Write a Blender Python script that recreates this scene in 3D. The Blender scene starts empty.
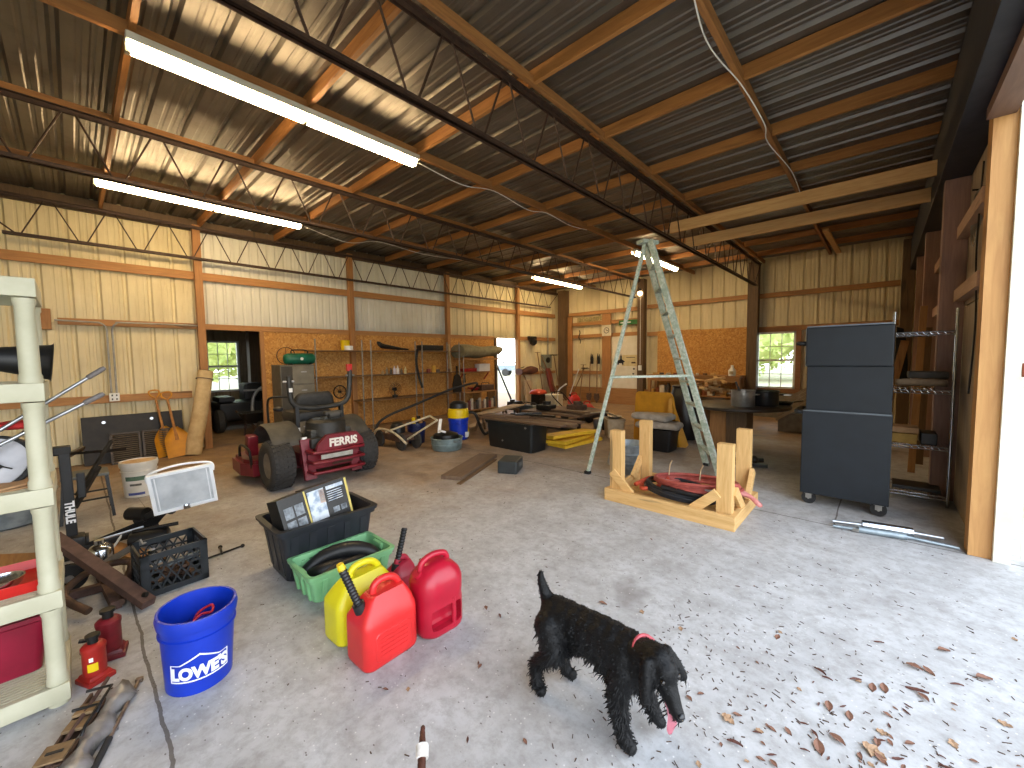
import bpy, bmesh, math, random
from mathutils import Vector, Matrix, Euler, Quaternion, noise
SC = bpy.context.scene
COL = SC.collection
PI = math.pi
R = math.radians

def lin(h):
    h = h.lstrip('#')
    o = []
    for i in (0, 2, 4):
        c = int(h[i:i + 2], 16) / 255
        o.append(c / 12.92 if c <= .04045 else ((c + .055) / 1.055) ** 2.4)
    return (o[0], o[1], o[2], 1)

# ---------------------------------------------------------------- materials
MATS = {}
class NT:
    def __init__(s, name):
        s.m = bpy.data.materials.new(name); s.m.use_nodes = True
        s.t = s.m.node_tree; s.t.nodes.clear()
        s.out = s.t.nodes.new('ShaderNodeOutputMaterial')
        s.b = s.t.nodes.new('ShaderNodeBsdfPrincipled')
        s.t.links.new(s.b.outputs[0], s.out.inputs[0])
    def n(s, typ, **kw):
        x = s.t.nodes.new(typ)
        for k, v in kw.items():
            if k in x.inputs: x.inputs[k].default_value = v
            else: setattr(x, k, v)
        return x
    def l(s, a, b): s.t.links.new(a, b)
    def coord(s, kind='Object', scale=(1, 1, 1), rot=(0, 0, 0)):
        c = s.n('ShaderNodeTexCoord'); m = s.n('ShaderNodeMapping')
        m.inputs['Scale'].default_value = scale; m.inputs['Rotation'].default_value = rot
        s.l(c.outputs[kind], m.inputs[0]); return m.outputs[0]
    def noise(s, v, scale, detail=4, rough=.55, dist=0):
        x = s.n('ShaderNodeTexNoise'); x.inputs['Scale'].default_value = scale
        x.inputs['Detail'].default_value = detail; x.inputs['Roughness'].default_value = rough
        x.inputs['Distortion'].default_value = dist
        s.l(v, x.inputs['Vector']); return x.outputs['Fac']
    def ramp(s, f, stops, interp='LINEAR'):
        x = s.n('ShaderNodeValToRGB'); x.color_ramp.interpolation = interp
        e = x.color_ramp.elements
        while len(e) < len(stops): e.new(.5)
        for i, (p, c) in enumerate(stops):
            e[i].position = p; e[i].color = c if len(c) == 4 else (*c, 1)
        s.l(f, x.inputs[0]); return x.outputs[0]
    def mix(s, fac, a, b, mode='MIX'):
        x = s.n('ShaderNodeMix', data_type='RGBA', blend_type=mode)
        for sock, v in ((x.inputs[0], fac), (x.inputs[6], a), (x.inputs[7], b)):
            if hasattr(v, 'links') or hasattr(v, 'is_linked'): s.l(v, sock)
            else: sock.default_value = v
        return x.outputs[2]
    def math(s, op, a, b=0.0):
        x = s.n('ShaderNodeMath', operation=op)
        for sock, v in ((x.inputs[0], a), (x.inputs[1], b)):
            if hasattr(v, 'is_linked'): s.l(v, sock)
            else: sock.default_value = v
        return x.outputs[0]
    def bump(s, h, strength=.3, dist=.01):
        x = s.n('ShaderNodeBump'); x.inputs['Strength'].default_value = strength
        x.inputs['Distance'].default_value = dist
        s.l(h, x.inputs['Height']); s.l(x.outputs[0], s.b.inputs['Normal'])

def mat(name, c1, c2=None, scale=8, rough=.5, metal=0, bump=0, lo=.35, hi=.65, detail=4, spec=None, stretch=(1, 1, 1), coord='Object', c3=None, coat=0):
    if name in MATS: return MATS[name]
    t = NT(name); b = t.b
    b.inputs['Roughness'].default_value = rough; b.inputs['Metallic'].default_value = metal
    if spec is not None: b.inputs['Specular IOR Level'].default_value = spec
    if coat: b.inputs['Coat Weight'].default_value = coat
    c1 = lin(c1); c2 = lin(c2) if c2 else tuple(min(1, x * .8) for x in c1[:3]) + (1,)
    f = t.noise(t.coord(coord, stretch), scale, detail)
    stops = [(lo, c1), (hi, c2)]
    if c3: stops.append((min(1, hi + .12), lin(c3)))
    t.l(t.ramp(f, stops), b.inputs['Base Color'])
    if bump: t.bump(f, bump, .01)
    MATS[name] = t.m; return t.m

def wood(name, c1, c2, axis='x', scale=1.0, rough=.65, knots=True):
    if name in MATS: return MATS[name]
    t = NT(name); b = t.b; b.inputs['Roughness'].default_value = rough
    st = {'x': (1.2, 14, 14), 'y': (14, 1.2, 14), 'z': (14, 14, 1.2)}[axis]
    v = t.coord('Object', tuple(k * scale for k in st))
    f = t.noise(v, 3.0, 6, .6, .8)
    col = t.ramp(f, [(.3, lin(c1)), (.7, lin(c2))])
    if knots:
        kv = t.coord('Object', tuple(k * .35 * scale for k in st))
        kn = t.noise(kv, 3.3, 2, .4)
        dk = tuple(x * .35 for x in lin(c2)[:3]) + (1,)
        col = t.mix(t.ramp(kn, [(.70, (0, 0, 0)), (.78, (1, 1, 1))]), col, dk)
    t.l(col, b.inputs['Base Color']); t.bump(f, .12, .004)
    MATS[name] = t.m; return t.m

def emit(name, col, strength):
    if name in MATS: return MATS[name]
    t = NT(name); b = t.b
    b.inputs['Base Color'].default_value = (.8, .8, .8, 1)
    b.inputs['Emission Color'].default_value = (*col, 1); b.inputs['Emission Strength'].default_value = strength
    # a whisper of procedural variation along the lamp
    MATS[name] = t.m; return t.m

# ---------------------------------------------------------------- mesh builder
def frame(d):
    d = Vector(d).normalized()
    a = Vector((0, 0, 1)) if abs(d.z) < .95 else Vector((1, 0, 0))
    u = a.cross(d).normalized(); v = d.cross(u)
    return u, v

class MB:
    def __init__(s): s.bm = bmesh.new()
    def _rot(s, verts, c, rot):
        if rot:
            m = Euler(rot).to_matrix()
            for v in verts: v.co = m @ v.co + Vector(c)
        else:
            for v in verts: v.co += Vector(c)
    def box(s, c, size, rot=None, taper=None, bev=0):
        x, y, z = (k / 2 for k in size); tx = ty = 1
        if taper: tx, ty = taper
        vs = [s.bm.verts.new(p) for p in ((-x, -y, -z), (x, -y, -z), (x, y, -z), (-x, y, -z), (-x * tx, -y * ty, z), (x * tx, -y * ty, z), (x * tx, y * ty, z), (-x * tx, y * ty, z))]
        fs = [s.bm.faces.new([vs[i] for i in f]) for f in ((3, 2, 1, 0), (4, 5, 6, 7), (0, 1, 5, 4), (1, 2, 6, 5), (2, 3, 7, 6), (3, 0, 4, 7))]
        if bev:
            es = list({e for f in fs for e in f.edges})
            r = bmesh.ops.bevel(s.bm, geom=es, offset=bev, segments=2, affect='EDGES', profile=.6)
            vs = list({v for f in r['faces'] for v in f.verts} | {v for v in vs if v.is_valid})
        s._rot(vs, c, rot); return s
    def box2(s, a, b, bev=0):
        return s.box([(p + q) / 2 for p, q in zip(a, b)], [abs(q - p) for p, q in zip(a, b)], bev=bev)
    def bar(s, a, b, w, h, up=None, bev=0):
        """rectangular bar from a to b, w across, h along 'up'"""
        a, b = Vector(a), Vector(b); d = (b - a); L = d.length; d.normalize()
        upv = Vector(up) if up else (Vector((0, 0, 1)) if abs(d.z) < .95 else Vector((0, 1, 0)))
        u = upv.cross(d)
        if u.length < 1e-6: u = Vector((1, 0, 0)).cross(d)
        u.normalize(); v = d.cross(u)
        m = Matrix((d, u, v)).transposed()
        n0 = len(s.bm.verts)
        s.box((0, 0, 0), (L, w, h), bev=bev)
        s.bm.verts.ensure_lookup_table()
        for vv in list(s.bm.verts)[n0:]: vv.co = m @ vv.co + (a + b) / 2
        return s
    def cyl(s, a, b, r, r2=None, n=16, cap=True):
        a, b = Vector(a), Vector(b); u, v = frame(b - a); r2 = r if r2 is None else r2
        A = []; B = []
        for i in range(n):
            t = 2 * PI * i / n; o = u * math.cos(t) + v * math.sin(t)
            A.append(s.bm.verts.new(a + o * r)); B.append(s.bm.verts.new(b + o * r2))
        for i in range(n):
            j = (i + 1) % n; s.bm.faces.new((A[i], A[j], B[j], B[i]))
        if cap:
            s.bm.faces.new(A[::-1]); s.bm.faces.new(B)
        return s
    def tube(s, pts, r, n=8, closed=False, cap=True):
        P = [Vector(p) for p in pts]; k = len(P); rings = []
        rs = r if isinstance(r, (list, tuple)) else [r] * k
        pu = None
        for i in range(k):
            if closed: d = P[(i + 1) % k] - P[i - 1]
            else: d = P[min(i + 1, k - 1)] - P[max(i - 1, 0)]
            if d.length < 1e-9: d = Vector((0, 0, 1))
            d.normalize()
            if pu is None: u, v = frame(d)
            else:
                u = pu - d * pu.dot(d)
                if u.length < 1e-6: u, _ = frame(d)
                u.normalize(); v = d.cross(u)
            pu = u
            rings.append([s.bm.verts.new(P[i] + (u * math.cos(2 * PI * q / n) + v * math.sin(2 * PI * q / n)) * rs[i]) for q in range(n)])
        for i in range(k if closed else k - 1):
            a, b = rings[i], rings[(i + 1) % k]
            for q in range(n):
                w = (q + 1) % n; s.bm.faces.new((a[q], a[w], b[w], b[q]))
        if cap and not closed:
            s.bm.faces.new(rings[0][::-1]); s.bm.faces.new(rings[-1])
        return s
    def lathe(s, prof, c=(0, 0, 0), n=32, sx=1, sy=1, m=None):
        rings = []; c = Vector(c)
        for r, z in prof:
            if r < 1e-6:
                rings.append([s.bm.verts.new((0, 0, z))])
            else:
                rings.append([s.bm.verts.new((r * sx * math.cos(2 * PI * i / n), r * sy * math.sin(2 * PI * i / n), z)) for i in range(n)])
        for a, b in zip(rings, rings[1:]):
            for i in range(n):
                j = (i + 1) % n
                if len(a) == 1 and len(b) == 1: continue
                if len(a) == 1: s.bm.faces.new((a[0], b[i], b[j])) if False else s.bm.faces.new((a[0], b[j], b[i]))
                elif len(b) == 1: s.bm.faces.new((a[i], a[j], b[0]))
                else: s.bm.faces.new((a[i], a[j], b[j], b[i]))
        for rg in rings:
            for v in rg: v.co = (m @ v.co if m else v.co) + c
        return s
    def prism(s, pts, t, m=None):
        """2-D outline (x,y) extruded along z by t centred, then matrix m (4x4)"""
        A = [s.bm.verts.new((x, y, -t / 2)) for x, y in pts]; B = [s.bm.verts.new((x, y, t / 2)) for x, y in pts]
        n = len(pts)
        for i in range(n):
            j = (i + 1) % n; s.bm.faces.new((A[i], A[j], B[j], B[i]))
        s.bm.faces.new(A[::-1]); s.bm.faces.new(B)
        if m:
            for v in A + B: v.co = m @ v.co
        return s
    def poly(s, pts):
        s.bm.faces.new([s.bm.verts.new(p) for p in pts]); return s
    def sphere(s, c, r, sc=(1, 1, 1), sub=2, rot=None):
        g = bmesh.ops.create_icosphere(s.bm, subdivisions=sub, radius=r)['verts']
        for v in g: v.co = Vector((v.co.x * sc[0], v.co.y * sc[1], v.co.z * sc[2]))
        s._rot(g, c, rot); return s
    def loft(s, rings, cap=True, closed=True):
        """list of equal-length point loops"""
        V = [[s.bm.verts.new(p) for p in rg] for rg in rings]; n = len(V[0])
        for a, b in zip(V, V[1:]):
            for i in range(n if closed else n - 1):
                j = (i + 1) % n; s.bm.faces.new((a[i], a[j], b[j], b[i]))
        if cap:
            s.bm.faces.new(V[0][::-1]); s.bm.faces.new(V[-1])
        return s
    def jitter(s, a, f=3, seed=0):
        for v in s.bm.verts:
            v.co += noise.noise_vector(v.co * f + Vector((seed, seed * 2, 0))) * a
        return s
    def build(s, name, m, parent=None, smooth=None, loc=None, rot=None):
        me = bpy.data.meshes.new(name)
        bmesh.ops.recalc_face_normals(s.bm, faces=s.bm.faces)
        s.bm.to_mesh(me); s.bm.free()
        o = bpy.data.objects.new(name, me); COL.objects.link(o)
        me.materials.append(m)
        if smooth is not None:
            for p in me.polygons: p.use_smooth = True
            if smooth < 180: me.set_sharp_from_angle(angle=R(smooth))
        if parent: o.parent = parent
        if loc: o.location = loc
        if rot: o.rotation_euler = rot
        return o

def rrect(w, d, r, n=4, z=None):
    """rounded rectangle loop"""
    out = []
    for cx, cy, a0 in ((w / 2 - r, d / 2 - r, 0), (-w / 2 + r, d / 2 - r, 90), (-w / 2 + r, -d / 2 + r, 180), (w / 2 - r, -d / 2 + r, 270)):
        for i in range(n + 1):
            a = R(a0 + 90 * i / n); p = (cx + r * math.cos(a), cy + r * math.sin(a))
            out.append(p if z is None else (*p, z))
    return out

def tag(o, label, cat, group=None, kind=None):
    if label: o['label'] = label
    if cat: o['category'] = cat
    if group: o['group'] = group
    if kind: o['kind'] = kind
    return o
def thing(name, label, cat, loc=(0, 0, 0), rz=0, group=None, rot=None):
    o = bpy.data.objects.new(name, None); COL.objects.link(o)
    o.empty_display_size = .1
    o.location = loc; o.rotation_euler = rot if rot else (0, 0, rz)
    return tag(o, label, cat, group)
def struct(o): o['kind'] = 'structure'; return o
def dup(root, loc, rz=None, label=None, group=None, rot=None):
    kids = list(root.children)
    r = root.copy(); COL.objects.link(r); r.location = loc
    if rz is not None: r.rotation_euler = (0, 0, rz)
    if rot is not None: r.rotation_euler = rot
    if label: r['label'] = label
    if group: r['group'] = group
    for ch in kids:
        c = ch.copy(); COL.objects.link(c); c.parent = r
        for g in list(ch.children):
            d = g.copy(); COL.objects.link(d); d.parent = c
    return r
def arc(c, r, a0, a1, n, plane='xz'):
    out = []
    for i in range(n + 1):
        a = R(a0 + (a1 - a0) * i / n); p, q = r * math.cos(a), r * math.sin(a)
        out.append({'xz': (c[0] + p, c[1], c[2] + q), 'yz': (c[0], c[1] + p, c[2] + q), 'xy': (c[0] + p, c[1] + q, c[2])}[plane])
    return out
def bez(pts, n=8):
    """Catmull-Rom through pts"""
    P = [Vector(p) for p in pts]; P = [P[0]] + P + [P[-1]]; out = []
    for i in range(1, len(P) - 2):
        a, b, c, d = P[i - 1:i + 3]
        for k in range(n):
            t = k / n
            out.append(.5 * ((2 * b) + (c - a) * t + (2 * a - 5 * b + 4 * c - d) * t * t + (3 * b - a - 3 * c + d) * t ** 3))
    out.append(P[-2]); return out
def text_mesh(name, s, size, m, parent, loc, rot, ext=.0015, bold=0.0, sx=1.0, align='CENTER'):
    cu = bpy.data.curves.new(name, 'FONT'); cu.body = s; cu.size = size; cu.extrude = ext; cu.offset = bold
    cu.align_x = align; cu.align_y = 'CENTER'
    tmp = bpy.data.objects.new('tmp', cu); COL.objects.link(tmp)
    dg = bpy.context.evaluated_depsgraph_get()
    me = bpy.data.meshes.new_from_object(tmp.evaluated_get(dg)); bpy.data.objects.remove(tmp)
    me.materials.clear(); me.materials.append(m)
    o = bpy.data.objects.new(name, me); COL.objects.link(o); o.parent = parent
    o.location = loc; o.rotation_euler = rot; o.scale = (sx, 1, 1)
    return o
def blob(name, caps, m, parent=None, voxel=.01, smooth_it=6, sub=0):
    """one continuous surface from tapered capsules ((a, ra), (b, rb))"""
    b = MB()
    for a, ra, c, rc in caps:
        a, c = Vector(a), Vector(c); L = (c - a).length; n = max(2, int(L / (min(ra, rc) * .6)) + 1)
        for i in range(n):
            t = i / (n - 1); b.sphere(a.lerp(c, t), ra + (rc - ra) * t, sub=2)
    o = b.build(name, m, None)
    md = o.modifiers.new('r', 'REMESH'); md.mode = 'VOXEL'; md.voxel_size = voxel; md.use_smooth_shade = True
    md = o.modifiers.new('s', 'SMOOTH'); md.iterations = smooth_it; md.factor = .5
    dg = bpy.context.evaluated_depsgraph_get()
    me = bpy.data.meshes.new_from_object(o.evaluated_get(dg)); me.name = name
    old = o.data; o.modifiers.clear(); o.data = me; bpy.data.meshes.remove(old)
    me.materials.clear(); me.materials.append(m)
    for p in me.polygons: p.use_smooth = True
    if parent: o.parent = parent
    return o
def hollow(prof_fn, levels, wall):
    """outer loft then inner loft: list of rings for an open container. prof_fn(z, inset) -> ring"""
    rings = [prof_fn(z, 0) for z in levels] + [prof_fn(z, wall) for z in reversed(levels[1:])] + [prof_fn(levels[0] + wall, wall)]
    return rings
# ---------------------------------------------------------------- room materials
def m_floor():
    t = NT('concrete_floor'); b = t.b
    v = t.coord('Object')
    big = t.noise(v, .55, 5, .6, .6); med = t.noise(v, 3.2, 6, .65, .3); fine = t.noise(v, 60, 3, .6)
    grit = t.noise(v, 14, 6, .75, .2)
    col = t.ramp(med, [(.25, lin('#9b9a9a')), (.5, lin('#b1b1b2')), (.75, lin('#c2c3c5'))])
    col = t.mix(t.ramp(grit, [(.36, (.42, .42, .42)), (.56, (0, 0, 0))]), col, lin('#7d7772'))
    sep = t.n('ShaderNodeSeparateXYZ'); t.l(v, sep.inputs[0]); X, Y = sep.outputs[0], sep.outputs[1]
    # dust and dirt trodden into the older part of the slab
    d = t.math('ADD', t.math('MULTIPLY', t.math('SUBTRACT', Y, 3.2), .14), t.math('MULTIPLY', t.math('SUBTRACT', -1.6, X) if False else t.math('MULTIPLY', t.math('ADD', X, 2.4), -1.0), .20))
    d = t.math('ADD', d, t.math('MULTIPLY', t.math('SUBTRACT', big, .5), 1.5))
    df = t.ramp(d, [(.0, (0, 0, 0)), (.85, (1, 1, 1))])
    dirt = t.ramp(med, [(.25, lin('#6c533a')), (.6, lin('#94795b')), (.85, lin('#b09777'))])
    col = t.mix(df, col, dirt)
    # dark oil stains, pale flecks
    oil = t.noise(t.coord('Object', (1, 1, 1), (0, 0, .5)), 1.1, 3, .5, .4)
    col = t.mix(t.ramp(oil, [(.63, (0, 0, 0)), (.74, (.55, .55, .55))]), col, lin('#5b5049'))
    sp = t.n('ShaderNodeTexVoronoi', feature='F1'); sp.inputs['Scale'].default_value = 26
    t.l(v, sp.inputs['Vector'])
    col = t.mix(t.ramp(sp.outputs['Distance'], [(.07, (.55, .55, .55)), (.12, (0, 0, 0))]), col, lin('#e4e2de'))
    sp2 = t.n('ShaderNodeTexVoronoi', feature='F1'); sp2.inputs['Scale'].default_value = 17
    t.l(t.coord('Object', (1, 1.7, 1), (0, 0, .7)), sp2.inputs['Vector'])
    col = t.mix(t.ramp(sp2.outputs['Distance'], [(.06, (.7, .7, .7)), (.11, (0, 0, 0))]), col, lin('#4b3b32'))
    # saw-cut joints
    wob = t.math('MULTIPLY', t.math('SUBTRACT', med, .5), .03)
    def joint(c, off, per):
        q = t.math('ABSOLUTE', t.math('SUBTRACT', t.math('MODULO', t.math('ADD', t.math('ADD', c, wob), off), per), per / 2))
        return t.math('LESS_THAN', q, .008)
    jy = t.math('LESS_THAN', t.math('ABSOLUTE', t.math('SUBTRACT', t.math('ADD', Y, wob), 4.56)), .007)
    far = t.math('GREATER_THAN', Y, 4.55)
    jx = t.math('MULTIPLY', t.math('LESS_THAN', t.math('ABSOLUTE', t.math('ADD', t.math('ADD', X, wob), .27)), .006), far)
    jl = t.math('LESS_THAN', t.math('ABSOLUTE', t.math('SUBTRACT', t.math('ADD', Y, t.math('MULTIPLY', wob, 1.5)), .175)), .007)
    jl = t.math('MULTIPLY', jl, t.math('LESS_THAN', X, -1.6))
    j = t.math('MULTIPLY', t.math('MAXIMUM', t.math('MAXIMUM', jy, jx), jl), .75)
    col = t.mix(j, col, lin('#453a2e'))
    t.l(col, b.inputs['Base Color'])
    t.l(t.ramp(med, [(.3, (.6, .6, .6)), (.7, (.85, .85, .85))]), b.inputs['Roughness'])
    b.inputs['Specular IOR Level'].default_value = .35
    t.bump(t.math('ADD', med, t.math('MULTIPLY', fine, .4)), .25, .006)
    return t.m
def m_osb():
    t = NT('osb'); b = t.b; b.inputs['Roughness'].default_value = .75
    v = t.coord('Object'); nz = t.n('ShaderNodeTexNoise'); nz.inputs['Scale'].default_value = 9; t.l(v, nz.inputs['Vector'])
    mv = t.n('ShaderNodeMix', data_type='VECTOR'); mv.inputs[0].default_value = .12
    t.l(v, mv.inputs[4]); t.l(nz.outputs['Color'], mv.inputs[5])
    vo = t.n('ShaderNodeTexVoronoi', feature='F1'); vo.inputs['Scale'].default_value = 36; t.l(mv.outputs[1], vo.inputs['Vector'])
    s = t.n('ShaderNodeSeparateColor'); t.l(vo.outputs['Color'], s.inputs[0])
    col = t.ramp(s.outputs[0], [(0, lin('#a87438')), (.4, lin('#bd8640')), (.75, lin('#c8924a')), (1, lin('#d2a45c'))])
    big = t.noise(v, 1.3, 3)
    col = t.mix(t.ramp(big, [(.4, (0, 0, 0)), (.75, (.35, .35, .35))]), col, lin('#8d5a28'))
    t.l(col, b.inputs['Base Color']); t.bump(s.outputs[1], .2, .004)
    return t.m
def m_panel(name, c1, c2, rough=.55, streak='#a79468', metal=0.0):
    t = NT(name); b = t.b; b.inputs['Roughness'].default_value = rough; b.inputs['Metallic'].default_value = metal
    f = t.noise(t.coord('Object', (6, 6, .6)), 1.6, 5, .6)
    g = t.noise(t.coord('Object'), .8, 4, .6)
    col = t.ramp(f, [(.3, lin(c1)), (.7, lin(c2))])
    col = t.mix(t.ramp(g, [(.5, (0, 0, 0)), (.8, (.5, .5, .5))]), col, lin(streak))
    t.l(col, b.inputs['Base Color']); return t.m
def m_roof():
    t = NT('galvanised_roof'); b = t.b; b.inputs['Metallic'].default_value = .85
    f = t.noise(t.coord('Object', (.5, 5, 5)), 1.4, 5, .6); g = t.noise(t.coord('Object'), 7, 5, .6)
    col = t.ramp(f, [(.3, lin('#75706a')), (.7, lin('#857f77'))])
    col = t.mix(t.ramp(g, [(.55, (0, 0, 0)), (.75, (.3, .3, .3))]), col, lin('#5f574e'))
    t.l(col, b.inputs['Base Color'])
    t.l(t.ramp(g, [(.3, (.40, .40, .40)), (.7, (.5, .5, .5))]), b.inputs['Roughness'])
    return t.m
def m_glass():
    t = NT('window_glass'); t.t.nodes.remove(t.b)
    tr = t.n('ShaderNodeBsdfTransparent'); tr.inputs[0].default_value = (.93, .96, .95, 1)
    gl = t.n('ShaderNodeBsdfGlossy'); gl.inputs['Roughness'].default_value = .03
    fr = t.n('ShaderNodeFresnel'); fr.inputs[0].default_value = 1.45
    mx = t.n('ShaderNodeMixShader'); t.l(fr.outputs[0], mx.inputs[0]); t.l(tr.outputs[0], mx.inputs[1]); t.l(gl.outputs[0], mx.inputs[2])
    t.l(mx.outputs[0], t.out.inputs[0]); return t.m
M_FLOOR = m_floor(); M_OSB = m_osb(); M_ROOF = m_roof(); M_GLASS = m_glass()
M_CREAM = m_panel('cream_panel', '#d2c49c', '#ddd0aa')
M_WHITEP = m_panel('white_panel', '#cfcdc0', '#dddbd0', .5, '#b4ac92')
M_TAN = m_panel('tan_panel', '#c2b08a', '#d0bf98', .55, '#98866a')
M_GIRTX = wood('girt_wood_x', '#9a6c3e', '#b4824c', 'x', .8); M_GIRTY = wood('girt_wood_y', '#9a6c3e', '#b4824c', 'y', .8); M_GIRTZ = wood('girt_wood_z', '#94673a', '#ac7a48', 'z', .8)
M_PALEX = wood('pale_wood_x', '#c2935a', '#d9b27a', 'x', .8)
M_JAMB = wood('jamb_wood', '#ac7c48', '#c4965c', 'z', .6)
M_DARKW = wood('dark_wood_z', '#54402c', '#6b5338', 'z', .8)
M_PURLIN = wood('purlin_wood', '#94602f', '#b57d43', 'x', .7); M_NAILER = wood('nailer_wood', '#855730', '#a8743f', 'y', .7)
M_PRIMER = mat('rust_primer_steel', '#3a2a22', '#4a352a', 20, .6, .3)
M_DKSTEEL = mat('dark_blue_steel', '#1f222b', '#2a2c34', 12, .6, .2)
M_WHITE = mat('white_paint', '#e8e8e6', '#dcdcd8', 6, .45)
M_GREYMET = mat('grey_conduit', '#8d8b86', '#a3a19b', 14, .4, .6)

XL, YB, XR, ZC = -9.05, 12.3, .55, 4.06
def ribs(a0, a1, pitch, kind):
    """(offset along, depth) profile; depth is away from the room"""
    out = []; k = math.floor(a0 / pitch)
    prof = {'r': ((0, 0), (.022, .034), (.05, .034), (.072, 0), (.145, 0), (.157, .007), (.178, .007), (.19, 0), (.225, 0), (.237, .007), (.255, .007), (.267, 0)),
            'fine': ((0, 0), (.018, .02), (.04, .02), (.058, 0))}[kind]
    out.append((a0, 0))
    while k * pitch < a1:
        for o, d in prof:
            p = k * pitch + o
            if a0 < p < a1: out.append((p, d))
        k += 1
    out.append((a1, 0)); return out
def sheet(mb, axis, pos, a0, a1, b0, b1, sgn, pitch=.3, kind='r'):
    """axis 'x': wall in plane x=pos running along y; 'y': plane y=pos along x; 'z': roof, ribs along x, profile along y"""
    pr = ribs(a0, a1, pitch, kind); prev = None
    for a, d in pr:
        if axis == 'x': p = ((pos + sgn * d, a, b0), (pos + sgn * d, a, b1))
        elif axis == 'y': p = ((a, pos + sgn * d, b0), (a, pos + sgn * d, b1))
        else: p = ((b0, a, pos + d), (b1, a, pos + d))
        cur = [mb.bm.verts.new(q) for q in p]
        if prev: mb.bm.faces.new((prev[0], cur[0], cur[1], prev[1]))
        prev = cur

# floor, outdoors
struct(MB().box2((-13.6, -4, -.2), (1.6, 13.2, 0)).build('floor', M_FLOOR))
M_GROUND = mat('pale_ground', '#b8ab92', '#9c9a78', 1.2, .95, 0, .3, .3, .7, 8)
g = MB(); g.box2((-70, -60, -.5), (60, 75, -.08)); struct(g.build('ground', M_GROUND))

# left wall
b = MB(); s = (b, 'x', XL)
ZT = ZC + .05
sheet(*s, -4, 1.62, 0, ZT, -1); sheet(*s, 7.1, 9.05, 0, ZT, -1); sheet(*s, 10.02, YB + .05, 0, ZT, -1); sheet(*s, 9.05, 10.02, 2.2, ZT, -1); sheet(*s, 2.55, 7.1, 0, 2.18, -1)
wl = struct(b.build('wall_left', M_CREAM))
b = MB(); s = (b, 'x', XL)
sheet(*s, 1.62, 7.1, 2.18, 3.0, -1, .15, 'fine'); sheet(*s, 1.62, 7.1, 3.0, ZT, -1, .15, 'fine')
b.build('white_panel', M_WHITEP, wl)['label'] = 'whiter ribbed wall panels above the board lining'
b = MB(); y = 2.56
for y1 in (4.3, 5.7, 7.05, 9.02):
    b.box2((-9.02, y, 0), (-9.0, y1 - .004, 2.16)); y = y1
b.build('osb_panel', M_OSB, wl)['label'] = 'orange strand board lining'
# back wall
b = MB(); s = (b, 'y', YB)
sheet(*s, XL, -6.66, 0, ZT, 1); sheet(*s, -6.66, -5.75, 2.2, ZT, 1); sheet(*s, -5.75, -2.46, 0, ZT, 1)
sheet(*s, -2.46, -1.57, 0, .66, 1); sheet(*s, -2.46, -1.57, 2.16, ZT, 1); sheet(*s, -1.57, XR + .1, 0, ZT, 1)
wb = struct(b.build('wall_back', M_CREAM))
b = MB(); b.box2((-5.1, 12.2, .5), (-3.86, 12.22, 2.32)); b.box2((-3.855, 12.2, .5), (-2.62, 12.22, 2.3))
b.build('osb_panel', M_OSB, wb)
b = MB(); b.box2((-8.9, 12.1, .0), (-2.6, 12.16, .52)); b.build('kick_board', wood('kick', '#8d6236', '#a77a46', 'x', .6), wb)
# right wall (opening y < 4.6)
b = MB(); s = (b, 'x', XR + .09)
sheet(*s, 4.72, YB + .1, 0, ZT, 1); sheet(*s, -4, 4.72, 3.42, ZT, 1)
wr = struct(b.build('wall_right', M_TAN))
M_PLY = wood('weathered_ply', '#8a7866', '#a8977f', 'z', .5, .8)
b = MB(); b.box2((XR + .05, 4.75, .0), (XR + .07, 6.1, 2.0)); b.box2((XR + .05, 4.75, 2.02), (XR + .07, 6.1, 3.3)); b.box2((XR + .05, 6.12, 2.3), (XR + .07, 8.4, 3.5))
b.build('plywood_panel', M_PLY, wr)['label'] = 'grey weathered plywood lining'
# wall behind the camera
b = MB(); sheet(b, 'y', -4.0, XL, XR + .1, 0, ZT, -1); struct(b.build('wall_front', M_TAN))

# door opening jamb and header
b = MB(); b.box2((.535, 4.56, 0), (.655, 4.74, 3.3)); struct(b.build('trim_1', M_JAMB)); 
b = MB(); b.box2((.655, 4.52, 0), (.74, 4.70, 3.32)); struct(b.build('trim_2', mat('white_jamb', '#dcdcd0', '#c8c8b8', 9, .5)))
b = MB(); b.box2((.50, -4, 3.22), (.64, 4.56, 3.45)); struct(b.build('trim_3', wood('header', '#634a40', '#7a5d50', 'y', .6)))
d = MB(); d.box2((.80, 4.60, 0.03), (1.75, 4.66, 3.35))
for k in range(5): d.box((.9 + .19 * k, 4.597, 1.7), (.05, .02, 3.2))
dl = struct(d.build('door_1', M_WHITE)); dl['label'] = 'white panelled sliding door leaf pushed open outside the bay'
d = MB(); d.box((.78, 4.55, 1.42), (.10, .07, .1), bev=.008); d.cyl((.74, 4.53, 1.42), (.86, 4.53, 1.42), .015); d.build('latch', mat('rusty_latch', '#8a4a2c', '#6b3a26', 30, .7, .3), dl)['label'] = 'rusty brown latch'

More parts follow.
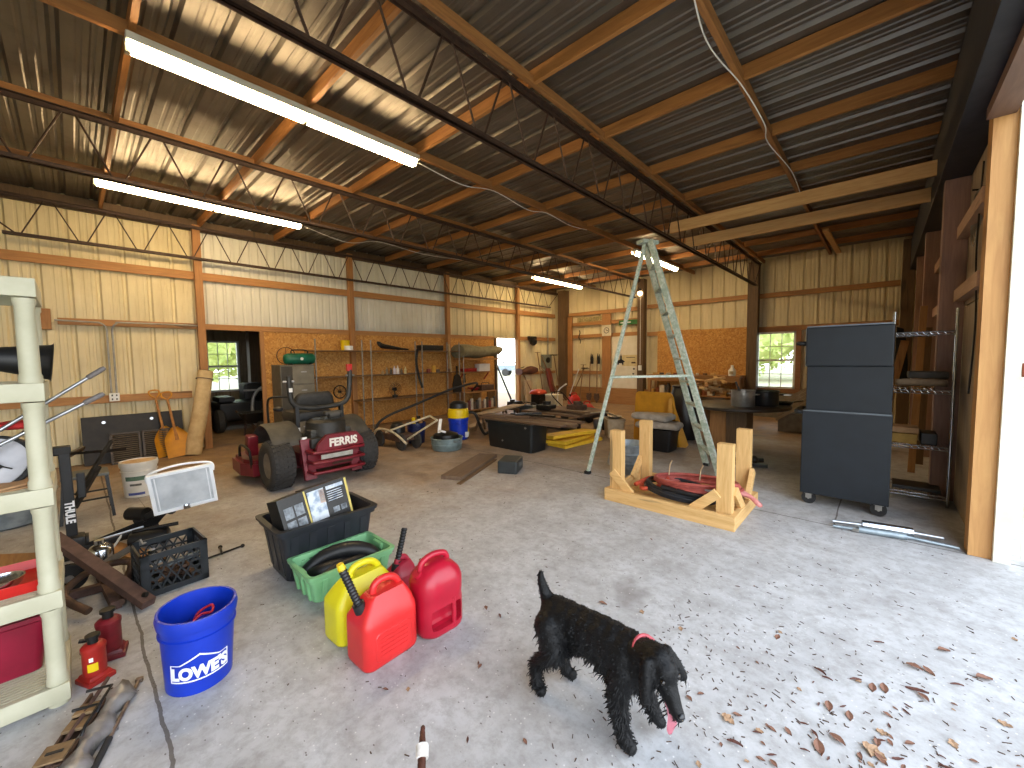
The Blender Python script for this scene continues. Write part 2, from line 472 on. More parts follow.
# girts / posts: one structural object each
k = [4]
def trim(bx, m, lab=None):
    o = struct(MB().box2(*bx, bev=.004).build('trim_%d' % k[0], m)); k[0] += 1; return o
for z in (3.08,): trim(((-9.03, -4, z - .07), (-8.98, YB - .1, z + .07)), M_GIRTY)
trim(((-9.03, -.12, 2.14), (-8.98, 9.0, 2.24)), M_GIRTY); trim(((-9.03, 10.05, 2.16), (-8.98, YB - .1, 2.28)), M_GIRTY)
trim(((-9.03, -4, .93), (-8.98, 1.4, 1.05)), M_GIRTY)
trim(((-9.03, 10.05, .98), (-8.98, YB - .1, 1.08)), M_GIRTY)
trim(((-9.03, -.32, 2.06), (-8.93, -.18, 2.36)), M_GIRTZ)
trim(((-9.05, -4, 3.86), (-8.99, YB, 4.055)), M_DARKW)
for y in (1.58, 4.35, 7.12, 10.06): trim(((-9.0, y - .055, 0), (-8.89, y + .055, 3.95)), M_GIRTZ)
trim(((-9.03, 2.5, 0), (-8.97, 2.57, 2.14)), M_GIRTZ); trim(((-9.03, 8.99, 0), (-8.95, 9.07, 2.2)), M_DARKW)
trim(((-8.72, 12.0, 0), (-8.42, 12.28, 3.95)), M_DARKW)
for x, w in ((-5.58, .2), (-2.52, .24), (.36, .2)): trim(((x - w / 2, 12.02, 0), (x + w / 2, 12.26, 3.95)), M_DARKW)
for z, x0, x1 in ((3.08, -8.4, -5.7), (3.1, -5.45, -2.65), (3.08, -2.4, .25), (2.29, -8.4, -5.7), (2.25, -5.45, -4.9), (1.02, -8.4, -6.75), (2.22, -2.4, .25)):
    trim(((x0, 12.22, z - .06), (x1, 12.27, z + .06)), M_GIRTX)
trim(((-8.4, 12.15, 0), (-8.22, 12.22, 3.0)), M_GIRTZ); trim(((-7.0, 12.15, 0), (-6.68, 12.22, 3.0)), M_GIRTZ)
trim(((-8.2, 12.18, 2.66), (-5.7, 12.22, 2.78)), M_GIRTX)
# right wall posts, girts, big beam
for y in (6.2, 8.6, 10.6): trim(((.42, y - .08, 0), (.6, y + .08, 3.6)), wood('purple_wood', '#84665a', '#9c7c6e', 'z', .7))
for z in (2.12, 2.75): trim(((.52, 4.75, z - .06), (.6, 8.5, z + .06)), wood('girt_old', '#9a765c', '#b08c70', 'y', .8))
trim(((.38, -4, 3.3), (.62, YB - .05, 3.95)), M_DKSTEEL)

# ceiling: galvanised sheet, purlins (x) and nailers (y)
b = MB(); sheet(b, 'z', ZC, -4.1, YB + .3, XL - .35, XR + .3, 1)
ceil = struct(b.build('ceiling', M_ROOF))
kk = 0
for i in range(-3, 10):
    y = .42 + 1.22 * i
    kk += 1; o = MB().box2((XL, y - .02, 3.94), (XR, y + .02, 4.055)).build('ceiling_purlin', M_PURLIN, ceil)
for x in (-7.35, -4.08, -.98):
    MB().box2((x - .022, -4, 3.905), (x + .022, YB, 4.0)).build('ceiling_nailer', M_NAILER, ceil)
for x in (-5.70, -2.33):
    MB().box2((x - .022, -4, 3.93), (x + .022, YB, 4.0)).build('ceiling_nailer', M_NAILER, ceil)

def joist(x, y0, y1, zt, zb, lab, step=.61):
    t = thing('roof_joist', lab, 'roof joist', (x, 0, 0), 0, 'steel roof joists'); t['kind'] = 'structure'
    b = MB()
    for s in (-1, 1):
        b.box2((s * .012, y0, zt - .04), (s * .018, y1, zt)); b.box2((s * .012, y0, zt - .006), (s * .05, y1, zt))
    b.build('top_chord', M_PRIMER, t)
    a0, a1 = y0 + .45, y1 - .45; b = MB()
    for s in (-1, 1):
        b.box2((s * .012, a0, zb), (s * .018, a1, zb + .04)); b.box2((s * .012, a0, zb), (s * .045, a1, zb + .006))
    b.build('bottom_chord', M_PRIMER, t)
    b = MB(); y = a0 + .12; up = False
    n = int((a1 - a0 - .24) / step)
    st = (a1 - a0 - .24) / n
    b.cyl((0, y0, zt - .02), (0, y, zb + .02), .011, n=6)
    for i in range(n):
        b.cyl((0, y + .04, zb + .02), (0, y + st / 2 - .04, zt - .02), .009, n=6); b.cyl((0, y + st / 2 + .04, zt - .02), (0, y + st - .04, zb + .02), .009, n=6); y += st
    b.cyl((0, y, zb + .02), (0, y1, zt - .02), .011, n=6)
    b.build('web', M_PRIMER, t)
joist(-8.86, -1.0, 12.2, 3.9, 3.34, 'rusty open-web joist along the top of the left cream wall')
joist(-5.62, -3.9, 12.2, 3.9, 3.34, 'brown open-web joist overhead between the two rows of lit strip lights')
joist(-2.4, -3.9, 12.2, 3.9, 3.3, 'dark open-web joist overhead, the largest one crossing the middle of the roof')
# two timbers hung between the joist and the right wall
for i, (y, z, lab) in enumerate(((6.55, 3.50, 'upper timber of the pair spanning to the right wall under the roof'), (7.25, 3.41, 'lower timber of the pair spanning to the right wall under the roof'))):
    o = MB().box2((-2.55, y - .022, z), (.40, y + .022, z + .165), bev=.004).build('ceiling_timber', M_PALEX)
    tag(o, lab, 'timber'); o['kind'] = 'structure'
o = MB().bar((-.85, 9.6, 3.86), (-.78, 11.6, 3.8), .09, .04).build('ceiling_brace', M_PALEX); tag(o, 'short pale wooden brace under the roof', 'brace'); o['kind'] = 'structure'

# windows
def window(n, cx, y, z0, z1, w, axis, parent_m=M_WHITE, casing=None):
    """axis 'y': lies in plane y; 'x': plane x"""
    def P(a, d, z): return (cx + a, y + d, z) if axis == 'y' else (y - d, cx + a, z)
    b = MB(); f = .05
    for a0, a1, q0, q1 in ((-w / 2, -w / 2 + f, z0, z1), (w / 2 - f, w / 2, z0, z1), (-w / 2, w / 2, z0, z0 + f), (-w / 2, w / 2, z1 - f, z1)):
        b.box2(P(a0, -.03, q0), P(a1, .05, q1))
    zm = z0 + (z1 - z0) * .5; b.box2(P(-w / 2, -.02, zm - .025), P(w / 2, .03, zm + .025))
    fr = struct(b.build('window_%d' % n, parent_m))
    b = MB()
    for i in (1, 2):
        a = -w / 2 + f + (w - 2 * f) * i / 3; b.box2(P(a - .008, -.008, z0 + f), P(a + .008, .008, z1 - f))
    for q in ((z0 + f + zm - .025) / 2, (z1 - f + zm + .025) / 2): b.box2(P(-w / 2 + f, -.008, q - .008), P(w / 2 - f, .008, q + .008))
    b.build('muntin', parent_m, fr)
    b = MB(); b.box2(P(-w / 2 + f, .012, z0 + f), P(w / 2 - f, .016, z1 - f)); b.build('pane', M_GLASS, fr)
    if casing:
        b = MB(); c = .11
        for a0, a1, q0, q1 in ((-w / 2 - c, -w / 2, z0 - c, z1 + c), (w / 2, w / 2 + c, z0 - c, z1 + c), (-w / 2, w / 2, z0 - c, z0), (-w / 2, w / 2, z1, z1 + c)):
            b.box2(P(a0, -.06, q0), P(a1, -.02, q1))
        b.build('casing', casing, fr)
window(1, -2.02, 12.28, .68, 2.14, .86, 'y', M_WHITE, wood('casing_wood', '#8a5c38', '#a2714a', 'x', .8))
# white entry door in the back wall
b = MB(); b.box2((-6.66, 12.2, .0), (-5.75, 12.26, 2.215), bev=.004)
d2 = struct(b.build('door_2', mat('entry_door', '#e3ddcb', '#d8d0ba', 5, .5)))
b = MB(); b.cyl((-5.86, 12.2, 1.0), (-5.86, 12.15, 1.0), .012); b.sphere((-5.86, 12.135, 1.0), .03); b.cyl((-5.86, 12.2, 1.16), (-5.86, 12.17, 1.16), .028); b.build('door_handle', mat('dark_knob', '#3a3530', '#2a2622', 9, .4, .6), d2, 40)

# side room seen through the opening
M_SIDE = m_panel('side_room_panel', '#8b7d66', '#a08f75', .7, '#5d5040')
b = MB(); s = (b, 'x', -12.6)
sheet(*s, -.5, 2.28, 0, 3, -1); sheet(*s, 2.28, 3.0, 0, .78, -1); sheet(*s, 2.28, 3.0, 2.1, 3, -1); sheet(*s, 3.0, 6, 0, 3, -1)
sheet(b, 'y', 6, -12.6, -9.1, 0, 3, 1); sheet(b, 'y', -.5, -12.6, -9.1, 0, 3, -1)
struct(b.build('wall_side_room', M_SIDE))
struct(MB().box2((-12.7, -.6, 2.9), (-9.1, 6.1, 2.95)).build('ceiling_side_room', M_SIDE))
trim(((-12.3, 3.1, 0), (-12.05, 3.35, 2.9)), M_DARKW)
window(2, 2.64, -12.62, .78, 2.1, .72, 'x')
SKY = 5.8; LAMP = 62; EXPO = 0.0
M_TUBE = emit('lamp_glow', (1, .72, .38), LAMP)
M_HOUS = mat('lamp_housing', '#d8d4c8', '#c8c2b2', 7, .4)
def strip_light(loc, lab):
    t = thing('strip_light', lab, 'strip light', loc, 0, 'fluorescent strip lights under the roof')
    MB().box2((-.075, 0, .03), (.075, 2.46, .085), bev=.006).build('housing', M_HOUS, t)
    for i in (0, 1):
        y0 = .02 + 1.22 * i
        b = MB(); pr = [(.065 * math.cos(R(a)), .03 + .065 * math.sin(R(a))) for a in range(180, 361, 15)]
        b.loft([[(x, y0, z) for x, z in pr], [(x, y0 + 1.19, z) for x, z in pr]])
        b.build('lamp_cover', M_TUBE, t, 40)
    b = MB()
    for y in (.0, 1.215, 2.42): b.box((0, y + .012, .0), (.05, .03, .08), bev=.004)
    b.build('end_cap', mat('lamp_clip', '#8d8774', '#a39c86', 9, .5), t)
strip_light((-4.08, .38, 3.82), 'long strip light nearest the camera, fully lit, under the roof')
strip_light((-7.35, .30, 3.82), 'lit strip light high over the left wall and its yellow scoop shovel')
strip_light((-7.35, 8.95, 3.82), 'lit strip light in the far left corner of the roof')
strip_light((-4.08, 8.45, 3.82), 'lit strip light half hidden behind the top of the stepladder')
# ---------------------------------------------------------------- shared object materials
M_RESIN = mat('cream_resin', '#bbb8a0', '#aeab92', 7, .5)
M_BLACK = mat('black_plastic', '#0e0f11', '#16171a', 14, .48)
M_BLACKM = mat('black_metal', '#141414', '#1d1c1b', 20, .42, .3)
M_RUBBER = mat('black_rubber', '#1a1a1b', '#262626', 30, .8)
M_CHROME = mat('chrome', '#c8ccd0', '#a8adb2', 10, .18, 1)
M_ALU = mat('aluminium', '#b9bcc0', '#a2a5a9', 12, .33, .9)
M_GALV = mat('galvanised_steel', '#98a4ab', '#7c888f', 14, .42, .4, detail=6)
M_RED = mat('red_plastic', '#d0161d', '#c0121a', 6, .42)
M_REDPAINT = mat('red_paint', '#a3171c', '#7c1418', 12, .4, .1)
M_RUST = mat('rusty_steel', '#4e3a34', '#614a42', 18, .8, .2, .25)
M_BROWNST = mat('brown_steel', '#4a382e', '#60483a', 16, .7, .3)
M_WOODX = wood('board_x', '#8a6238', '#a87c4a', 'x', .8); M_WOODY = wood('board_y', '#8a6238', '#a87c4a', 'y', .8); M_WOODZ = wood('board_z', '#8a6238', '#a87c4a', 'z', .8)
M_PINEX = wood('pine_x', '#c49a5c', '#dcb67c', 'x', .9); M_PINEY = wood('pine_y', '#c49a5c', '#dcb67c', 'y', .9); M_PINEZ = wood('pine_z', '#c49a5c', '#dcb67c', 'z', .9)
M_YELLOW = mat('yellow_plastic', '#e0c40c', '#d4b408', 6, .42)
M_CARD = mat('cardboard', '#b08a62', '#9a7650', 10, .85)
M_GREYP = mat('grey_paint', '#5d5f5c', '#4f514e', 10, .55)

# ---------------------------------------------------------------- cream resin shelf unit
t = thing('shelf_unit', 'cream plastic five-tier shelf unit standing at the left edge', 'shelf', (-2.93, -.56, 0))
LEV = (.10, .535, 1.005, 1.47, 1.92)
def deck(z):
    b = MB(); w, d, h = .48, .94, .08
    for s in (-1, 1):
        b.box((s * (w / 2 - .012), 0, z - h / 2), (.024, d, h), bev=.006); b.box((0, s * (d / 2 - .012), z - h / 2), (w - .04, .024, h), bev=.006)
    for i in range(20): b.box((-w / 2 + .03 + i * .0221, 0, z - .012), (.014, d - .03, .016))
    for y in (-.3, -.1, .1, .3): b.box((0, y, z - .03), (w - .04, .012, .03))
    return b
for z in LEV: deck(z).build('shelf_deck', M_RESIN, t, 30)
for sx in (-1, 1):
    for sy in (-1, 1):
        b = MB(); x, y = sx * .198, sy * .432
        for z0, z1 in zip((0,) + LEV[:-1], (LEV[0] - .085,) + tuple(z - .085 for z in LEV[1:])):
            b.lathe([(.0, z0), (.036, z0), (.036, z0 + .03), (.032, z0 + .04), (.031, z1 - .03), (.035, z1 - .02), (.035, z1), (0, z1)], (x, y, 0), 20)
        b.build('post', M_RESIN, t, 40)
# on the shelves
def tilt(o, rx, ry, rz): o.rotation_euler = (rx, ry, rz); return o
t = thing('plastic_funnel', 'black flared plastic funnel lying on the second tier of the cream shelf', 'funnel', (-2.9, -.065, 1.56))
b = MB(); b.lathe([(.115, 0), (.105, -.004), (.1, -.012), (.082, -.11), (.06, -.22), (.03, -.3), (.022, -.42), (.016, -.42), (.024, -.3), (.054, -.22), (.076, -.11), (.094, -.008), (.115, 0)], (0, 0, 0), 32, 1, 1, Matrix.Rotation(R(90), 3, 'X').inverted())
b.build('cone', M_BLACK, t, 40); t.rotation_euler = (R(-6), 0, 0); t.scale = (.82, .82, .82)
for i, (a, c, lab) in enumerate((((-2.98, -.52, 1.035), (-3.0, .112, 1.53), 'upper of two silver poles sticking out of the cream shelf'), ((-2.9, -.5, 1.035), (-2.9, .098, 1.40), 'lower of two silver poles sticking out of the cream shelf'))):
    a, c = Vector(a), Vector(c); d = (c - a).normalized(); L = (c - a).length
    t = thing('extension_pole', lab, 'pole', a)
    b = MB(); b.tube([(0, 0, 0), d * (L - .08)], .0085, 12); b.build('pole', M_ALU, t, 40)
    b = MB(); b.tube([d * (L * .55), d * (L * .62)], .0115, 12); b.build('collar', M_CHROME, t, 40)
    b = MB(); b.tube([d * (L - .085), d * (L - .08), d * (L - .012), d * L], [.009, .0125, .0125, .009], 12); b.build('grip', mat('grey_grip', '#77716e', '#5d5856', 40, .6), t, 40)
t = thing('spare_wheel', 'white disc wheel with thin black tyre on the cream shelf', 'wheel', (-2.93, -.275, 1.105), 0)
b = MB(); b.lathe([(0, .01), (.03, .012), (.05, .0), (.1, -.004), (.118, .008), (.118, -.02), (0, -.02)], (0, 0, 0), 40); b.build('disc', mat('disc_grey', '#bdbdc2', '#a9a9b0', 9, .5), t, 40)
b = MB(); b.tube([(math.cos(2 * PI * i / 40) * .126, math.sin(2 * PI * i / 40) * .126, -.004) for i in range(40)], .011, 8, True); b.build('tyre', M_RUBBER, t, 180)
b = MB(); b.bar((-.035, -.03, .02), (.035, .03, .02), .034, .02, bev=.005); b.tube([(.0, 0, .02), (-.06, -.075, .02)], .003, 6); b.tube([(0, 0, .02), (.045, .07, .02)], .003, 6); b.build('clip', M_RUBBER, t, 40)
t.rotation_euler = (R(14), R(62), 0)
o = MB().sphere((0, 0, 0), .05, (1.2, 1.7, .45), 3).build('red_cushion', mat('red_cloth', '#c02a28', '#a81f20', 20, .8), None, 180, (-3.06, -.2, 1.262)); 
tag(o, 'small red pad above the white wheel on the cream shelf', 'pad')
o = MB().box((0, 0, 0), (.16, .22, .20), bev=.01).build('storage_box', M_BROWNST, None, None, (-3.08, -.22, 1.075)); tag(o, 'dark brown box behind the white wheel on the cream shelf', 'box')
b = MB()
for i in range(3): b.box((.004 * i, .008 * i, .008 + .011 * i), (.26, .30 - .03 * i, .01), (R(3 * i), R(2), R(7 * i)), bev=.003)
b.jitter(.004, 12); o = b.build('brown_paper_stack', M_CARD, None, None, (-2.90, -.31, .985)); tag(o, 'crumpled tan paper stack on the middle tier of the cream shelf', 'paper')
t = thing('toolbox_tray', 'red tray with rounded edge on the fourth tier of the cream shelf', 'tray', (-2.93, -.33, .53))
b = MB(); b.loft([rrect(.30, .40, .03, 4, 0), rrect(.32, .42, .03, 4, .05), rrect(.31, .41, .03, 4, .052), rrect(.28, .38, .03, 4, .012)]); b.build('tray', mat('bright_red', '#c3231d', '#ae1c18', 8, .4), t, 40)
t = thing('chrome_bowl', 'small chrome bowl on the red tray at the left edge', 'bowl', (-2.84, -.27, .546))
b = MB(); b.lathe([(0, 0), (.03, 0), (.06, .03), (.072, .06), (.066, .06), (.055, .032), (0, .008)], (0, 0, 0), 32); b.build('bowl', M_CHROME, t, 60)
t = thing('storage_bin', 'crimson plastic bin on the bottom tier of the cream shelf', 'bin', (-3.01, -.43, .10))
b = MB(); b.loft([rrect(.2 + .04 * q, .5 + .05 * q, .03, 4, z) for z, q in ((0, 0), (.24, 1), (.25, 1.5), (.27, 1.5))] + [rrect(.22, .53, .03, 4, .27), rrect(.18, .48, .03, 4, .02)]); b.build('tub', mat('crimson_plastic', '#8d1030', '#7c0c28', 6, .4), t, 40)

# behind the shelf on the floor
t = thing('metal_tub', 'round grey metal tub on the floor behind the cream shelf', 'tub', (-6.3, -.55, 0))
b = MB(); b.lathe([(0, 0), (.30, 0), (.33, .02), (.36, .26), (.375, .27), (.375, .285), (.35, .285), (.32, .03), (0, .015)], (0, 0, 0), 40); b.build('tub', M_GALV, t, 40)
for s in (-1, 1):
    b = MB(); b.tube(bez([(s * .37, -.07, .2), (s * .42, -.05, .19), (s * .42, .05, .19), (s * .37, .07, .2)], 5), .009, 8); b.build('handle', M_GALV, t, 60)
o = MB().bar((-5.15, -.62, .02), (-4.68, -.12, .02), .22, .03, bev=.004).build('wooden_board', M_WOODX); tag(o, 'short tan wooden board lying on the floor behind the cream shelf', 'board')

# ---------------------------------------------------------------- bottle jacks
def jack(loc, rz, m, label, sc=1.0, sticker=True):
    t = thing('bottle_jack', label, 'jack', loc, rz)
    b = MB(); b.box((0, 0, .012), (.115, .105, .024), bev=.006); b.box((0, 0, .03), (.1, .095, .02), taper=(.85, .85), bev=.004); b.build('base', m, t, 40)
    b = MB(); b.lathe([(0, .03), (.04, .03), (.043, .045), (.043, .15), (.046, .16), (.046, .175), (.036, .186), (.026, .19), (0, .19)], (0, 0, 0), 28); b.build('cylinder_body', m, t, 40)
    b = MB(); b.lathe([(0, .185), (.02, .185), (.02, .215), (.028, .217), (.028, .23), (0, .23)], (0, 0, 0), 20); b.build('ram', M_BLACKM, t, 40)
    b = MB(); b.cyl((-.055, 0, .03), (-.055, 0, .10), .011); b.bar((-.035, 0, .1), (-.10, 0, .115), .016, .014, bev=.003); b.build('pump_socket', M_BLACKM, t, 40)
    if sticker:
        b = MB(); n = 8
        for z0, z1 in ((.065, .105),):
            b.loft([[(.0445 * math.cos(R(a)), .0445 * math.sin(R(a)), z) for a in range(-60, -9, 10)] for z in (z0, z1)], False, False)
        b.build('yellow_label', M_YELLOW, t, 180)
        b = MB(); b.loft([[(.0445 * math.cos(R(a)), .0445 * math.sin(R(a)), z) for a in range(-50, -29, 10)] for z in (.115, .135)], False, False)
        b.build('white_label', M_WHITE, t, 180)
    t.scale = (sc, sc, sc); return t
jack((-2.80, -.01, 0), R(25), mat('jack_red', '#a5231c', '#8f1c16', 14, .45), 'red bottle jack with a yellow label beside the cream shelf', 1.0)
jack((-2.97, .05, 0), R(80), mat('jack_maroon', '#7d1220', '#5e0f18', 14, .5), 'darker maroon bottle jack behind the yellow-labelled one', 1.12, False)

# ---------------------------------------------------------------- steel car jack lying by the shelf
t = thing('scissor_jack', 'worn brown folding jack frame lying in front of the cream shelf', 'jack', (-2.4, -.08, 0), R(157))
M_TANM = mat('tan_metal', '#8f7655', '#6f5a42', 18, .6, .3)
b = MB()
for s in (-1, 1): b.bar((-.15, s * .035, .025), (.22, s * .035, .03), .012, .034, bev=.003)
b.box((.0, 0, .012), (.26, .075, .012), bev=.003); b.build('base_frame', M_BROWNST, t)
b = MB(); b.box((-.13, 0, .065), (.09, .085, .008), bev=.002); b.build('saddle_plate', M_TANM, t); 
b = MB(); b.box((-.13, 0, .0705), (.012, .05, .004)); b.build('slot', M_BLACK, t)
for x, z in ((.02, .05), (.10, .055)):
    b = MB(); b.box((x, 0, z), (.07, .07, .012), (0, R(6), 0), bev=.002); b.build('link_plate', M_TANM, t)
for x0, x1 in ((-.07, .06), (.05, .17)):
    b = MB(); b.tube([(x0, -.05, .06), (x0 + .02, -.055, .085), (x1, -.055, .09), (x1, .03, .09)], .006, 8); b.build('bent_rod', M_BLACKM, t, 60)
b = MB(); b.tube([(-.25, 0, .05), (.28, 0, .06)], .008, 10); b.build('lead_screw', M_RUST, t, 60)
t = thing('folded_sheet', 'wrinkled grey plastic sheet beside the brown folding jack', 'sheet', (-2.36, -.02, 0), R(157))
b = MB(); n = 16
b.loft([[(-.24 + .48 * i / n, yy * (.05 + .02 * math.sin(i)), zz + .012 * math.sin(i * 1.7 + yy * 3)) for yy, zz in ((-1, .012), (-.5, .05), (0, .06), (.6, .04), (1, .012), (0, .004))] for i in range(n + 1)]); b.build('film', mat('grey_film', '#6d6863', '#8c8884', 12, .28), t, 180)
t = thing('pump_handle', 'thin steel jack handle with black grip lying beside the grey sheet', 'handle', (-2.33, .03, .012), R(160))
b = MB(); b.tube([(-.05, 0, 0), (.30, 0, 0)], .008, 10); b.box((.30, 0, 0), (.02, .028, .02), bev=.003); b.build('rod', mat('worn_steel', '#8d7c6c', '#6e5d50', 20, .5, .6), t, 60)
b = MB(); b.tube([(-.22, 0, 0), (-.045, 0, 0)], .012, 12); b.build('grip', M_RUBBER, t, 60)

# ---------------------------------------------------------------- blue bucket
M_BLUE = mat('blue_plastic', '#0b2da0', '#0e34b0', 5, .38)
def pail(loc, m, label, name='bucket', h=.37, r0=.132, r1=.152, rz=0, group=None, tiltv=None):
    t = thing(name, label, 'bucket', loc, rz, group)
    b = MB(); q = lambda z: r0 + (r1 - r0) * z / h
    b.lathe([(0, .006), (r0 - .012, .006), (r0 - .008, 0), (r0, .003), (q(h * .72), h * .72), (q(h * .72) + .008, h * .725), (q(h * .74) + .008, h * .74), (q(h * .75), h * .75), (q(h * .84), h * .84), (q(h * .84) + .009, h * .845), (r1 + .011, h * .93), (r1 + .006, h), (r1 - .004, h), (r1 - .008, h * .9), (r0 - .006, .012), (0, .01)], (0, 0, 0), 56)
    b.build('pail', m, t, 35); return t
t = pail((-2.44, .34, 0), M_BLUE, 'bright blue bucket with a white house-shaped logo on the floor')
# logo: wraps the pail wall facing the camera
def on_pail(u, v):
    """u along the arc in metres, v height -> local point on the pail wall"""
    h, r0, r1 = .37, .132, .152; r = r0 + (r1 - r0) * v / h + .0016; a = -LOGO + u / r
    return (r * math.cos(a), r * math.sin(a), v)
LOGO = R(8)
def wrap_shape(name, outline, m, thick=.0008):
    b = MB(); b.prism(outline, thick); bmesh.ops.triangulate(b.bm, faces=b.bm.faces[:])
    bmesh.ops.subdivide_edges(b.bm, edges=b.bm.edges[:], cuts=2)
    for v in b.bm.verts:
        off = v.co.z; p = Vector(on_pail(v.co.x, v.co.y)); n = Vector((p.x, p.y, 0)).normalized(); v.co = p + n * off
    return b.build(name, m, t)
M_LOGOW = mat('logo_white', '#eef0f4', '#e4e6ec', 5, .5)
house = [(-.122, .072), (.122, .072), (.122, .162), (.080, .162), (.0, .205), (-.080, .162), (-.122, .162)]
inner = [(x * .945, .130 + (y - .130) * .88) for x, y in house]
ring_b = MB()
# outline drawn as a closed ribbon
for (p0, p1), (q0, q1) in zip(zip(house, house[1:] + house[:1]), zip(inner, inner[1:] + inner[:1])):
    n = 10
    for k in range(n):
        A = [p0[i] + (p1[i] - p0[i]) * k / n for i in (0, 1)]; B2 = [p0[i] + (p1[i] - p0[i]) * (k + 1) / n for i in (0, 1)]
        Cc = [q0[i] + (q1[i] - q0[i]) * (k + 1) / n for i in (0, 1)]; D = [q0[i] + (q1[i] - q0[i]) * k / n for i in (0, 1)]
        ring_b.poly([on_pail(*A), on_pail(*B2), on_pail(*Cc), on_pail(*D)])
ring_b.build('logo_outline', M_LOGOW, t)
def wrap_text(s, size, v0, sx=1.0, bold=.0):
    o = text_mesh('logo_lettering', s, size, M_LOGOW, t, (0, 0, 0), (0, 0, 0), .0004, bold)
    bm = bmesh.new(); bm.from_mesh(o.data); bmesh.ops.triangulate(bm, faces=bm.faces[:])
    bmesh.ops.subdivide_edges(bm, edges=[e for e in bm.edges if e.calc_length() > .02], cuts=3)
    for v in bm.verts:
        off = v.co.z; p = Vector(on_pail(v.co.x * sx, v0 + v.co.y)); n = Vector((p.x, p.y, 0)).normalized(); v.co = p + n * (off + .0004)
    bm.to_mesh(o.data); bm.free(); return o
wrap_text("LOWE'S", .079, .113, .84, .0042)
t.rotation_euler = (R(-1), R(1.5), 0)
o = MB().tube(bez([(-.03, -.02, .0), (-.05, .01, .04), (-.02, .06, .07), (.03, .05, .06), (.0, .01, .05), (.05, -.04, .03), (.07, .03, .0), (.02, .08, .02), (-.04, .04, 0)], 8), .006, 8).build('red_rope', mat('red_cord', '#c22437', '#a81c2e', 30, .6), None, 180, (-2.46, .35, .245)); tag(o, 'red rope coiled inside the bright blue bucket', 'rope')
o = MB().cyl((0, 0, 0), (0, 0, .23), .115, .118, 20).build('rag_pile', mat('blue_rags', '#1c2aa8', '#141f86', 14, .9), None, 40, (-2.44, .34, .012)); tag(o, 'dark blue contents filling the bottom of the bright blue bucket', 'rags')

# ---------------------------------------------------------------- milk crate
def crate(loc, size, rz, m, label):
    t = thing('milk_crate', label, 'crate', loc, rz); w, d, h = size; b = MB(); T = .012
    # x faces and y faces: frame rails + corner posts + diagonal lattice
    for s in (-1, 1):
        for t0, ax in ((w, 'y'), (d, 'x')):
            L = w if ax == 'y' else d; off = (d if ax == 'y' else w) / 2 * s
            def P(u, z, o=0): return (u, off, z) if ax == 'y' else (off, u, z)
            def rail(u0, u1, z0, z1):
                if ax == 'y': b.box2((u0, off - T / 2, z0), (u1, off + T / 2, z1))
                else: b.box2((off - T / 2, u0, z0), (off + T / 2, u1, z1))
            rail(-L / 2, L / 2, h * .86, h); rail(-L / 2, L / 2, 0, h * .14)
            rail(-L / 2, -L / 2 + .04, 0, h); rail(L / 2 - .04, L / 2, 0, h)
            rail(-L / 2, L / 2, h * .66, h * .70)
            for e in (-1, 1):
                for k in range(3): rail(e * (L / 2 - .06) - .035, e * (L / 2 - .06) + .035, h * (.24 + .15 * k), h * (.28 + .15 * k))
            n = 5; z0, z1 = h * .14, h * .86; st = (L - .08) / n
            for k in range(-2, n + 2):
                for sg in (-1, 1):
                    pts = []
                    ua, ub = -L / 2 + .04 + k * st, -L / 2 + .04 + (k + 2) * st
                    a, c = (ua, z0), (ub, z1)
                    if sg < 0: a, c = (ua, z1), (ub, z0)
                    # clip to the panel
                    lo, hi = -L / 2 + .03, L / 2 - .03; dz = (c[1] - a[1]) / (c[0] - a[0])
                    u0, u1 = max(a[0], lo), min(c[0], hi)
                    if u1 - u0 < .02: continue
                    b.bar(P(u0, a[1] + dz * (u0 - a[0])), P(u1, a[1] + dz * (u1 - a[0])), .006, .009, (0, 1, 0) if ax == 'x' else (1, 0, 0))
    for i in range(9): b.box((-w / 2 + w * (i + .5) / 9, 0, .008), (.012, d, .01)); b.box((0, -d / 2 + d * (i + .5) / 9, .008), (w, .012, .01))
    b.build('crate', m, t)
    return t
crate((-3.69, .39, 0), (.33, .35, .285), R(4), mat('crate_black', '#1b2024', '#23292e', 12, .4), 'black lattice milk crate of metal parts on the floor')
for i, (x, y, z, a, L, lab) in enumerate(((-3.78, .30, .12, .3, .3, 'angled grey pipe fitting standing up in the black milk crate'), (-3.62, .46, .13, 1.2, .28, 'short steel bar lying across parts in the black milk crate'))):
    o = MB().bar((-L / 2 * math.cos(a), -L / 2 * math.sin(a) * .6, 0), (L / 2 * math.cos(a), L / 2 * math.sin(a) * .6, .06), .04, .025, bev=.004).build('steel_fitting', M_GALV, None, None, (x, y, z)); tag(o, lab, 'fitting')
o = MB().lathe([(0, .0), (.04, 0), (.045, .03), (.02, .05), (.02, .09), (0, .09)], (0, 0, 0), 20).build('chrome_ball', M_CHROME, None, 40, (-3.60, .29, .2)); tag(o, 'shiny hitch ball at the near corner of the black milk crate', 'hitch ball')
b = MB().jitter(0)
for i in range(14):
    random.seed(i); b.bar((random.uniform(-.13, .13), random.uniform(-.13, .13), random.uniform(.02, .1)), (random.uniform(-.13, .13), random.uniform(-.13, .13), random.uniform(.03, .13)), .03, .02)
o = b.build('scrap_metal', M_BROWNST, None, None, (-3.69, .39, 0)); tag(o, 'jumble of rusty scrap metal filling the black milk crate', 'scrap metal', kind='stuff')
t = thing('cross_wrench', 'thin black lug wrench on the floor behind the milk crate', 'wrench', (-3.86, .66, .012), R(100))
b = MB(); b.tube([(-.05, 0, 0), (.22, 0, 0)], .008, 8); b.tube([(.06, -.02, .004), (.1, .11, .01)], .008, 8); b.build('shaft', M_BLACKM, t, 60)
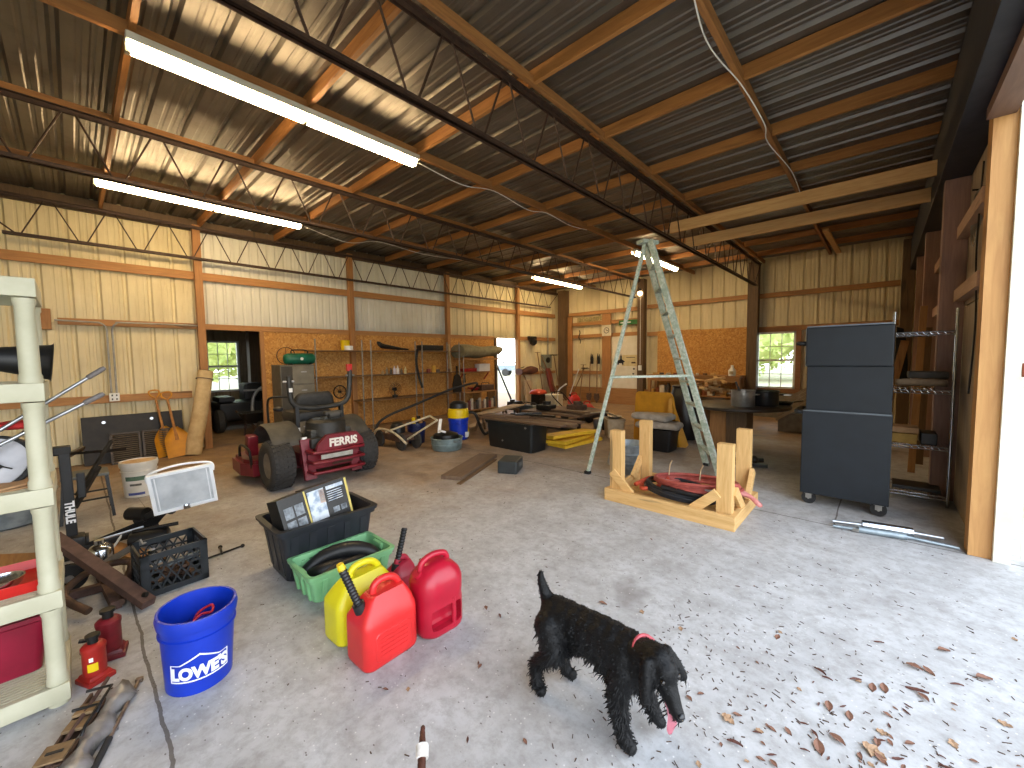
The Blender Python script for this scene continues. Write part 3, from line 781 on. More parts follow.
for p in ((.22, 0, 0), (.1, .11, .01)): MB().sphere(p, .016).build('socket', M_BLACKM, t, 60)

# ---------------------------------------------------------------- hitch bike rack
t = thing('bike_rack', 'black hitch bike rack with white lettering lying folded behind the cream shelf', 'bike rack', (-4.8, -.06, 0))
b = MB(); b.bar((.0, -.02, .12), (.0, -.03, .84), .065, .06, (1, 0, 0), bev=.01); b.build('mast', M_BLACK, t)
text_mesh('lettering', 'THULE', .072, mat('letter_white', '#e9e9ea', '#dcdcde', 6, .5), t, (.0315, -.0245, .36), (R(90), R(90), R(90)), .001, .003, .82)
b = MB(); b.box((.02, -.02, .085), (.17, .15, .16), bev=.03); b.cyl((.02, -.1, .1), (.02, .07, .1), .06, n=20); b.build('pivot', M_BLACK, t, 40)
b = MB(); b.bar((.08, -.06, .045), (.1, .5, .10), .045, .05, bev=.008); b.bar((.1, .5, .1), (.06, .62, .2), .045, .045); b.build('support_arm', M_BLACKM, t)
b = MB(); b.bar((.06, .1, .10), (.07, .40, .13), .10, .02, bev=.006); b.build('wheel_tray', M_ALU, t)
b = MB(); b.bar((.05, .36, .17), (.2, .60, .30), .09, .06, bev=.012); b.cyl((.0, .32, .24), (.12, .42, .24), .055, n=16); b.build('clamp', M_BLACK, t, 40)
b = MB(); b.bar((-.02, -.03, .80), (-.6, .08, .78), .03, .03); b.bar((-.02, -.05, .83), (-.7, .36, .70), .022, .022); b.box((-.02, -.04, .86), (.1, .1, .07), bev=.012); b.build('fold_arm', M_BLACKM, t)
b = MB(); b.bar((-.1, .02, .46), (-.42, .26, .84), .022, .022); b.bar((-.02, .0, .38), (-.28, .16, .64), .04, .03); b.build('brace', mat('dark_grey_metal', '#3c3a36', '#2c2a28', 16, .5, .4), t)
b = MB(); b.bar((-.03, .05, .45), (-.03, .05, .66), .05, .05, bev=.01); b.build('ratchet', M_BLACK, t)
for y in (.2, .31):
    b = MB(); b.bar((.26, y - .03, .02), (.1, y + .06, .10), .008, .016); b.build('strap', M_WHITE, t)
b = MB(); b.bar((.14, -.05, .03), (-.4, -.05, .03), .05, .05, bev=.004); b.build('hitch_bar', M_BLACKM, t)

# floodlight on the arm end of the rack: square reflector head on a bent arm
t = thing('floodlight', 'square silver-framed floodlight head propped on the black rack in front of the white bucket', 'floodlight', (-4.32, .575, -.015), 0)
t.rotation_euler = (0, 0, R(0))
Mx = Matrix.Translation((0, 0, .50)) @ Euler((R(5), R(12), R(-8))).to_matrix().to_4x4()
def xf(b):
    for v in b.bm.verts: v.co = Mx @ v.co
    return b
b = MB(); w, h = .43, .36
for s in (-1, 1):
    b.box((.0, s * (w / 2 - .013), 0), (.03, .026, h), bev=.004); b.box((0, 0, s * (h / 2 - .013)), (.03, w - .05, .026), bev=.004)
    b.box((.012, s * (w / 2 - .045), 0), (.012, .008, h - .07)); 
xf(b).build('frame', mat('silver_frame', '#f4f6f8', '#e6e9ec', 9, .35, 0), t)
M_REFL = mat('reflector', '#d8dcdf', '#a4abb0', 5, .42, .1, .15, .3, .7)
b = MB(); b.box((-.002, 0, 0), (.006, w - .05, h - .05)); xf(b).build('lens', M_REFL, t)
b = MB(); rr = [[(-.01, y * k, z * k) if i == 0 else (-.16, y * .5, z * .5) for y, z in ((-.2, -.165), (.2, -.165), (.2, .165), (-.2, .165))] for i, k in enumerate((1, .5))]
b.loft(rr); xf(b).build('housing', mat('grey_housing', '#6a665c', '#58544b', 9, .6), t)
b = MB(); b.tube(bez([(-.03, -.215, .1), (-.05, -.2, .17), (-.06, 0, .2), (-.05, .2, .17), (-.03, .215, .1)], 6), .01, 8); xf(b).build('handle', mat('silver_frame', '', ''), t, 60)
b = MB(); b.box((.02, .0, -h / 2 + .02), (.03, .045, .035), bev=.005); b.cyl((.015, 0, -h / 2 + .03), (.05, 0, -h / 2 + .05), .008); xf(b).build('latch', M_CHROME, t)
b = MB(); b.tube([(-.1, -.05, .46), (-.2, -.06, .33), (-.26, -.06, .26)], .035, 12); b.build('neck', M_BLACK, t, 60)
t = thing('black_canister', 'low black cylinder lying on the floor behind the milk crate', 'canister', (-4.3, .50, .085), R(70))
t.location = (-4.55, .36, .066); t.scale = (.72, .72, .72)
b = MB(); b.tube([(-.18, 0, 0), (-.17, 0, 0), (.17, 0, 0), (.18, 0, 0)], [.075, .088, .088, .075], 24); b.build('body', M_BLACK, t, 40)
b = MB(); b.tube([(-.15, .0, .1), (.26, .06, .10)], .022, 12); b.build('pipe', M_BLACKM, t, 60)

# rusty bar and scrap
t = thing('rusty_bar', 'long rusty steel bar propped on scrap beside the milk crate', 'bar', (0, 0, 0))
b = MB(); b.bar((-3.36, .24, .035), (-4.15, -.16, .37), .075, .05, bev=.004); b.build('bar', M_RUST, t)
b = MB(); b.cyl((-3.40, .22, .085), (-3.385, .235, .087), .015, n=12); b.build('bolt', M_BLACKM, t)
t = thing('trailer_frame', 'low rusty bent steel frame on the floor under the long rusty bar', 'frame', (0, 0, 0))
b = MB(); b.tube(bez([(-3.5, -.02, .05), (-3.7, -.12, .12), (-3.95, .02, .14), (-4.0, .2, .1), (-3.75, .16, .06), (-3.5, .12, .04)], 6), .022, 10); b.build('bent_tube', M_BROWNST, t, 60)
b = MB(); b.bar((-4.1, .05, .03), (-3.5, .10, .03), .05, .05); b.bar((-3.9, -.2, .03), (-3.85, .2, .03), .05, .05); b.build('rail', M_RUST, t)
t = thing('pulley_wheel', 'small black pulley wheel on edge behind the long rusty bar', 'pulley', (-4.02, -.10, .10), 0)
b = MB(); b.lathe([(.02, -.02), (.09, -.02), (.095, -.012), (.08, 0), (.095, .012), (.09, .02), (.02, .02)], (0, 0, 0), 28, 1, 1, Matrix.Rotation(R(90), 3, 'Y')); b.build('rim', M_RUBBER, t, 40)
b = MB(); b.cyl((-.03, 0, 0), (.035, 0, 0), .025, n=14); b.build('hub', M_ALU, t, 40)
t = thing('steel_canister', 'small shiny steel can behind the long rusty bar', 'can', (-4.32, .06, 0))
b = MB(); b.lathe([(0, 0), (.07, 0), (.075, .02), (.075, .15), (.05, .18), (.03, .19), (.03, .22), (0, .22)], (0, 0, 0), 24); b.build('body', M_CHROME, t, 40)
t = thing('angle_iron', 'grey steel angle leaning on the near end of the milk crate', 'angle', (0, 0, 0))
b = MB(); b.bar((-4.2, .02, .03), (-3.84, .28, .27), .04, .012); b.bar((-4.19, .0, .045), (-3.83, .26, .285), .012, .04); b.build('angle', M_GREYMET, t)
t = thing('plank', 'rough brown plank on the floor behind the long rusty bar', 'plank', (0, 0, 0))
b = MB(); b.bar((-4.75, .1, .02), (-4.1, .35, .02), .13, .04); b.build('plank', M_WOODX, t)

# ---------------------------------------------------------------- folding stool, white bucket, leaning things on the left wall
t = thing('folding_stool', 'black metal folding stool with a grey seat behind the bike rack', 'stool', (-5.95, .02, 0))
b = MB(); b.box((0, 0, .43), (.34, .34, .03), bev=.01); b.build('seat', M_GREYP, t)
for s in (-1, 1):
    for q in (-1, 1):
        b = MB(); b.bar((q * .14, s * .15, .42), (-q * .02 + q * .24, s * .18, 0), .024, .024); b.build('leg', M_BLACKM, t)
for q in (-1, 1): b = MB(); b.bar((q * .19, -.16, .2), (q * .19, .16, .2), .016, .016); b.build('stretcher', M_BLACKM, t)
M_WPAIL = mat('white_pail', '#dedbd3', '#cfcabd', 7, .45)
t = pail((-6.42, .46, 0), M_WPAIL, 'white plastic bucket with a worn printed label behind the floodlight', h=.41, r0=.142, r1=.165)
for nm, a0, a1, z0, z1, mm in (('green_label', -55, 25, .20, .25, mat('label_green', '#5e7a66', '#47614f', 30, .6)), ('dark_print', -40, 0, .14, .165, mat('label_ink', '#55554e', '#6d6c62', 30, .6)), ('blue_label', -50, 10, .03, .06, mat('label_blue', '#3c4686', '#4a548e', 30, .6))):
    b = MB(); b.loft([[((.142 + .023 * z / .41 + .002) * math.cos(R(a)), (.142 + .023 * z / .41 + .002) * math.sin(R(a)), z) for a in range(a0, a1 + 1, 5)] for z in (z0, z1)], False, False)
    b.build(nm, mm, t, 180)
b = MB(); b.cyl((0, 0, .36), (0, 0, .40), .15, .156, 28); b.build('filling', mat('pale_dust', '#c8ac86', '#b4946c', 14, .9), t, 40)
def lean(name, label, cat, loc, parts):
    t = thing(name, label, cat, loc)
    for n, b, m, sm in parts: b.build(n, m, t, sm)
    return t
# dark panels
t = thing('leaning_panel', 'wide black panel leaning against the left cream wall', 'panel', (-8.82, .63, 0), 0); t.rotation_euler = (0, R(-7), 0)
b = MB(); b.box((0, 0, .37), (.03, 1.2, .74), bev=.008); b.build('sheet', mat('panel_black', '#1d1a17', '#2a2520', 9, .6), t)
for y in (-.36, .2): b = MB(); b.cyl((.014, y, .64), (.022, y, .64), .022, n=16); b.build('fastener', M_ALU, t, 40)
for i, (y, lab) in enumerate(((.49, 'slatted brown grille leaning on the black panel, beside its twin'), (.86, 'slatted brown grille leaning on the black panel, nearest the yellow scoops'))):
    t = thing('louvre_grille', lab, 'grille', (-8.62, y, 0)); t.rotation_euler = (0, R(-12), 0)
    b = MB(); w, h = .35, .48
    for s in (-1, 1): b.box((0, s * (w / 2 - .012), h / 2), (.02, .024, h)); b.box((0, 0, .012 if s < 0 else h - .012), (.02, w, .024))
    b.build('frame', mat('grille_brown', '#3b3229', '#4a4035', 9, .55), t)
    b = MB()
    for k in range(14): b.box((0, 0, .04 + k * .031), (.02, w - .04, .006), (0, R(35), 0))
    b.build('slats', mat('grille_slat', '#6d6152', '#5a4f42', 9, .5), t)
# grain scoops
M_SCOOP = mat('scoop_yellow', '#c98a18', '#b87a12', 8, .5)
def scoop(loc, rot, lab):
    t = thing('scoop_shovel', lab, 'shovel', loc, rot=rot, group='yellow scoop shovels leaning on the left wall')
    b = MB(); n = 10; rings = []
    for i in range(n + 1):
        v = i / n; z = .02 + .50 * v; w = .17 * (1 if v < .55 else 1 - ((v - .55) / .45) ** 1.6 * .8); dp = .05 * (v + .15)
        out = []
        for j in range(13): u = -1 + j / 6; out.append((-dp * (1 - abs(u) ** 2.2), u * w, z))
        for j in range(12, -1, -1): u = -1 + j / 6; out.append((-dp * (1 - abs(u) ** 2.2) - .006, u * w, z))
        rings.append(out)
    b.loft(rings); b.build('blade', M_SCOOP, t, 60)
    b = MB(); b.tube([(-.045, 0, .30), (-.05, 0, .45), (-.045, 0, 1.02)], [.03, .019, .017], 12); b.build('shaft', mat('shaft_orange', '#b07a3c', '#946230', 20, .6), t, 60)
    b = MB(); b.tube(bez([(-.045, 0, 1.0), (-.045, -.06, 1.06), (-.045, -.055, 1.13), (-.045, .055, 1.13), (-.045, .06, 1.06), (-.045, 0, 1.0)], 5), .012, 8); b.build('grip', M_SCOOP, t, 60)
    return t
scoop((-8.45, 1.13, 0), (R(6), R(-18), R(-2)), 'yellow scoop shovel facing the room beside the tan roll')
scoop((-8.62, 1.02, 0), (R(4), R(-12), R(14)), 'yellow scoop shovel turned sideways behind the front one')
# roll
t = thing('fabric_roll', 'tall tan fabric roll leaning on the left wall by the side-room opening', 'roll', (-8.5, 1.29, 0)); t.rotation_euler = (R(-11), R(-9), 0)
b = MB(); rings = []
for i in range(25):
    v = i / 24; z = 1.44 * v; rr_ = .12 * (1 - .1 * v)
    ring = []
    for j in range(24):
        a = 2 * PI * j / 24; k = 1 + .06 * math.sin(3 * a + 5 * v) + .05 * noise.noise(Vector((math.cos(a) * 2, math.sin(a) * 2, z * 6)))
        ring.append((rr_ * k * math.cos(a), rr_ * k * math.sin(a), z))
    rings.append(ring)
b.loft(rings); b.build('roll', mat('tan_canvas', '#cbb286', '#b89d70', 9, .9, 0, .4), t, 70)
b = MB(); b.tube([(.12 * math.cos(2 * PI * i / 20), .12 * math.sin(2 * PI * i / 20), 1.30) for i in range(20)], .008, 6, True); b.build('strap', M_BROWNST, t, 60)
b = MB(); b.lathe([(.07, 1.4), (.07, 1.455), (.02, 1.45), (.02, 1.42)], (0, 0, 0), 16); b.build('roll_core', M_BROWNST, t, 60)
# conduit and outlet
t = thing('electrical_conduit', 'grey conduit pipes bending down the left cream wall to a white outlet', 'conduit', (0, 0, 0))
b = MB(); b.tube(bez([(-8.93, -.15, 2.2), (-8.93, .2, 2.19), (-8.93, .32, 2.18), (-8.93, .38, 2.1), (-8.93, .385, 1.9), (-8.93, .385, 1.08)], 6), .013, 8); b.build('pipe', M_GREYMET, t, 60)
b = MB(); b.tube(bez([(-8.93, 1.55, 2.2), (-8.93, .6, 2.2), (-8.93, .5, 2.18), (-8.93, .45, 2.1), (-8.93, .445, 1.9), (-8.93, .445, 1.08)], 6), .013, 8); b.build('pipe', M_GREYMET, t, 60)
b = MB(); b.box((-8.94, .415, 1.02), (.06, .12, .13), bev=.008); b.build('outlet', M_WHITE, t)
b = MB()
for z in (.99, 1.05):
    for y in (.39, .44): b.box((-8.908, y, z), (.004, .018, .028))
b.build('socket', M_BLACK, t)
LEAF_XY = [(-1.19, 1.00, 0.051), (-1.01, 1.15, 0.044), (-0.93, 1.32, 0.061), (-1.44, 1.30, 0.054), (-1.64, 1.65, 0.076), (-1.76, 1.65, 0.067), (-1.46, 1.31, 0.046), (-1.59, 0.98, 0.038), (-1.24, 2.17, 0.079), (-1.02, 2.25, 0.055), (-0.84, 2.09, 0.044), (-0.79, 2.25, 0.051), (-0.66, 1.58, 0.069), (-0.56, 1.86, 0.050), (-2.58, 1.73, 0.056), (-1.67, 0.91, 0.042), (-0.37, 2.53, 0.069), (-0.39, 2.36, 0.042), (-0.51, 2.30, 0.033), (-0.17, 2.38, 0.097), (-0.14, 2.35, 0.069), (-0.04, 2.43, 0.077), (0.02, 2.42, 0.084), (0.06, 2.45, 0.091), (0.17, 2.53, 0.124), (0.19, 2.50, 0.081), (0.17, 2.72, 0.098), (0.22, 2.73, 0.088), (0.41, 2.84, 0.111), (0.31, 2.70, 0.075), (-0.12, 2.16, 0.087), (-0.05, 2.16, 0.077), (-0.19, 1.99, 0.053), (-0.38, 1.70, 0.093), (-0.43, 1.80, 0.084), (-0.13, 1.90, 0.106), (-0.15, 1.96, 0.073), (-0.08, 1.99, 0.094), (0.03, 2.02, 0.119), (0.05, 2.00, 0.076), (0.13, 2.35, 0.062), (0.04, 2.84, 0.068), (0.29, 2.98, 0.094), (-0.23, 2.19, 0.033), (-0.24, 2.09, 0.036), (-0.42, 1.66, 0.036), (-0.25, 1.71, 0.055), (0.43, 2.54, 0.067), (0.58, 3.35, 0.048), (-0.46, 1.52, 0.041), (-0.59, 1.80, 0.057), ]
# ---------------------------------------------------------------- zero-turn mower, its back to the camera
M_MRED = mat('mower_red', '#7c1c2a', '#6a1822', 9, .35, .1)
M_TYRE = mat('mower_tyre', '#2b2a29', '#363432', 24, .8)
t = thing('riding_mower', 'dark red zero-turn mower with white lettering on its rear bumper', 'mower', (-5.4, 2.16, 0))
def wheel(y, w, r, x=0):
    b = MB(); n = 40; W = w / 2
    prof = [(r * .52, -W * .8), (r * .62, -W * .95), (r * .85, -W), (r * .96, -W * .82), (r, -W * .55), (r, W * .55), (r * .96, W * .82), (r * .85, W), (r * .62, W * .95), (r * .52, W * .8)]
    mm = Matrix.Rotation(R(90), 3, 'X')
    b.lathe(prof, (x, y, r), n, 1, 1, mm)
    o = b.build('tyre', M_TYRE, t, 50)
    b = MB()
    for k in range(30):
        a = 2 * PI * k / 30
        for q in (-.66, -.33, 0, .33, .66):
            a2 = a + (q * .12)
            c = Vector((x + (r + .002) * math.cos(a2), y + q * W, r + (r + .002) * math.sin(a2)))
            b.box(c, (.012, W * .26, .034), (0, -a2, 0))
    b.build('tread', M_TYRE, o)
    b = MB(); b.lathe([(0, -W * .35), (r * .3, -W * .35), (r * .42, -W * .55), (r * .55, -W * .78), (r * .55, W * .78), (r * .42, W * .5), (r * .3, W * .3), (0, W * .3)], (x, y, r), 28, 1, 1, mm)
    b.build('rim', mat('mower_rim', '#8d8272', '#776d60', 10, .5, .3), o, 40)
wheel(-.54, .27, .295); wheel(.53, .27, .295)
for y in (-.42, .42):
    b = MB(); r = .15; b.lathe([(0, -.05), (r * .8, -.055), (r, -.03), (r, .03), (r * .8, .055), (0, .05)], (-1.45, y, r), 24, 1, 1, Matrix.Rotation(R(90), 3, 'X')); b.build('caster_wheel', M_TYRE, t, 50)
    b = MB(); b.bar((-1.45, y, .15), (-1.40, y, .46), .06, .06); b.bar((-1.40, y, .46), (-.9, y * .7, .42), .06, .06); b.build('caster_arm', M_MRED, t)
b = MB(); b.box((-.45, 0, .33), (1.1, .62, .14), bev=.01); b.box((.05, 0, .30), (.4, .55, .2), bev=.01); b.build('chassis', M_MRED, t)
# deck
b = MB(); out = [(-1.15, -.62), (-1.0, -.78), (-.55, -.80), (-.32, -.72), (-.32, .72), (-.55, .80), (-1.0, .78), (-1.15, .62)]
b.prism(out, .15, Matrix.Translation((0, 0, .19))); b.prism([(x * .96 - .03, y * .95) for x, y in out], .05, Matrix.Translation((0, 0, .285))); b.build('mower_deck', M_MRED, t)
b = MB(); b.tube(bez([(-.36, -.72, .22), (-.33, -.74, .40), (-.42, -.74, .46), (-.75, -.74, .46), (-.8, -.74, .3)], 5), .016, 8); b.build('deck_guard', M_BLACKM, t, 60)
b = MB(); b.box((-.55, -.66, .48), (.14, .12, .26), (0, R(8), 0), bev=.02); b.build('belt_cover', M_MRED, t)
# fenders: rounded shells over each drive wheel
M_FEN = mat('fender_grey', '#4c4840', '#3c3933', 10, .6)
for s, y0, y1 in ((-1, -.62, -.27), (1, .27, .60)):
    b = MB(); rings = []
    for a in range(20, 171, 15):
        x, z = .43 * math.cos(R(a)) - .26, .42 + .36 * math.sin(R(a)) * .98
        rings.append([(x, y0, z - .02), (x, y1, z - .02), (x, y1 - .02, z), (x, y0 + .03, z)])
    b.loft(rings); b.build('fender', M_FEN, t, 50)
b = MB(); b.box((-1.05, 0, .40), (.6, .60, .03), bev=.008); b.build('foot_plate', M_BLACKM, t)
# engine
b = MB(); b.box((.02, .02, .52), (.46, .50, .14), bev=.04); b.lathe([(0, .79), (.19, .79), (.24, .76), (.25, .62), (.28, .55), (0, .55)], (.0, .06, 0), 28); b.build('engine_block', mat('engine_black', '#262522', '#34322e', 12, .55, .2), t, 40)
b = MB()
for k in range(12): b.bar((.02 + .06 * math.cos(k * PI / 6), .06 + .06 * math.sin(k * PI / 6), .798), (.02 + .165 * math.cos(k * PI / 6), .06 + .165 * math.sin(k * PI / 6), .798), .008, .01)
b.cyl((.02, .06, .79), (.02, .06, .815), .05); b.build('fan_screen', M_GREYP, t)
for y in (-.14, .27):
    b = MB(); b.box((.06, y, .62), (.2, .1, .12), bev=.02)
    for k in range(6): b.box((.06, y, .575 + k * .018), (.23, .12, .005))
    b.build('cylinder_head', mat('engine_grey', '#56544e', '#45433e', 14, .5, .4), t)
b = MB(); b.cyl((.10, .05, .85), (.10, .19, .85), .05, n=16); b.box((.08, .12, .87), (.1, .22, .04), bev=.01); b.build('air_filter', mat('dusty_black', '#3b3935', '#4a4741', 12, .7), t, 40)
# red rear frame
b = MB()
for y in (-.24, .35):
    b.bar((.22, y, .08), (.15, y - .02, .58), .06, .14, (0, 1, 0), bev=.006)
b.build('rear_frame', M_MRED, t)
b = MB(); P = [(-.23, .45), (.37, .47), (.355, .54), (.28, .635), (-.10, .635), (-.21, .53)]
b.prism(P, .025, Matrix.Translation((.40, 0, 0)) @ Matrix(((0, 0, 1, 0), (1, 0, 0, 0), (0, 1, 0, 0), (0, 0, 0, 1)))); 
b.prism([(x * .97 + .002, y) for x, y in P], .02, Matrix.Translation((.35, 0, .0)) @ Matrix(((0, 0, 1, 0), (1, 0, 0, 0), (0, 1, 0, 0), (0, 0, 0, 1))))
b.build('bumper_panel', M_MRED, t)
text_mesh('lettering', 'FERRIS', .135, mat('letter_cream', '#ece6dc', '#ddd6ca', 6, .5), t, (.416, .10, .535), (R(90), 0, R(90)), .001, .006, .92)
for z in (.435, .31, .185):
    b = MB(); b.tube(bez([(.1, -.27, z), (.36, -.26, z), (.40, -.22, z), (.41, .1, z), (.40, .33, z), (.36, .38, z), (.1, .40, z)], 5), .021, 8); b.build('bumper_bar', M_MRED, t, 60)
b = MB(); b.box((.36, .04, .365), (.02, .40, .055), bev=.004); b.build('number_plate', mat('pale_plate', '#c3bcb0', '#aba497', 16, .5), t)
b = MB(); b.cyl((.22, .02, .27), (.22, .28, .27), .06, n=18); b.build('muffler', M_BROWNST, t, 40)
# shock absorbers
b = MB(); b.cyl((.18, -.265, .34), (.12, -.265, .60), .035, n=14); b.build('damper', M_WHITE, t, 40)
b = MB(); b.tube([(.18 - .06 * i / 60 + .04 * math.cos(i * .75), -.265 + .04 * math.sin(i * .75), .30 + .28 * i / 60) for i in range(61)], .007, 6); b.build('spring', M_BLACKM, t, 60)
# roll bar
M_ROPS = mat('rops_grey', '#2d2d2b', '#3a3936', 12, .5, .2)
b = MB(); b.tube(bez([(-.2, -.30, 1.36), (-.2, -.295, 1.15), (-.2, -.27, 1.02), (-.2, -.17, .945), (-.2, .05, .92), (-.2, .36, .945), (-.2, .46, 1.02), (-.2, .49, 1.15), (-.2, .51, 1.42)], 7), .034, 10); b.build('roll_bar', M_ROPS, t, 60)
for y in (-.225, .36):
    b = MB(); b.bar((-.18, y, .50), (-.2, y, .95), .06, .045); b.build('roll_bar_post', M_BLACKM, t)
    b = MB(); b.box((-.15, y, .66), (.012, .035, .05)); b.build('decal', M_WHITE, t)
b = MB(); b.box((-.162, -.295, 1.18), (.01, .04, .05)); b.build('decal', M_WHITE, t)
b = MB(); b.cyl((-.2, -.37, 1.29), (-.2, -.24, 1.29), .014); b.cyl((-.2, .45, 1.34), (-.2, .57, 1.34), .014); b.build('lock_pin', M_ALU, t, 60)
b = MB(); b.box((-.2, .50, 1.45), (.06, .07, .1), bev=.01); b.build('red_cap', mat('bright_red', '', ''), t)
# seat
b = MB(); b.loft([rrect(.10, .50, .045, 4, .90), rrect(.14, .54, .06, 4, .96), rrect(.13, .50, .06, 4, 1.06), rrect(.10, .42, .05, 4, 1.12), rrect(.06, .36, .03, 4, 1.13)])
for v in b.bm.verts: v.co.x -= .31 - (v.co.z - 1) * .25; v.co.y += .04
b.build('seat_back', mat('seat_black', '#242321', '#302e2b', 18, .6), t, 60)
b = MB(); b.loft([rrect(.5, .5, .06, 4, .74), rrect(.54, .54, .08, 4, .80), rrect(.5, .5, .1, 4, .86)])
for v in b.bm.verts: v.co.x -= .56; v.co.y += .04
b.build('seat_cushion', mat('seat_black', '', ''), t, 60)
for s in (-1, 1):
    b = MB(); b.tube(bez([(-.95, s * .33, .5), (-.95, s * .34, .95), (-.85, s * .30, 1.05), (-.8, s * .1, 1.04)], 5), .016, 8); b.build('steering_lever', M_BLACKM, t, 60)
b = MB(); b.sphere((-.45, -.36, .92), .09, (1, .7, .4)); b.build('armrest', M_BLACK, t, 60)

# ---------------------------------------------------------------- black tote with two boxed lamps
t = thing('storage_tote', 'dark ribbed plastic tote holding two product boxes on the floor behind the green crate', 'tote', (-3.17, 1.22, 0))
M_TOTE = mat('tote_navy', '#24272d', '#1c1f24', 9, .45)
def tub(b, w, d, h, ins, lip, T=.006, r=.04):
    q = lambda z: (w - 2 * ins * (1 - z / h), d - 2 * ins * (1 - z / h))
    rr_ = []
    for z, o in ((0, -.01), (.012, 0), (h - .05, 0), (h - .05, lip * .6), (h - .02, lip * .7), (h - .02, lip), (h, lip), (h, -T), (h - .05, -T), (.016, -T), (.016, -.03)):
        a, c = q(z); rr_.append(rrect(a + 2 * o, c + 2 * o, r, 4, z))
    b.loft(rr_)
b = MB(); tub(b, .45, .68, .40, .05, .03); b.build('tub', M_TOTE, t, 40)
for s in (-1, 1):
    for k in range(5): b = MB(); b.bar((s * .181, -.25 + .125 * k, .05), (s * .215, -.25 + .125 * k, .33), .05, .012, (1, 0, 0)); b.build('rib', M_TOTE, t)
    for k in range(3): b = MB(); b.bar((-.12 + .12 * k, s * .294, .05), (-.12 + .12 * k, s * .330, .33), .05, .012, (0, 1, 0)); b.build('rib', M_TOTE, t)
M_BOXBLK = mat('box_black', '#1a1916', '#242220', 9, .4)
def product_box(loc, rot, w, h, label, faces, d=.14):
    t = thing('product_box', label, 'box', loc, rot=rot)
    MB().box((0, 0, h / 2), (d, w, h), bev=.003).build('carton', M_BOXBLK, t)
    for nm, y0, y1, z0, z1, mm in faces:
        MB().box2((d / 2, y0 * w, z0 * h), (d / 2 + .0015, y1 * w, z1 * h)).build(nm, mm, t)
    return t
M_BOXY = mat('box_yellow', '#d8c46a', '#cbb65a', 9, .5); M_BOXW = mat('box_print', '#cfd6dd', '#8fa0b4', 14, .5, lo=.45, hi=.6); M_BOXG = mat('box_photo', '#8d949a', '#3d4248', 22, .5); M_BOXO = mat('box_skin', '#c98f6a', '#e8dccd', 14, .5)
product_box((-3.05, 1.02, .28), (R(5), R(-16), R(10)), .20, .31, 'left black lamp box with four small pictures in the dark tote',
            [('yellow_edge', .44, .5, .02, .98, M_BOXY)] + [('picture', -.36 + .38 * i, -.04 + .38 * i, .50 - .32 * j, .76 - .32 * j, M_BOXG) for i in (0, 1) for j in (0, 1)])
bx = product_box((-3.10, 1.28, .27), (R(4), R(-14), R(6)), .33, .34, 'right black lamp box with a large pale picture in the dark tote',
            [('yellow_edge', .45, .5, .02, .98, M_BOXY), ('picture', -.46, -.08, .26, .92, M_BOXW), ('picture', -.2, -.08, .60, .9, M_BOXO), ('print_line', -.02, .4, .84, .92, M_BOXW), ('picture', 0.05, .2, .30, .42, M_BOXG), ('picture', .24, .38, .30, .42, M_BOXG)] +
            [('print_line', -.02, .34, .78 - .05 * k, .795 - .05 * k, M_BOXW) for k in range(5)])
o = MB().box((0, 0, 0), (.28, .5, .05), (R(4), R(6), 0), bev=.01).jitter(.01, 7).build('cardboard_pad', M_CARD, None, None, (-3.22, 1.22, .30)); tag(o, 'brown cardboard lying under the boxes in the dark tote', 'cardboard')
o = MB().box((0, 0, 0), (.30, .56, .24), bev=.02).build('packed_clutter', M_BOXBLK, None, None, (-3.17, 1.25, .14)); tag(o, 'dark packed clutter in the bottom of the dark tote', 'clutter')

# ---------------------------------------------------------------- green crate
t = thing('green_crate', 'light green plastic crate on the floor between the dark tote and the fuel cans', 'crate', (-2.755, 1.21, 0))
M_GREEN = mat('green_plastic', '#84bd88', '#78b27e', 6, .45)
b = MB(); tub(b, .37, .57, .20, .03, .018, .006, .03); b.build('tub', M_GREEN, t, 40)
for s in (-1, 1):
    for k in range(4): b = MB(); b.box((s * .172, -.20 + .135 * k, .09), (.022, .035, .15), (0, s * R(9), 0), bev=.004); b.build('rib', M_GREEN, t)
    for k in range(3): b = MB(); b.box((-.1 + .1 * k, s * .272, .09), (.03, .022, .15), (-s * R(9), 0, 0), bev=.004); b.build('rib', M_GREEN, t)
    b = MB(); b.box((0, s * .277, .165), (.12, .04, .05), bev=.012); b.build('handle', M_GREEN, t)
b = MB()
for k in range(9): b.box((-.1745, -.2 + k * .05, .155), (.004, .02, .02))
b.build('vent_holes', mat('hole_green', '#2b5a30', '#2b5a30', 5, .7), t)
b = MB(); b.tube(bez([(-.12, -.24, .12), (-.10, -.1, .2), (-.02, .05, .235), (.06, .17, .2), (.1, .22, .12)], 8), [.035 + .02 * math.sin(PI * i / 32) for i in range(33)], 12)
b.tube(bez([(.08, -.22, .1), (.04, -.08, .15), (.08, .08, .17), (.02, .2, .13)], 6), .045, 12); b.tube(bez([(-.1, -.2, .1), (.0, -.12, .16), (.0, .1, .14), (-.1, .2, .12)], 6), .05, 12)
o = b.build('rubber_bag', M_BLACK, None, 60, (-2.755, 1.21, -.035)); tag(o, 'black rubber bag and hose bundled in the light green crate', 'bag')

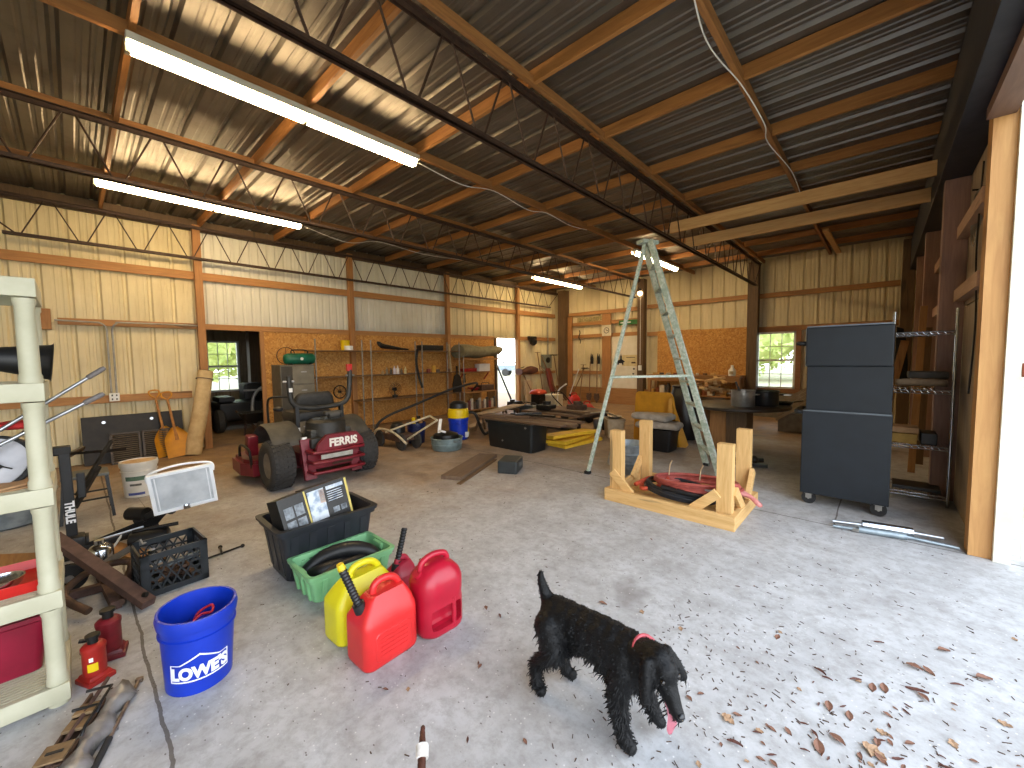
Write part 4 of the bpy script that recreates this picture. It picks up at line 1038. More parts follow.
# ---------------------------------------------------------------- fuel cans
def fuel_can(loc, rz, m, label, w=.30, d=.215, h=.35, spout=None, face=True, spm=None):
    t = thing('fuel_can', label, 'fuel can', loc, rz)
    b = MB(); rings = []
    for z, kw, kd, oy in ((0, .90, .86, 0), (.012, .97, .95, 0), (.03, 1, 1, 0), (h * .62, 1, 1, 0), (h * .70, .99, .98, 0), (h * .84, .86, .72, .01), (h * .95, .70, .52, .015), (h, .60, .42, .02)):
        rings.append([(x, y + oy, z) for x, y in rrect(d * kd, w * kw, .045 * min(kw, kd), 5)])
    b.loft(rings); b.build('tank', m, t, 50)
    b = MB(); b.tube(bez([(0, -w * .16, h * .93), (0, -w * .14, h * 1.08), (0, -w * .02, h * 1.15), (0, w * .2, h * 1.12), (0, w * .33, h * .98), (0, w * .34, h * .82)], 6), .019, 12); b.build('handle', m, t, 60)
    if face:
        b = MB(); b.loft([[(d / 2 - .002, y * w * .34, h * .33 + z * h * .22) for y, z in rrect(2, 2, .3, 4)], [(d / 2 + .004, y * w * .32, h * .33 + z * h * .205) for y, z in rrect(2, 2, .3, 4)]]); b.build('embossed_panel', m, t)
        b = MB()
        for k in range(5): b.box((d / 2 + .005, 0, h * .2 + k * .022), (.003, w * .5, .008))
        b.build('embossed_lines', m, t)
    if spout:
        a, tip = [Vector(v) for v in spout]; dd = (tip - a).normalized()
        b = MB(); b.cyl(a - dd * .03, a + dd * .015, .032, .03, 20); b.build('spout_cap', M_BLACK, t, 40)
        b = MB(); n = 26; L = (tip - a).length
        b.tube([a + dd * L * i / n for i in range(n + 1)], [.017 + (.004 if i % 2 else 0) for i in range(n + 1)], 14); b.build('spout', M_BLACK, t, 30)
        if spm:
            b = MB(); b.cyl(tip - dd * .012, tip + dd * .02, .021, .016, 16); b.build('spout_tip', spm, t, 40)
    return t
fuel_can((-1.91, 1.035, 0), R(2), mat('can_red', '#cf2a2a', '#c22424', 5, .38), 'bright red fuel can at the front with a black spout tipped yellow', spout=((.0, -.125, .31), (-.03, -.195, .53)), spm=M_YELLOW, w=.315, d=.22, h=.345)
fuel_can((-2.18, 1.05, 0), R(3), mat('can_yellow', '#d9cf1d', '#cdc218', 5, .4), 'yellow fuel can standing behind the front red can', w=.36, d=.2, h=.33, face=False)
fuel_can((-2.34, 1.41, 0), R(10), mat('can_darkred', '#a8243a', '#982034', 5, .4), 'small red fuel can with an upright black spout behind the yellow one', spout=((.0, -.03, .18), (.0, .05, .41)), w=.18, d=.16, h=.195, face=False)
# rounder crimson can
t = thing('fuel_can', 'crimson round-shouldered fuel can with a low side handle, right of the front red can', 'fuel can', (-1.875, 1.36, 0), R(-3))
M_CRIM = mat('can_crimson', '#b0142f', '#a01029', 5, .35)
b = MB(); rings = []
for z, kw, kd in ((0, .9, .9), (.012, .97, .97), (.03, 1, 1), (.16, 1, 1), (.19, .975, .97), (.22, 1, 1), (.29, 1, 1), (.33, .9, .88), (.365, .68, .66), (.385, .4, .45), (.39, .2, .3)):
    rings.append([(x, y, z) for x, y in rrect(.235 * kd, .285 * kw, .085 * min(kw, kd), 6)])
b.loft(rings); tank = b.build('tank', M_CRIM, t, 50)
cut = MB().box((.12, .0, .105), (.14, .20, .12), bev=.025).build('cut', M_CRIM, t)
md = tank.modifiers.new('b', 'BOOLEAN'); md.object = cut; md.operation = 'DIFFERENCE'; md.solver = 'EXACT'
dg = bpy.context.evaluated_depsgraph_get(); me = bpy.data.meshes.new_from_object(tank.evaluated_get(dg)); tank.modifiers.clear(); tank.data = me; bpy.data.objects.remove(cut)
b = MB(); b.tube(bez([(.105, .045, .03), (.112, .045, .1), (.105, .045, .19)], 5), .014, 10); b.build('side_handle', M_CRIM, t, 60)
b = MB(); b.tube(bez([(0, -.105, .33), (0, -.09, .40), (0, -.02, .425), (0, .06, .41), (0, .08, .37)], 6), .018, 10); b.build('handle', M_CRIM, t, 60)
b = MB(); b.cyl((0, -.09, .31), (0, -.125, .355), .028, n=18); b.build('filler_cap', M_CRIM, t, 40)

# ---------------------------------------------------------------- dogs
def m_fur(name, c1, c2):
    t = NT(name); b = t.b; b.inputs['Roughness'].default_value = .5
    f = t.noise(t.coord('Object', (14, 40, 40)), 2.2, 5, .6, .6)
    t.l(t.ramp(f, [(.35, lin(c1)), (.7, lin(c2))]), b.inputs['Base Color'])
    b.inputs['Specular IOR Level'].default_value = .25; t.bump(f, .6, .006); return t.m
M_FUR = m_fur('black_fur', '#040405', '#0a0a0c')
def fur(body, m, n, ln, parent, seed=1, zone=None):
    random.seed(seed); b = MB(); me = body.data; polys = list(me.polygons)
    w = [p.area for p in polys]
    for p in random.choices(polys, w, k=n):
        c = p.center; nn = p.normal; k = zone(c, nn) if zone else 1
        if k <= 0: continue
        back = Vector((-1, 0, 0)) * .55 + Vector((0, 0, -1)) * .9
        d = (back - nn * back.dot(nn)); d = d.normalized() if d.length > .05 else Vector((-1, 0, 0))
        d = (d + Vector((random.gauss(0, .35), random.gauss(0, .35), random.gauss(0, .3))))
        L = ln * k * random.uniform(.6, 1.3); s = d.cross(nn)
        if s.length < 1e-4: continue
        s = s.normalized() * random.uniform(.0018, .0034)
        p0 = c - nn * .003; p1 = c + nn * L * .28 + d * L * .5; p2 = c + nn * L * .26 + d * L + Vector((0, 0, -.2 * L))
        v = [b.bm.verts.new(q) for q in (p0 - s, p0 + s, p1 + s * .7, p1 - s * .7, p2)]
        b.bm.faces.new((v[0], v[1], v[2], v[3])); b.bm.faces.new((v[3], v[2], v[4]))
    me2 = bpy.data.meshes.new('fur_coat'); b.bm.to_mesh(me2); b.bm.free(); me2.materials.append(m)
    for p in me2.polygons: p.use_smooth = True
    o = bpy.data.objects.new('fur_coat', me2); COL.objects.link(o); o.parent = parent; return o
ORG = Vector((-.88, 1.46, 0))
def rel(p): return Vector(p) - ORG
def chain(pts): return [(rel(a), ra, rel(c), rc) for (a, ra), (c, rc) in zip(pts, pts[1:])]
caps = chain([((-1.075, 1.46, .36), .082), ((-.96, 1.46, .37), .076), ((-.84, 1.46, .362), .086), ((-.73, 1.46, .338), .102), ((-.65, 1.45, .335), .082)])
caps += chain([((-1.0, 1.46, .33), .06), ((-.86, 1.46, .31), .075), ((-.74, 1.46, .27), .082)])
caps += chain([((-.67, 1.45, .365), .074), ((-.61, 1.432, .405), .06), ((-.575, 1.415, .418), .055), ((-.548, 1.402, .402), .05)])
caps += chain([((-.55, 1.402, .385), .045), ((-.525, 1.388, .355), .033), ((-.497, 1.371, .312), .027), ((-.482, 1.363, .296), .024)])
caps += chain([((-.565, 1.405, .365), .034), ((-.53, 1.388, .318), .02), ((-.508, 1.374, .29), .015)])
caps += chain([((-.71, 1.405, .30), .062), ((-.735, 1.395, .20), .046), ((-.715, 1.395, .09), .034), ((-.70, 1.395, .035), .034), ((-.672, 1.388, .026), .027)])
caps += chain([((-.70, 1.515, .30), .06), ((-.70, 1.525, .21), .044), ((-.66, 1.545, .12), .031), ((-.64, 1.55, .065), .03), ((-.62, 1.55, .05), .025)])
caps += chain([((-1.075, 1.405, .33), .076), ((-1.03, 1.385, .24), .06), ((-1.10, 1.385, .17), .038), ((-1.15, 1.385, .125), .028), ((-1.13, 1.375, .035), .029), ((-1.10, 1.37, .025), .026)])
caps += chain([((-1.05, 1.515, .33), .074), ((-.99, 1.53, .235), .056), ((-1.06, 1.54, .16), .034), ((-1.10, 1.54, .115), .027), ((-1.085, 1.54, .033), .028), ((-1.05, 1.545, .024), .026)])
caps += chain([((-1.12, 1.46, .395), .04), ((-1.145, 1.457, .44), .027), ((-1.16, 1.452, .49), .021), ((-1.163, 1.45, .528), .015)])
for s, (ex, ey, ez), (tx, ty, tz) in ((1, (-.565, 1.462, .435), (-.515, 1.49, .345)), (-1, (-.60, 1.365, .425), (-.585, 1.325, .32))):
    a, c = Vector((ex, ey, ez)), Vector((tx, ty, tz))
    caps += chain([((ex, ey, ez), .024), (tuple(a.lerp(c, .55)), .027), ((tx, ty, tz), .021)])
t = thing('dog', 'black spaniel-like dog with its tongue out, walking across the concrete', 'dog', tuple(ORG))
body = blob('body', caps, M_FUR, t, .0085, 5)
def zone(c, n):
    k = .5
    if c.z < .28: k = 1.3
    if c.x > .24: k = .4
    if c.x > .33 and c.z < .36: k = .0 if c.y > -.12 and c.y < 0.0 else .8
    if c.z < .04: k = .5
    if n.z < -.3 and c.z > .12: k = 1.7
    return k
fur(body, M_FUR, 7500, .017, t, 3, zone)
MB().sphere(rel((-.474, 1.358, .302)), .0155, (1, 1.1, .8), 2).build('nose', mat('dog_nose', '#121214', '#1c1c20', 40, .25), t, 180)
for yy, xx in ((1.352, -.535), (1.418, -.505)): MB().sphere(rel((xx, yy, .393)), .0095, (1, 1, 1), 2).build('eye', mat('dog_eye', '#1a120c', '#0c0806', 20, .1), t, 180)
b = MB(); pts = bez([rel((-.525, 1.383, .318)), rel((-.505, 1.372, .285)), rel((-.505, 1.368, .25)), rel((-.512, 1.366, .205))], 5)
sd = Vector((.5, .85, 0)).normalized(); rings = []
for i, p in enumerate(pts):
    u = i / (len(pts) - 1); wd = .018 * (1 + .25 * math.sin(PI * u)) * (1 if u < .8 else max(.25, 1 - (u - .8) * 3.5))
    nv = Vector((.85, -.5, 0)) * .004
    rings.append([p - sd * wd, p - sd * wd * .5 + nv, p + nv * .3, p + sd * wd * .5 + nv, p + sd * wd, p + sd * wd * .5 - nv, p - sd * wd * .5 - nv])
b.loft(rings); b.build('tongue', mat('tongue_pink', '#b8707c', '#a85f6c', 20, .35), t, 60)
b = MB(); ax = Vector((.06, -.02, .045)).normalized(); u, v = frame(ax); c = rel((-.638, 1.452, .392))
b.tube([c + (u * math.cos(2 * PI * i / 28) * .0605 + v * math.sin(2 * PI * i / 28) * .0605) for i in range(28)], .008, 8, True); b.build('collar', mat('collar_red', '#c0525a', '#a8434c', 20, .5), t, 60)

# brown dog mostly below the frame: only its raised tail shows
M_BFUR = m_fur('brown_fur', '#3a2118', '#543024')
ORG = Vector((-.6, .36, 0))
caps = chain([((-.74, .46, .34), .075), ((-.6, .36, .345), .08), ((-.46, .26, .33), .092), ((-.40, .22, .335), .075)])
caps += chain([((-.41, .225, .36), .066), ((-.34, .18, .42), .055), ((-.31, .16, .43), .05), ((-.26, .13, .40), .03), ((-.23, .11, .385), .024)])
for sx, sy in ((-.035, -.05), (.035, .05)):
    caps += chain([((-.46 + sx, .26 + sy, .29), .055), ((-.47 + sx, .265 + sy, .18), .036), ((-.46 + sx, .26 + sy, .03), .028), ((-.44 + sx, .245 + sy, .024), .025)])
    caps += chain([((-.73 + sx, .455 + sy, .31), .065), ((-.69 + sx, .43 + sy, .22), .048), ((-.78 + sx, .49 + sy, .13), .027), ((-.76 + sx, .475 + sy, .03), .027), ((-.74 + sx, .46 + sy, .024), .025)])
    caps += chain([((-.33 + sx, .175 + sy, .45), .02), ((-.34 + sx * 1.4, .18 + sy * 1.4, .38), .022)])
caps += chain([((-.79, .50, .37), .030), ((-.83, .54, .40), .019), ((-.88, .575, .435), .015)])
caps += chain([((-.88, .575, .435), .015), ((-.955, .633, .472), .011)])
t = thing('dog', 'brown dog almost out of frame, only its raised tail tip showing', 'dog', tuple(ORG))
body = blob('body', caps, M_BFUR, t, .009, 4)
b = MB(); b.tube([rel((-.902, .593, .446)), rel((-.925, .610, .457))], .0175, 12); b.build('tail_band', mat('white_fur', '#d8d4d0', '#bcb6b0', 40, .8), t, 60)

# ---------------------------------------------------------------- fallen leaves
M_LEAF = [mat('leaf_a', '#86604c', '#6a4638', 30, .8), mat('leaf_b', '#6e463a', '#573630', 30, .8), mat('leaf_c', '#a98a6c', '#8c6c50', 30, .8)]
def leaf_mesh(kind, seed):
    random.seed(seed); b = MB(); n = 8; L = 1; W = (.30, .16, .42)[kind]; rings = []
    for i in range(n + 1):
        u = i / n; w = W * math.sin(PI * min(1, u * 1.02 + .0)) ** .8 * (1 - .25 * u) + .004; zc = .10 * math.sin(u * 3.0 + seed) + .08
        if kind == 2: w *= 1 + .35 * math.sin(u * 17)
        cx = (u - .5) * L; rings.append([(cx, -w, zc + .10 + .05 * random.random()), (cx, 0, zc), (cx, w, zc + .10 + .05 * random.random()), (cx, w * .9, zc + .085), (cx, 0, zc - .02), (cx, -w * .9, zc + .085)])
    b.loft(rings); b.tube([(-.5, 0, .07), (-.72, .03, .02)], .012, 5)
    me = bpy.data.meshes.new('fallen_leaf'); b.bm.to_mesh(me); b.bm.free(); me.materials.append(M_LEAF[kind]); return me
LEAVES = [[leaf_mesh(k, 10 * k + s) for s in range(3)] for k in range(3)]
random.seed(11); spots = []
def scatter(n, x0, x1, y0, y1, s0, s1):
    for _ in range(n): spots.append((random.uniform(x0, x1), random.uniform(y0, y1), random.uniform(s0, s1)))
def cluster(n, cx, cy, r, s0, s1):
    for _ in range(n): spots.append((random.gauss(cx, r), random.gauss(cy, r), random.uniform(s0, s1)))
# measured ones first: (x, y, size)
for x, y, s in LEAF_XY: spots.append((x, y, s))
cluster(16, -.18, 1.62, .07, .03, .07); cluster(14, .02, 2.0, .10, .03, .07); cluster(18, .10, 1.75, .16, .03, .07); cluster(14, -.25, 1.9, .10, .03, .06); cluster(12, .22, 2.15, .12, .03, .07)
scatter(26, -.55, .5, 1.55, 2.6, .02, .05); scatter(16, -1.9, .5, 1.7, 3.4, .018, .045)
for x, y, s in spots:
    if (x + .88) ** 2 / .12 + (y - 1.46) ** 2 / .03 < 1 or x > 1.2: continue
    k = random.choices((0, 1, 2), (4, 5, 2))[0]
    o = bpy.data.objects.new('fallen_leaf', random.choice(LEAVES[k])); COL.objects.link(o)
    s *= .62; o.location = (x, y, .0005); o.scale = (s, s, s * .8); o.rotation_euler = (0, 0, random.gauss(-.5, .7))
    tag(o, 'dry brown fallen leaf lying on the pale concrete', 'leaf', 'fallen leaves on the concrete')
# fine crumbs and twigs nobody could count
random.seed(5); b = MB()
for _ in range(900):
    if random.random() < .7: x, y = random.uniform(-.9, .9), random.gauss(2.0, .55)
    else: x, y = random.uniform(-4, .6), random.uniform(.6, 4.6)
    if y < .5: continue
    a = random.gauss(-.5, .8); L = random.uniform(.003, .011) * (1.7 if random.random() < .12 else 1); w = random.uniform(.002, .004); z = .0015
    dx, dy = math.cos(a) * L, math.sin(a) * L
    b.bar((x - dx, y - dy, z), (x + dx, y + dy, z), w, .0025)
o = b.build('leaf_litter', mat('litter_brown', '#5a4436', '#44342a', 40, .9)); tag(o, 'fine brown leaf crumbs strewn over the pale concrete', 'litter', kind='stuff')
# ---------------------------------------------------------------- stepladder (two stepped rails, one pole leg)
M_LADDER = mat('ladder_paint', '#9aac9c', '#c6cfc6', 26, .55, 0, .2, .42, .6, 8, c3='#7d8c80')
t = thing('stepladder', 'tall paint-spattered pale green stepladder standing open in the middle of the floor', 'ladder', (-2.1, 5.2, 0))
def rl(p): return (p[0] + 2.1, p[1] - 5.2, p[2])
n0, n1, f0, f1 = (-1.43, 5.38, 0), (-2.24, 5.10, 3.04), (-1.78, 5.98, 0), (-2.40, 5.30, 3.02)
sv = (Vector(f0) - Vector(n0)).normalized()
for a, c in ((n0, n1), (f0, f1)):
    b = MB(); b.bar(rl(a), rl(c), .03, .082, (1, -.2, .2), bev=.006); b.build('rail', M_LADDER, t)
for k in range(9):
    u = .10 + k * .1; a, c = Vector(n0).lerp(Vector(n1), u), Vector(f0).lerp(Vector(f1), u)
    b = MB(); b.bar(rl(a), rl(c), .085, .026, (0, 0, 1), bev=.003); b.build('tread', M_LADDER, t)
b = MB(); b.bar(rl((-2.84, 4.56, 0)), rl((-2.33, 5.14, 3.02)), .042, .04, bev=.006); b.build('leg', M_LADDER, t)
b = MB(); b.box(rl((-2.31, 5.18, 3.04)), (.14, .26, .05), (0, 0, R(-25)), bev=.01); b.build('top_cap', M_LADDER, t)
b = MB(); b.bar(rl((-2.64, 4.79, 1.285)), rl((-1.77, 5.28, 1.30)), .07, .03, bev=.004); b.build('spreader_shelf', M_LADDER, t)
for k, c in enumerate(((-2.84, 4.56, .02), (-1.43, 5.38, .02), (-1.78, 5.98, .02))):
    b = MB(); b.box(rl(c), (.07, .07, .04), bev=.006); b.build('foot', M_RUBBER, t)

# ---------------------------------------------------------------- pine dolly cradle with hoses
t = thing('timber_cradle', 'pale pine cradle with four upright posts on the floor by the stepladder', 'cradle', (-1.54, 4.3, 0))
def rr(p): return (p[0] + 1.54, p[1] - 4.3, p[2])
for y in (3.86, 4.72):
    b = MB(); b.bar(rr((-2.18, y, .065)), rr((-.90, y, .065)), .045, .13, bev=.004); b.build('side_rail', M_PINEX, t)
for x in (-2.155, -.925):
    b = MB(); b.bar(rr((x, 3.88, .065)), rr((x, 4.70, .065)), .045, .13, bev=.004); b.build('end_rail', M_PINEY, t)
for x, y, h in ((-2.08, 3.945, .76), (-1.01, 3.955, .755), (-2.08, 4.66, .78), (-1.02, 4.66, .79)):
    b = MB(); b.box2(rr((x - .066, y - .046, 0)), rr((x + .066, y + .046, h)), bev=.005); b.build('post', M_PINEZ, t)
for a, c, w in (((-2.12, 3.90, .31), (-1.90, 3.90, .10), .03), ((-1.06, 3.90, .30), (-1.28, 3.90, .10), .03), ((-.94, 3.99, .32), (-.93, 4.22, .10), .04), ((-.93, 4.62, .38), (-.93, 4.42, .12), .04), ((-2.13, 4.63, .32), (-2.13, 4.42, .12), .04)):
    b = MB(); b.bar(rr(a), rr(c), w, .09, bev=.004); b.build('brace', M_PINEX, t)
b = MB()
for k in range(5): b.box(rr((-1.54, 3.98 + .16 * k, .03)), (1.2, .12, .02))
b.build('slat', M_PINEX, t)
M_HOSE = mat('pink_hose', '#b0564c', '#9a463e', 14, .6); M_HOSEB = mat('black_hose', '#20242c', '#15181d', 14, .5)
def coil(cx, cy, z, rx, ry, n, r, m, label, seed, name='hose'):
    random.seed(seed); pts = []
    for i in range(n * 24):
        a = 2 * PI * i / 24; k = 1 + .05 * math.sin(i * .21 + seed); pts.append((cx + rx * k * math.cos(a) + random.gauss(0, .003), cy + ry * k * math.sin(a), z + .028 * (i / 24) * .8 + .03 * math.sin(a * 1.0 + seed)))
    o = MB().tube(pts, r, 8).build(name, m, None, 60); tag(o, label, 'hose'); return o
coil(-1.36, 4.26, .20, .40, .26, 4, .017, M_HOSE, 'coil of faded red air hose lying in the pine cradle', 2)
coil(-1.5, 4.24, .12, .36, .24, 3, .019, M_HOSEB, 'coil of black hose under the faded red one in the pine cradle', 5)
o = MB().tube(bez([(-1.95, 4.1, .15), (-1.85, 4.3, .2), (-1.7, 4.2, .17), (-1.85, 4.05, .14), (-1.9, 4.3, .16), (-1.72, 4.42, .2), (-1.66, 4.1, .15)], 8), .022, 8).build('extension_lead', mat('orange_cord', '#c04a2a', '#a83c22', 20, .6), None, 60); tag(o, 'orange extension lead bunched at the left end of the pine cradle', 'lead')
o = MB().tube(bez([(-1.0, 4.22, .24), (-.88, 4.25, .22), (-.80, 4.22, .17), (-.80, 4.28, .15), (-.88, 4.3, .2), (-1.0, 4.34, .24)], 8), .022, 8).build('hose', mat('pale_pink_hose', '#d08a84', '#b9706a', 20, .6), None, 60); tag(o, 'pale pink hose loop hanging over the right end of the pine cradle', 'hose')
t = thing('shop_light_tube', 'pale grey tube lying across the hoses in the pine cradle', 'tube', (0, 0, 0))
b = MB(); b.bar((-1.72, 4.12, .26), (-1.12, 4.02, .27), .03, .02, bev=.004); b.build('tube', mat('pale_grey', '#a7a9ad', '#8f9195', 9, .5), t)
for i, (x, y) in enumerate(((-1.68, 4.36), (-1.36, 4.36))):
    o = MB().tube(bez([(x, y, .25), (x + .01, y, .36), (x + .04, y - .02, .42)], 5), .007, 6).build('zip_tie', mat('tan_tie', '#c8b090', '#b49a78', 20, .6), None, 60); tag(o, ('left' if i == 0 else 'right') + ' tan tie strap sticking up from the hose coil in the pine cradle', 'tie')
for i, (x, y, L) in enumerate(((-1.45, 4.0, .34), (-1.32, 3.98, .28))):
    o = MB().bar((x - L / 2, y, .22), (x + L / 2, y + .03, .2), .05, .035, bev=.01).build('black_tool', M_BLACK); tag(o, ('longer' if i == 0 else 'shorter') + ' black tool lying at the front of the pine cradle', 'tool')

# galvanised bucket
t = thing('galvanised_bucket', 'ribbed galvanised bucket standing behind the left posts of the pine cradle', 'bucket', (-2.47, 5.0, 0))
b = MB(); b.lathe([(0, .015), (.16, .015), (.165, 0), (.175, .01), (.19, .14), (.197, .15), (.19, .16), (.205, .26), (.212, .27), (.205, .28), (.22, .38), (.232, .39), (.225, .4), (.212, .38), (.168, .025), (0, .02)], (0, 0, 0), 44); b.build('pail', M_GALV, t, 40)
b = MB(); b.tube(bez([(-.215, 0, .36), (-.26, -.02, .25), (-.29, -.04, .1), (-.25, -.06, .08), (-.22, -.05, .3)], 6), .009, 8); b.build('handle', M_GREYMET, t, 60)

# ---------------------------------------------------------------- tool chest
M_CHEST = mat('chest_slate', '#181f26', '#141a20', 5, .5, .0, spec=.35)
t = thing('tool_chest', 'tall dark slate rolling tool chest standing beside the wire rack', 'tool chest', (-.245, 5.33, 0))
b = MB(); b.box((0, 0, .545), (.68, .56, .85), bev=.008); b.build('lower_cabinet', M_CHEST, t)
b = MB(); b.box((.008, .01, 1.205), (.645, .52, .45), bev=.006); b.build('upper_chest', M_CHEST, t)
b = MB(); b.box((.0, 0, 1.625), (.655, .545, .39), bev=.012); b.build('lid', M_CHEST, t)
b = MB(); b.box((0, 0, .978), (.67, .555, .012)); b.build('worktop_edge', mat('edge_grey', '#6d757c', '#5c646b', 8, .4, .5), t)
b = MB(); b.box((0, -.277, 1.826), (.64, .02, .012)); b.box((0, .25, 1.826), (.64, .02, .012)); b.build('lid_trim', mat('edge_grey', '', ''), t)
for z in (1.66, .95):
    b = MB(); b.tube(bez([(-.325, .15, z), (-.40, .15, z + .005), (-.40, -.2, z + .005), (-.325, -.2, z)], 6), .022, 10); b.build('side_handle', M_BLACK, t, 60)
b = MB(); b.box((-.345, -.05, 1.62), (.02, .03, .4)); b.build('hinge_strip', M_ALU, t)
for x in (-.27, .27):
    for y in (-.2, .2):
        b = MB(); b.cyl((x, y - .022, .062), (x, y + .022, .062), .062, n=24); o = b.build('caster', M_RUBBER, t, 40)
        b = MB(); b.box((x, y, .115), (.07, .09, .012)); b.box((x, y - .03, .09), (.05, .005, .06)); b.box((x, y + .03, .09), (.05, .005, .06)); b.cyl((x, y - .034, .062), (x, y + .034, .062), .012, n=10); b.build('caster_fork', M_GREYMET, o)

# ---------------------------------------------------------------- chrome wire rack
t = thing('wire_rack', 'chrome wire shelving rack against the right wall beside the tool chest', 'rack', (.31, 6.05, 0))
W, D = .44, .46; ZS = (.10, .60, 1.17, 1.76)
for sx in (-1, 1):
    for sy in (-1, 1):
        b = MB(); b.tube([(sx * W / 2, sy * D / 2, 0), (sx * W / 2, sy * D / 2, 1.98)], .0125, 12)
        for k in range(24): b.cyl((sx * W / 2, sy * D / 2, .05 + k * .08), (sx * W / 2, sy * D / 2, .055 + k * .08), .0145, n=10)
        b.build('post', M_CHROME, t, 40)
for z in ZS:
    b = MB()
    for dz in (0, -.03):
        for s in (-1, 1): b.tube([(s * W / 2, -D / 2, z + dz), (s * W / 2, D / 2, z + dz)], .005, 6); b.tube([(-W / 2, s * D / 2, z + dz), (W / 2, s * D / 2, z + dz)], .006, 6)
    for k in range(16): x = -W / 2 + W * (k + .5) / 16; b.tube([(x, -D / 2, z + .004), (x, D / 2, z + .004)], .003, 5)
    for s in (-1, 1):
        for k in range(9): x = -W / 2 + W * (k + .2) / 9; b.tube([(x, s * D / 2, z), (x + .025, s * D / 2, z - .03)], .0028, 5)
    b.build('wire_shelf', M_CHROME, t)
def tagged(b, name, m, lab, cat, sm=None, loc=None, rot=None, grp=None):
    o = b.build(name, m, None, sm, loc, rot); tag(o, lab, cat, grp); return o
b = MB(); b.loft([[(x * .38, y * .36, z + .02 * math.sin(9 * x + 4 * y)) for x, y in rrect(1, 1, .2, 5)] for z in (0, .03, .06)]); tagged(b, 'folded_cloth', mat('tan_cloth', '#9a8468', '#84705a', 12, .9), 'tan folded cloth on the second tier of the wire rack', 'cloth', 180, (.31, 6.05, 1.205))
tagged(MB().box((0, 0, .035), (.3, .3, .07), bev=.015), 'flat_bag', mat('grey_bag', '#5a5650', '#48443f', 12, .8), 'grey flat bag lying on the tan cloth on the wire rack', 'bag', None, (.36, 6.1, 1.285))
tagged(MB().box((0, 0, .05), (.2, .26, .1), bev=.006), 'yellow_box', mat('ochre_box', '#b08a3c', '#94722e', 12, .7), 'ochre box on the third tier of the wire rack', 'box', None, (.2, 6.0, .605))
tagged(MB().box((0, 0, .06), (.12, .3, .12), bev=.01), 'black_case', M_BLACK, 'black case beside the ochre box on the wire rack', 'case', None, (.385, 6.02, .605))
tagged(MB().box((0, 0, .03), (.22, .26, .06), bev=.01), 'tan_case', M_CARD, 'tan box stacked on the ochre box on the wire rack', 'box', None, (.2, 6.02, .71))
tagged(MB().box((0, 0, .02), (.36, .3, .035), bev=.006), 'black_tray', M_BLACK, 'thin black tray on the bottom tier of the wire rack', 'tray', None, (.31, 6.05, .107))
t = thing('black_jacket', 'black coat hanging on the wall behind the wire rack', 'coat', (.16, 11.6, 0))
b = MB(); b.loft([[(x * w, y * .12, z) for x, y in rrect(1, 1, .35, 4)] for z, w in ((1.0, .5), (1.4, .46), (1.8, .42), (2.05, .3), (2.1, .1))]).jitter(.02, 5); b.build('coat', mat('coat_black', '#15171c', '#0f1115', 14, .9), t, 60)
b = MB(); b.cyl((0, .05, 2.05), (0, .4, 2.07), .012); b.build('hook', M_GREYMET, t)
# boards leaning behind the rack
for i, (x, y, lean_, w, h, lab) in enumerate(((.16, 8.9, .18, .10, 1.75, 'slim board leaning behind the wire rack, tilted toward the tool chest'), (.36, 7.3, .03, .07, 2.15, 'tall upright stick behind the wire rack against the right wall'), (.43, 7.9, .02, .12, 1.9, 'dark upright board behind the wire rack against the right wall'))):
    tagged(MB().bar((x - lean_, y, 0), (x + lean_ * .6, y + .1, h), w, .03, bev=.003), 'board', M_WOODZ if i < 2 else M_DARKW, lab, 'board')
# wire coil and cables on the right wall
t = thing('wire_coil', 'loose coil of wire hanging high on the right wall', 'wire', (.60, 5.35, 2.78))
b = MB()
for k in range(5): r_ = .15 + .012 * k; b.tube([(-.02 - .006 * k, r_ * math.cos(2 * PI * i / 24), r_ * 1.15 * math.sin(2 * PI * i / 24) - .02 * k) for i in range(24)], .004, 5, True)
b.build('coil', M_GREYMET, t, 60)
b = MB(); b.cyl((0, 0, .16), (-.07, 0, .17), .008, n=8); b.build('nail', M_BLACKM, t)
tagged(MB().tube(bez([(.56, 5.1, 3.1), (.55, 5.12, 2.4), (.56, 5.05, 1.8), (.55, 5.1, 1.2)], 6), .007, 6), 'cable', M_BLACKM, 'dark cable hanging down the right wall by the door post', 'cable', 60)
# steel parts on the floor by the door
t = thing('hydraulic_jack_tube', 'shiny steel ram and rods lying along the floor joint before the tool chest', 'ram', (0, 0, 0))
b = MB(); b.cyl((-.08, 4.62, .045), (.24, 4.68, .045), .042, n=20); b.build('cylinder', M_CHROME, t, 40)
b = MB(); b.cyl((.24, 4.68, .045), (.42, 4.715, .04), .014, n=12); b.build('rod', M_ALU, t, 40)
b = MB(); b.cyl((-.28, 4.575, .04), (-.08, 4.62, .045), .016, n=12); b.build('rod', M_ALU, t, 40)
b = MB(); b.cyl((-.10, 4.53, .028), (.2, 4.595, .028), .026, n=16); b.cyl((-.27, 4.50, .022), (-.1, 4.53, .028), .012, n=10); b.cyl((.2, 4.595, .028), (.5, 4.63, .012), .012, n=10); b.build('lower_tube', M_GALV, t, 40)
b = MB(); b.bar((-.12, 4.51, .02), (-.09, 4.64, .03), .05, .03, bev=.004); b.build('bracket', M_GREYMET, t)

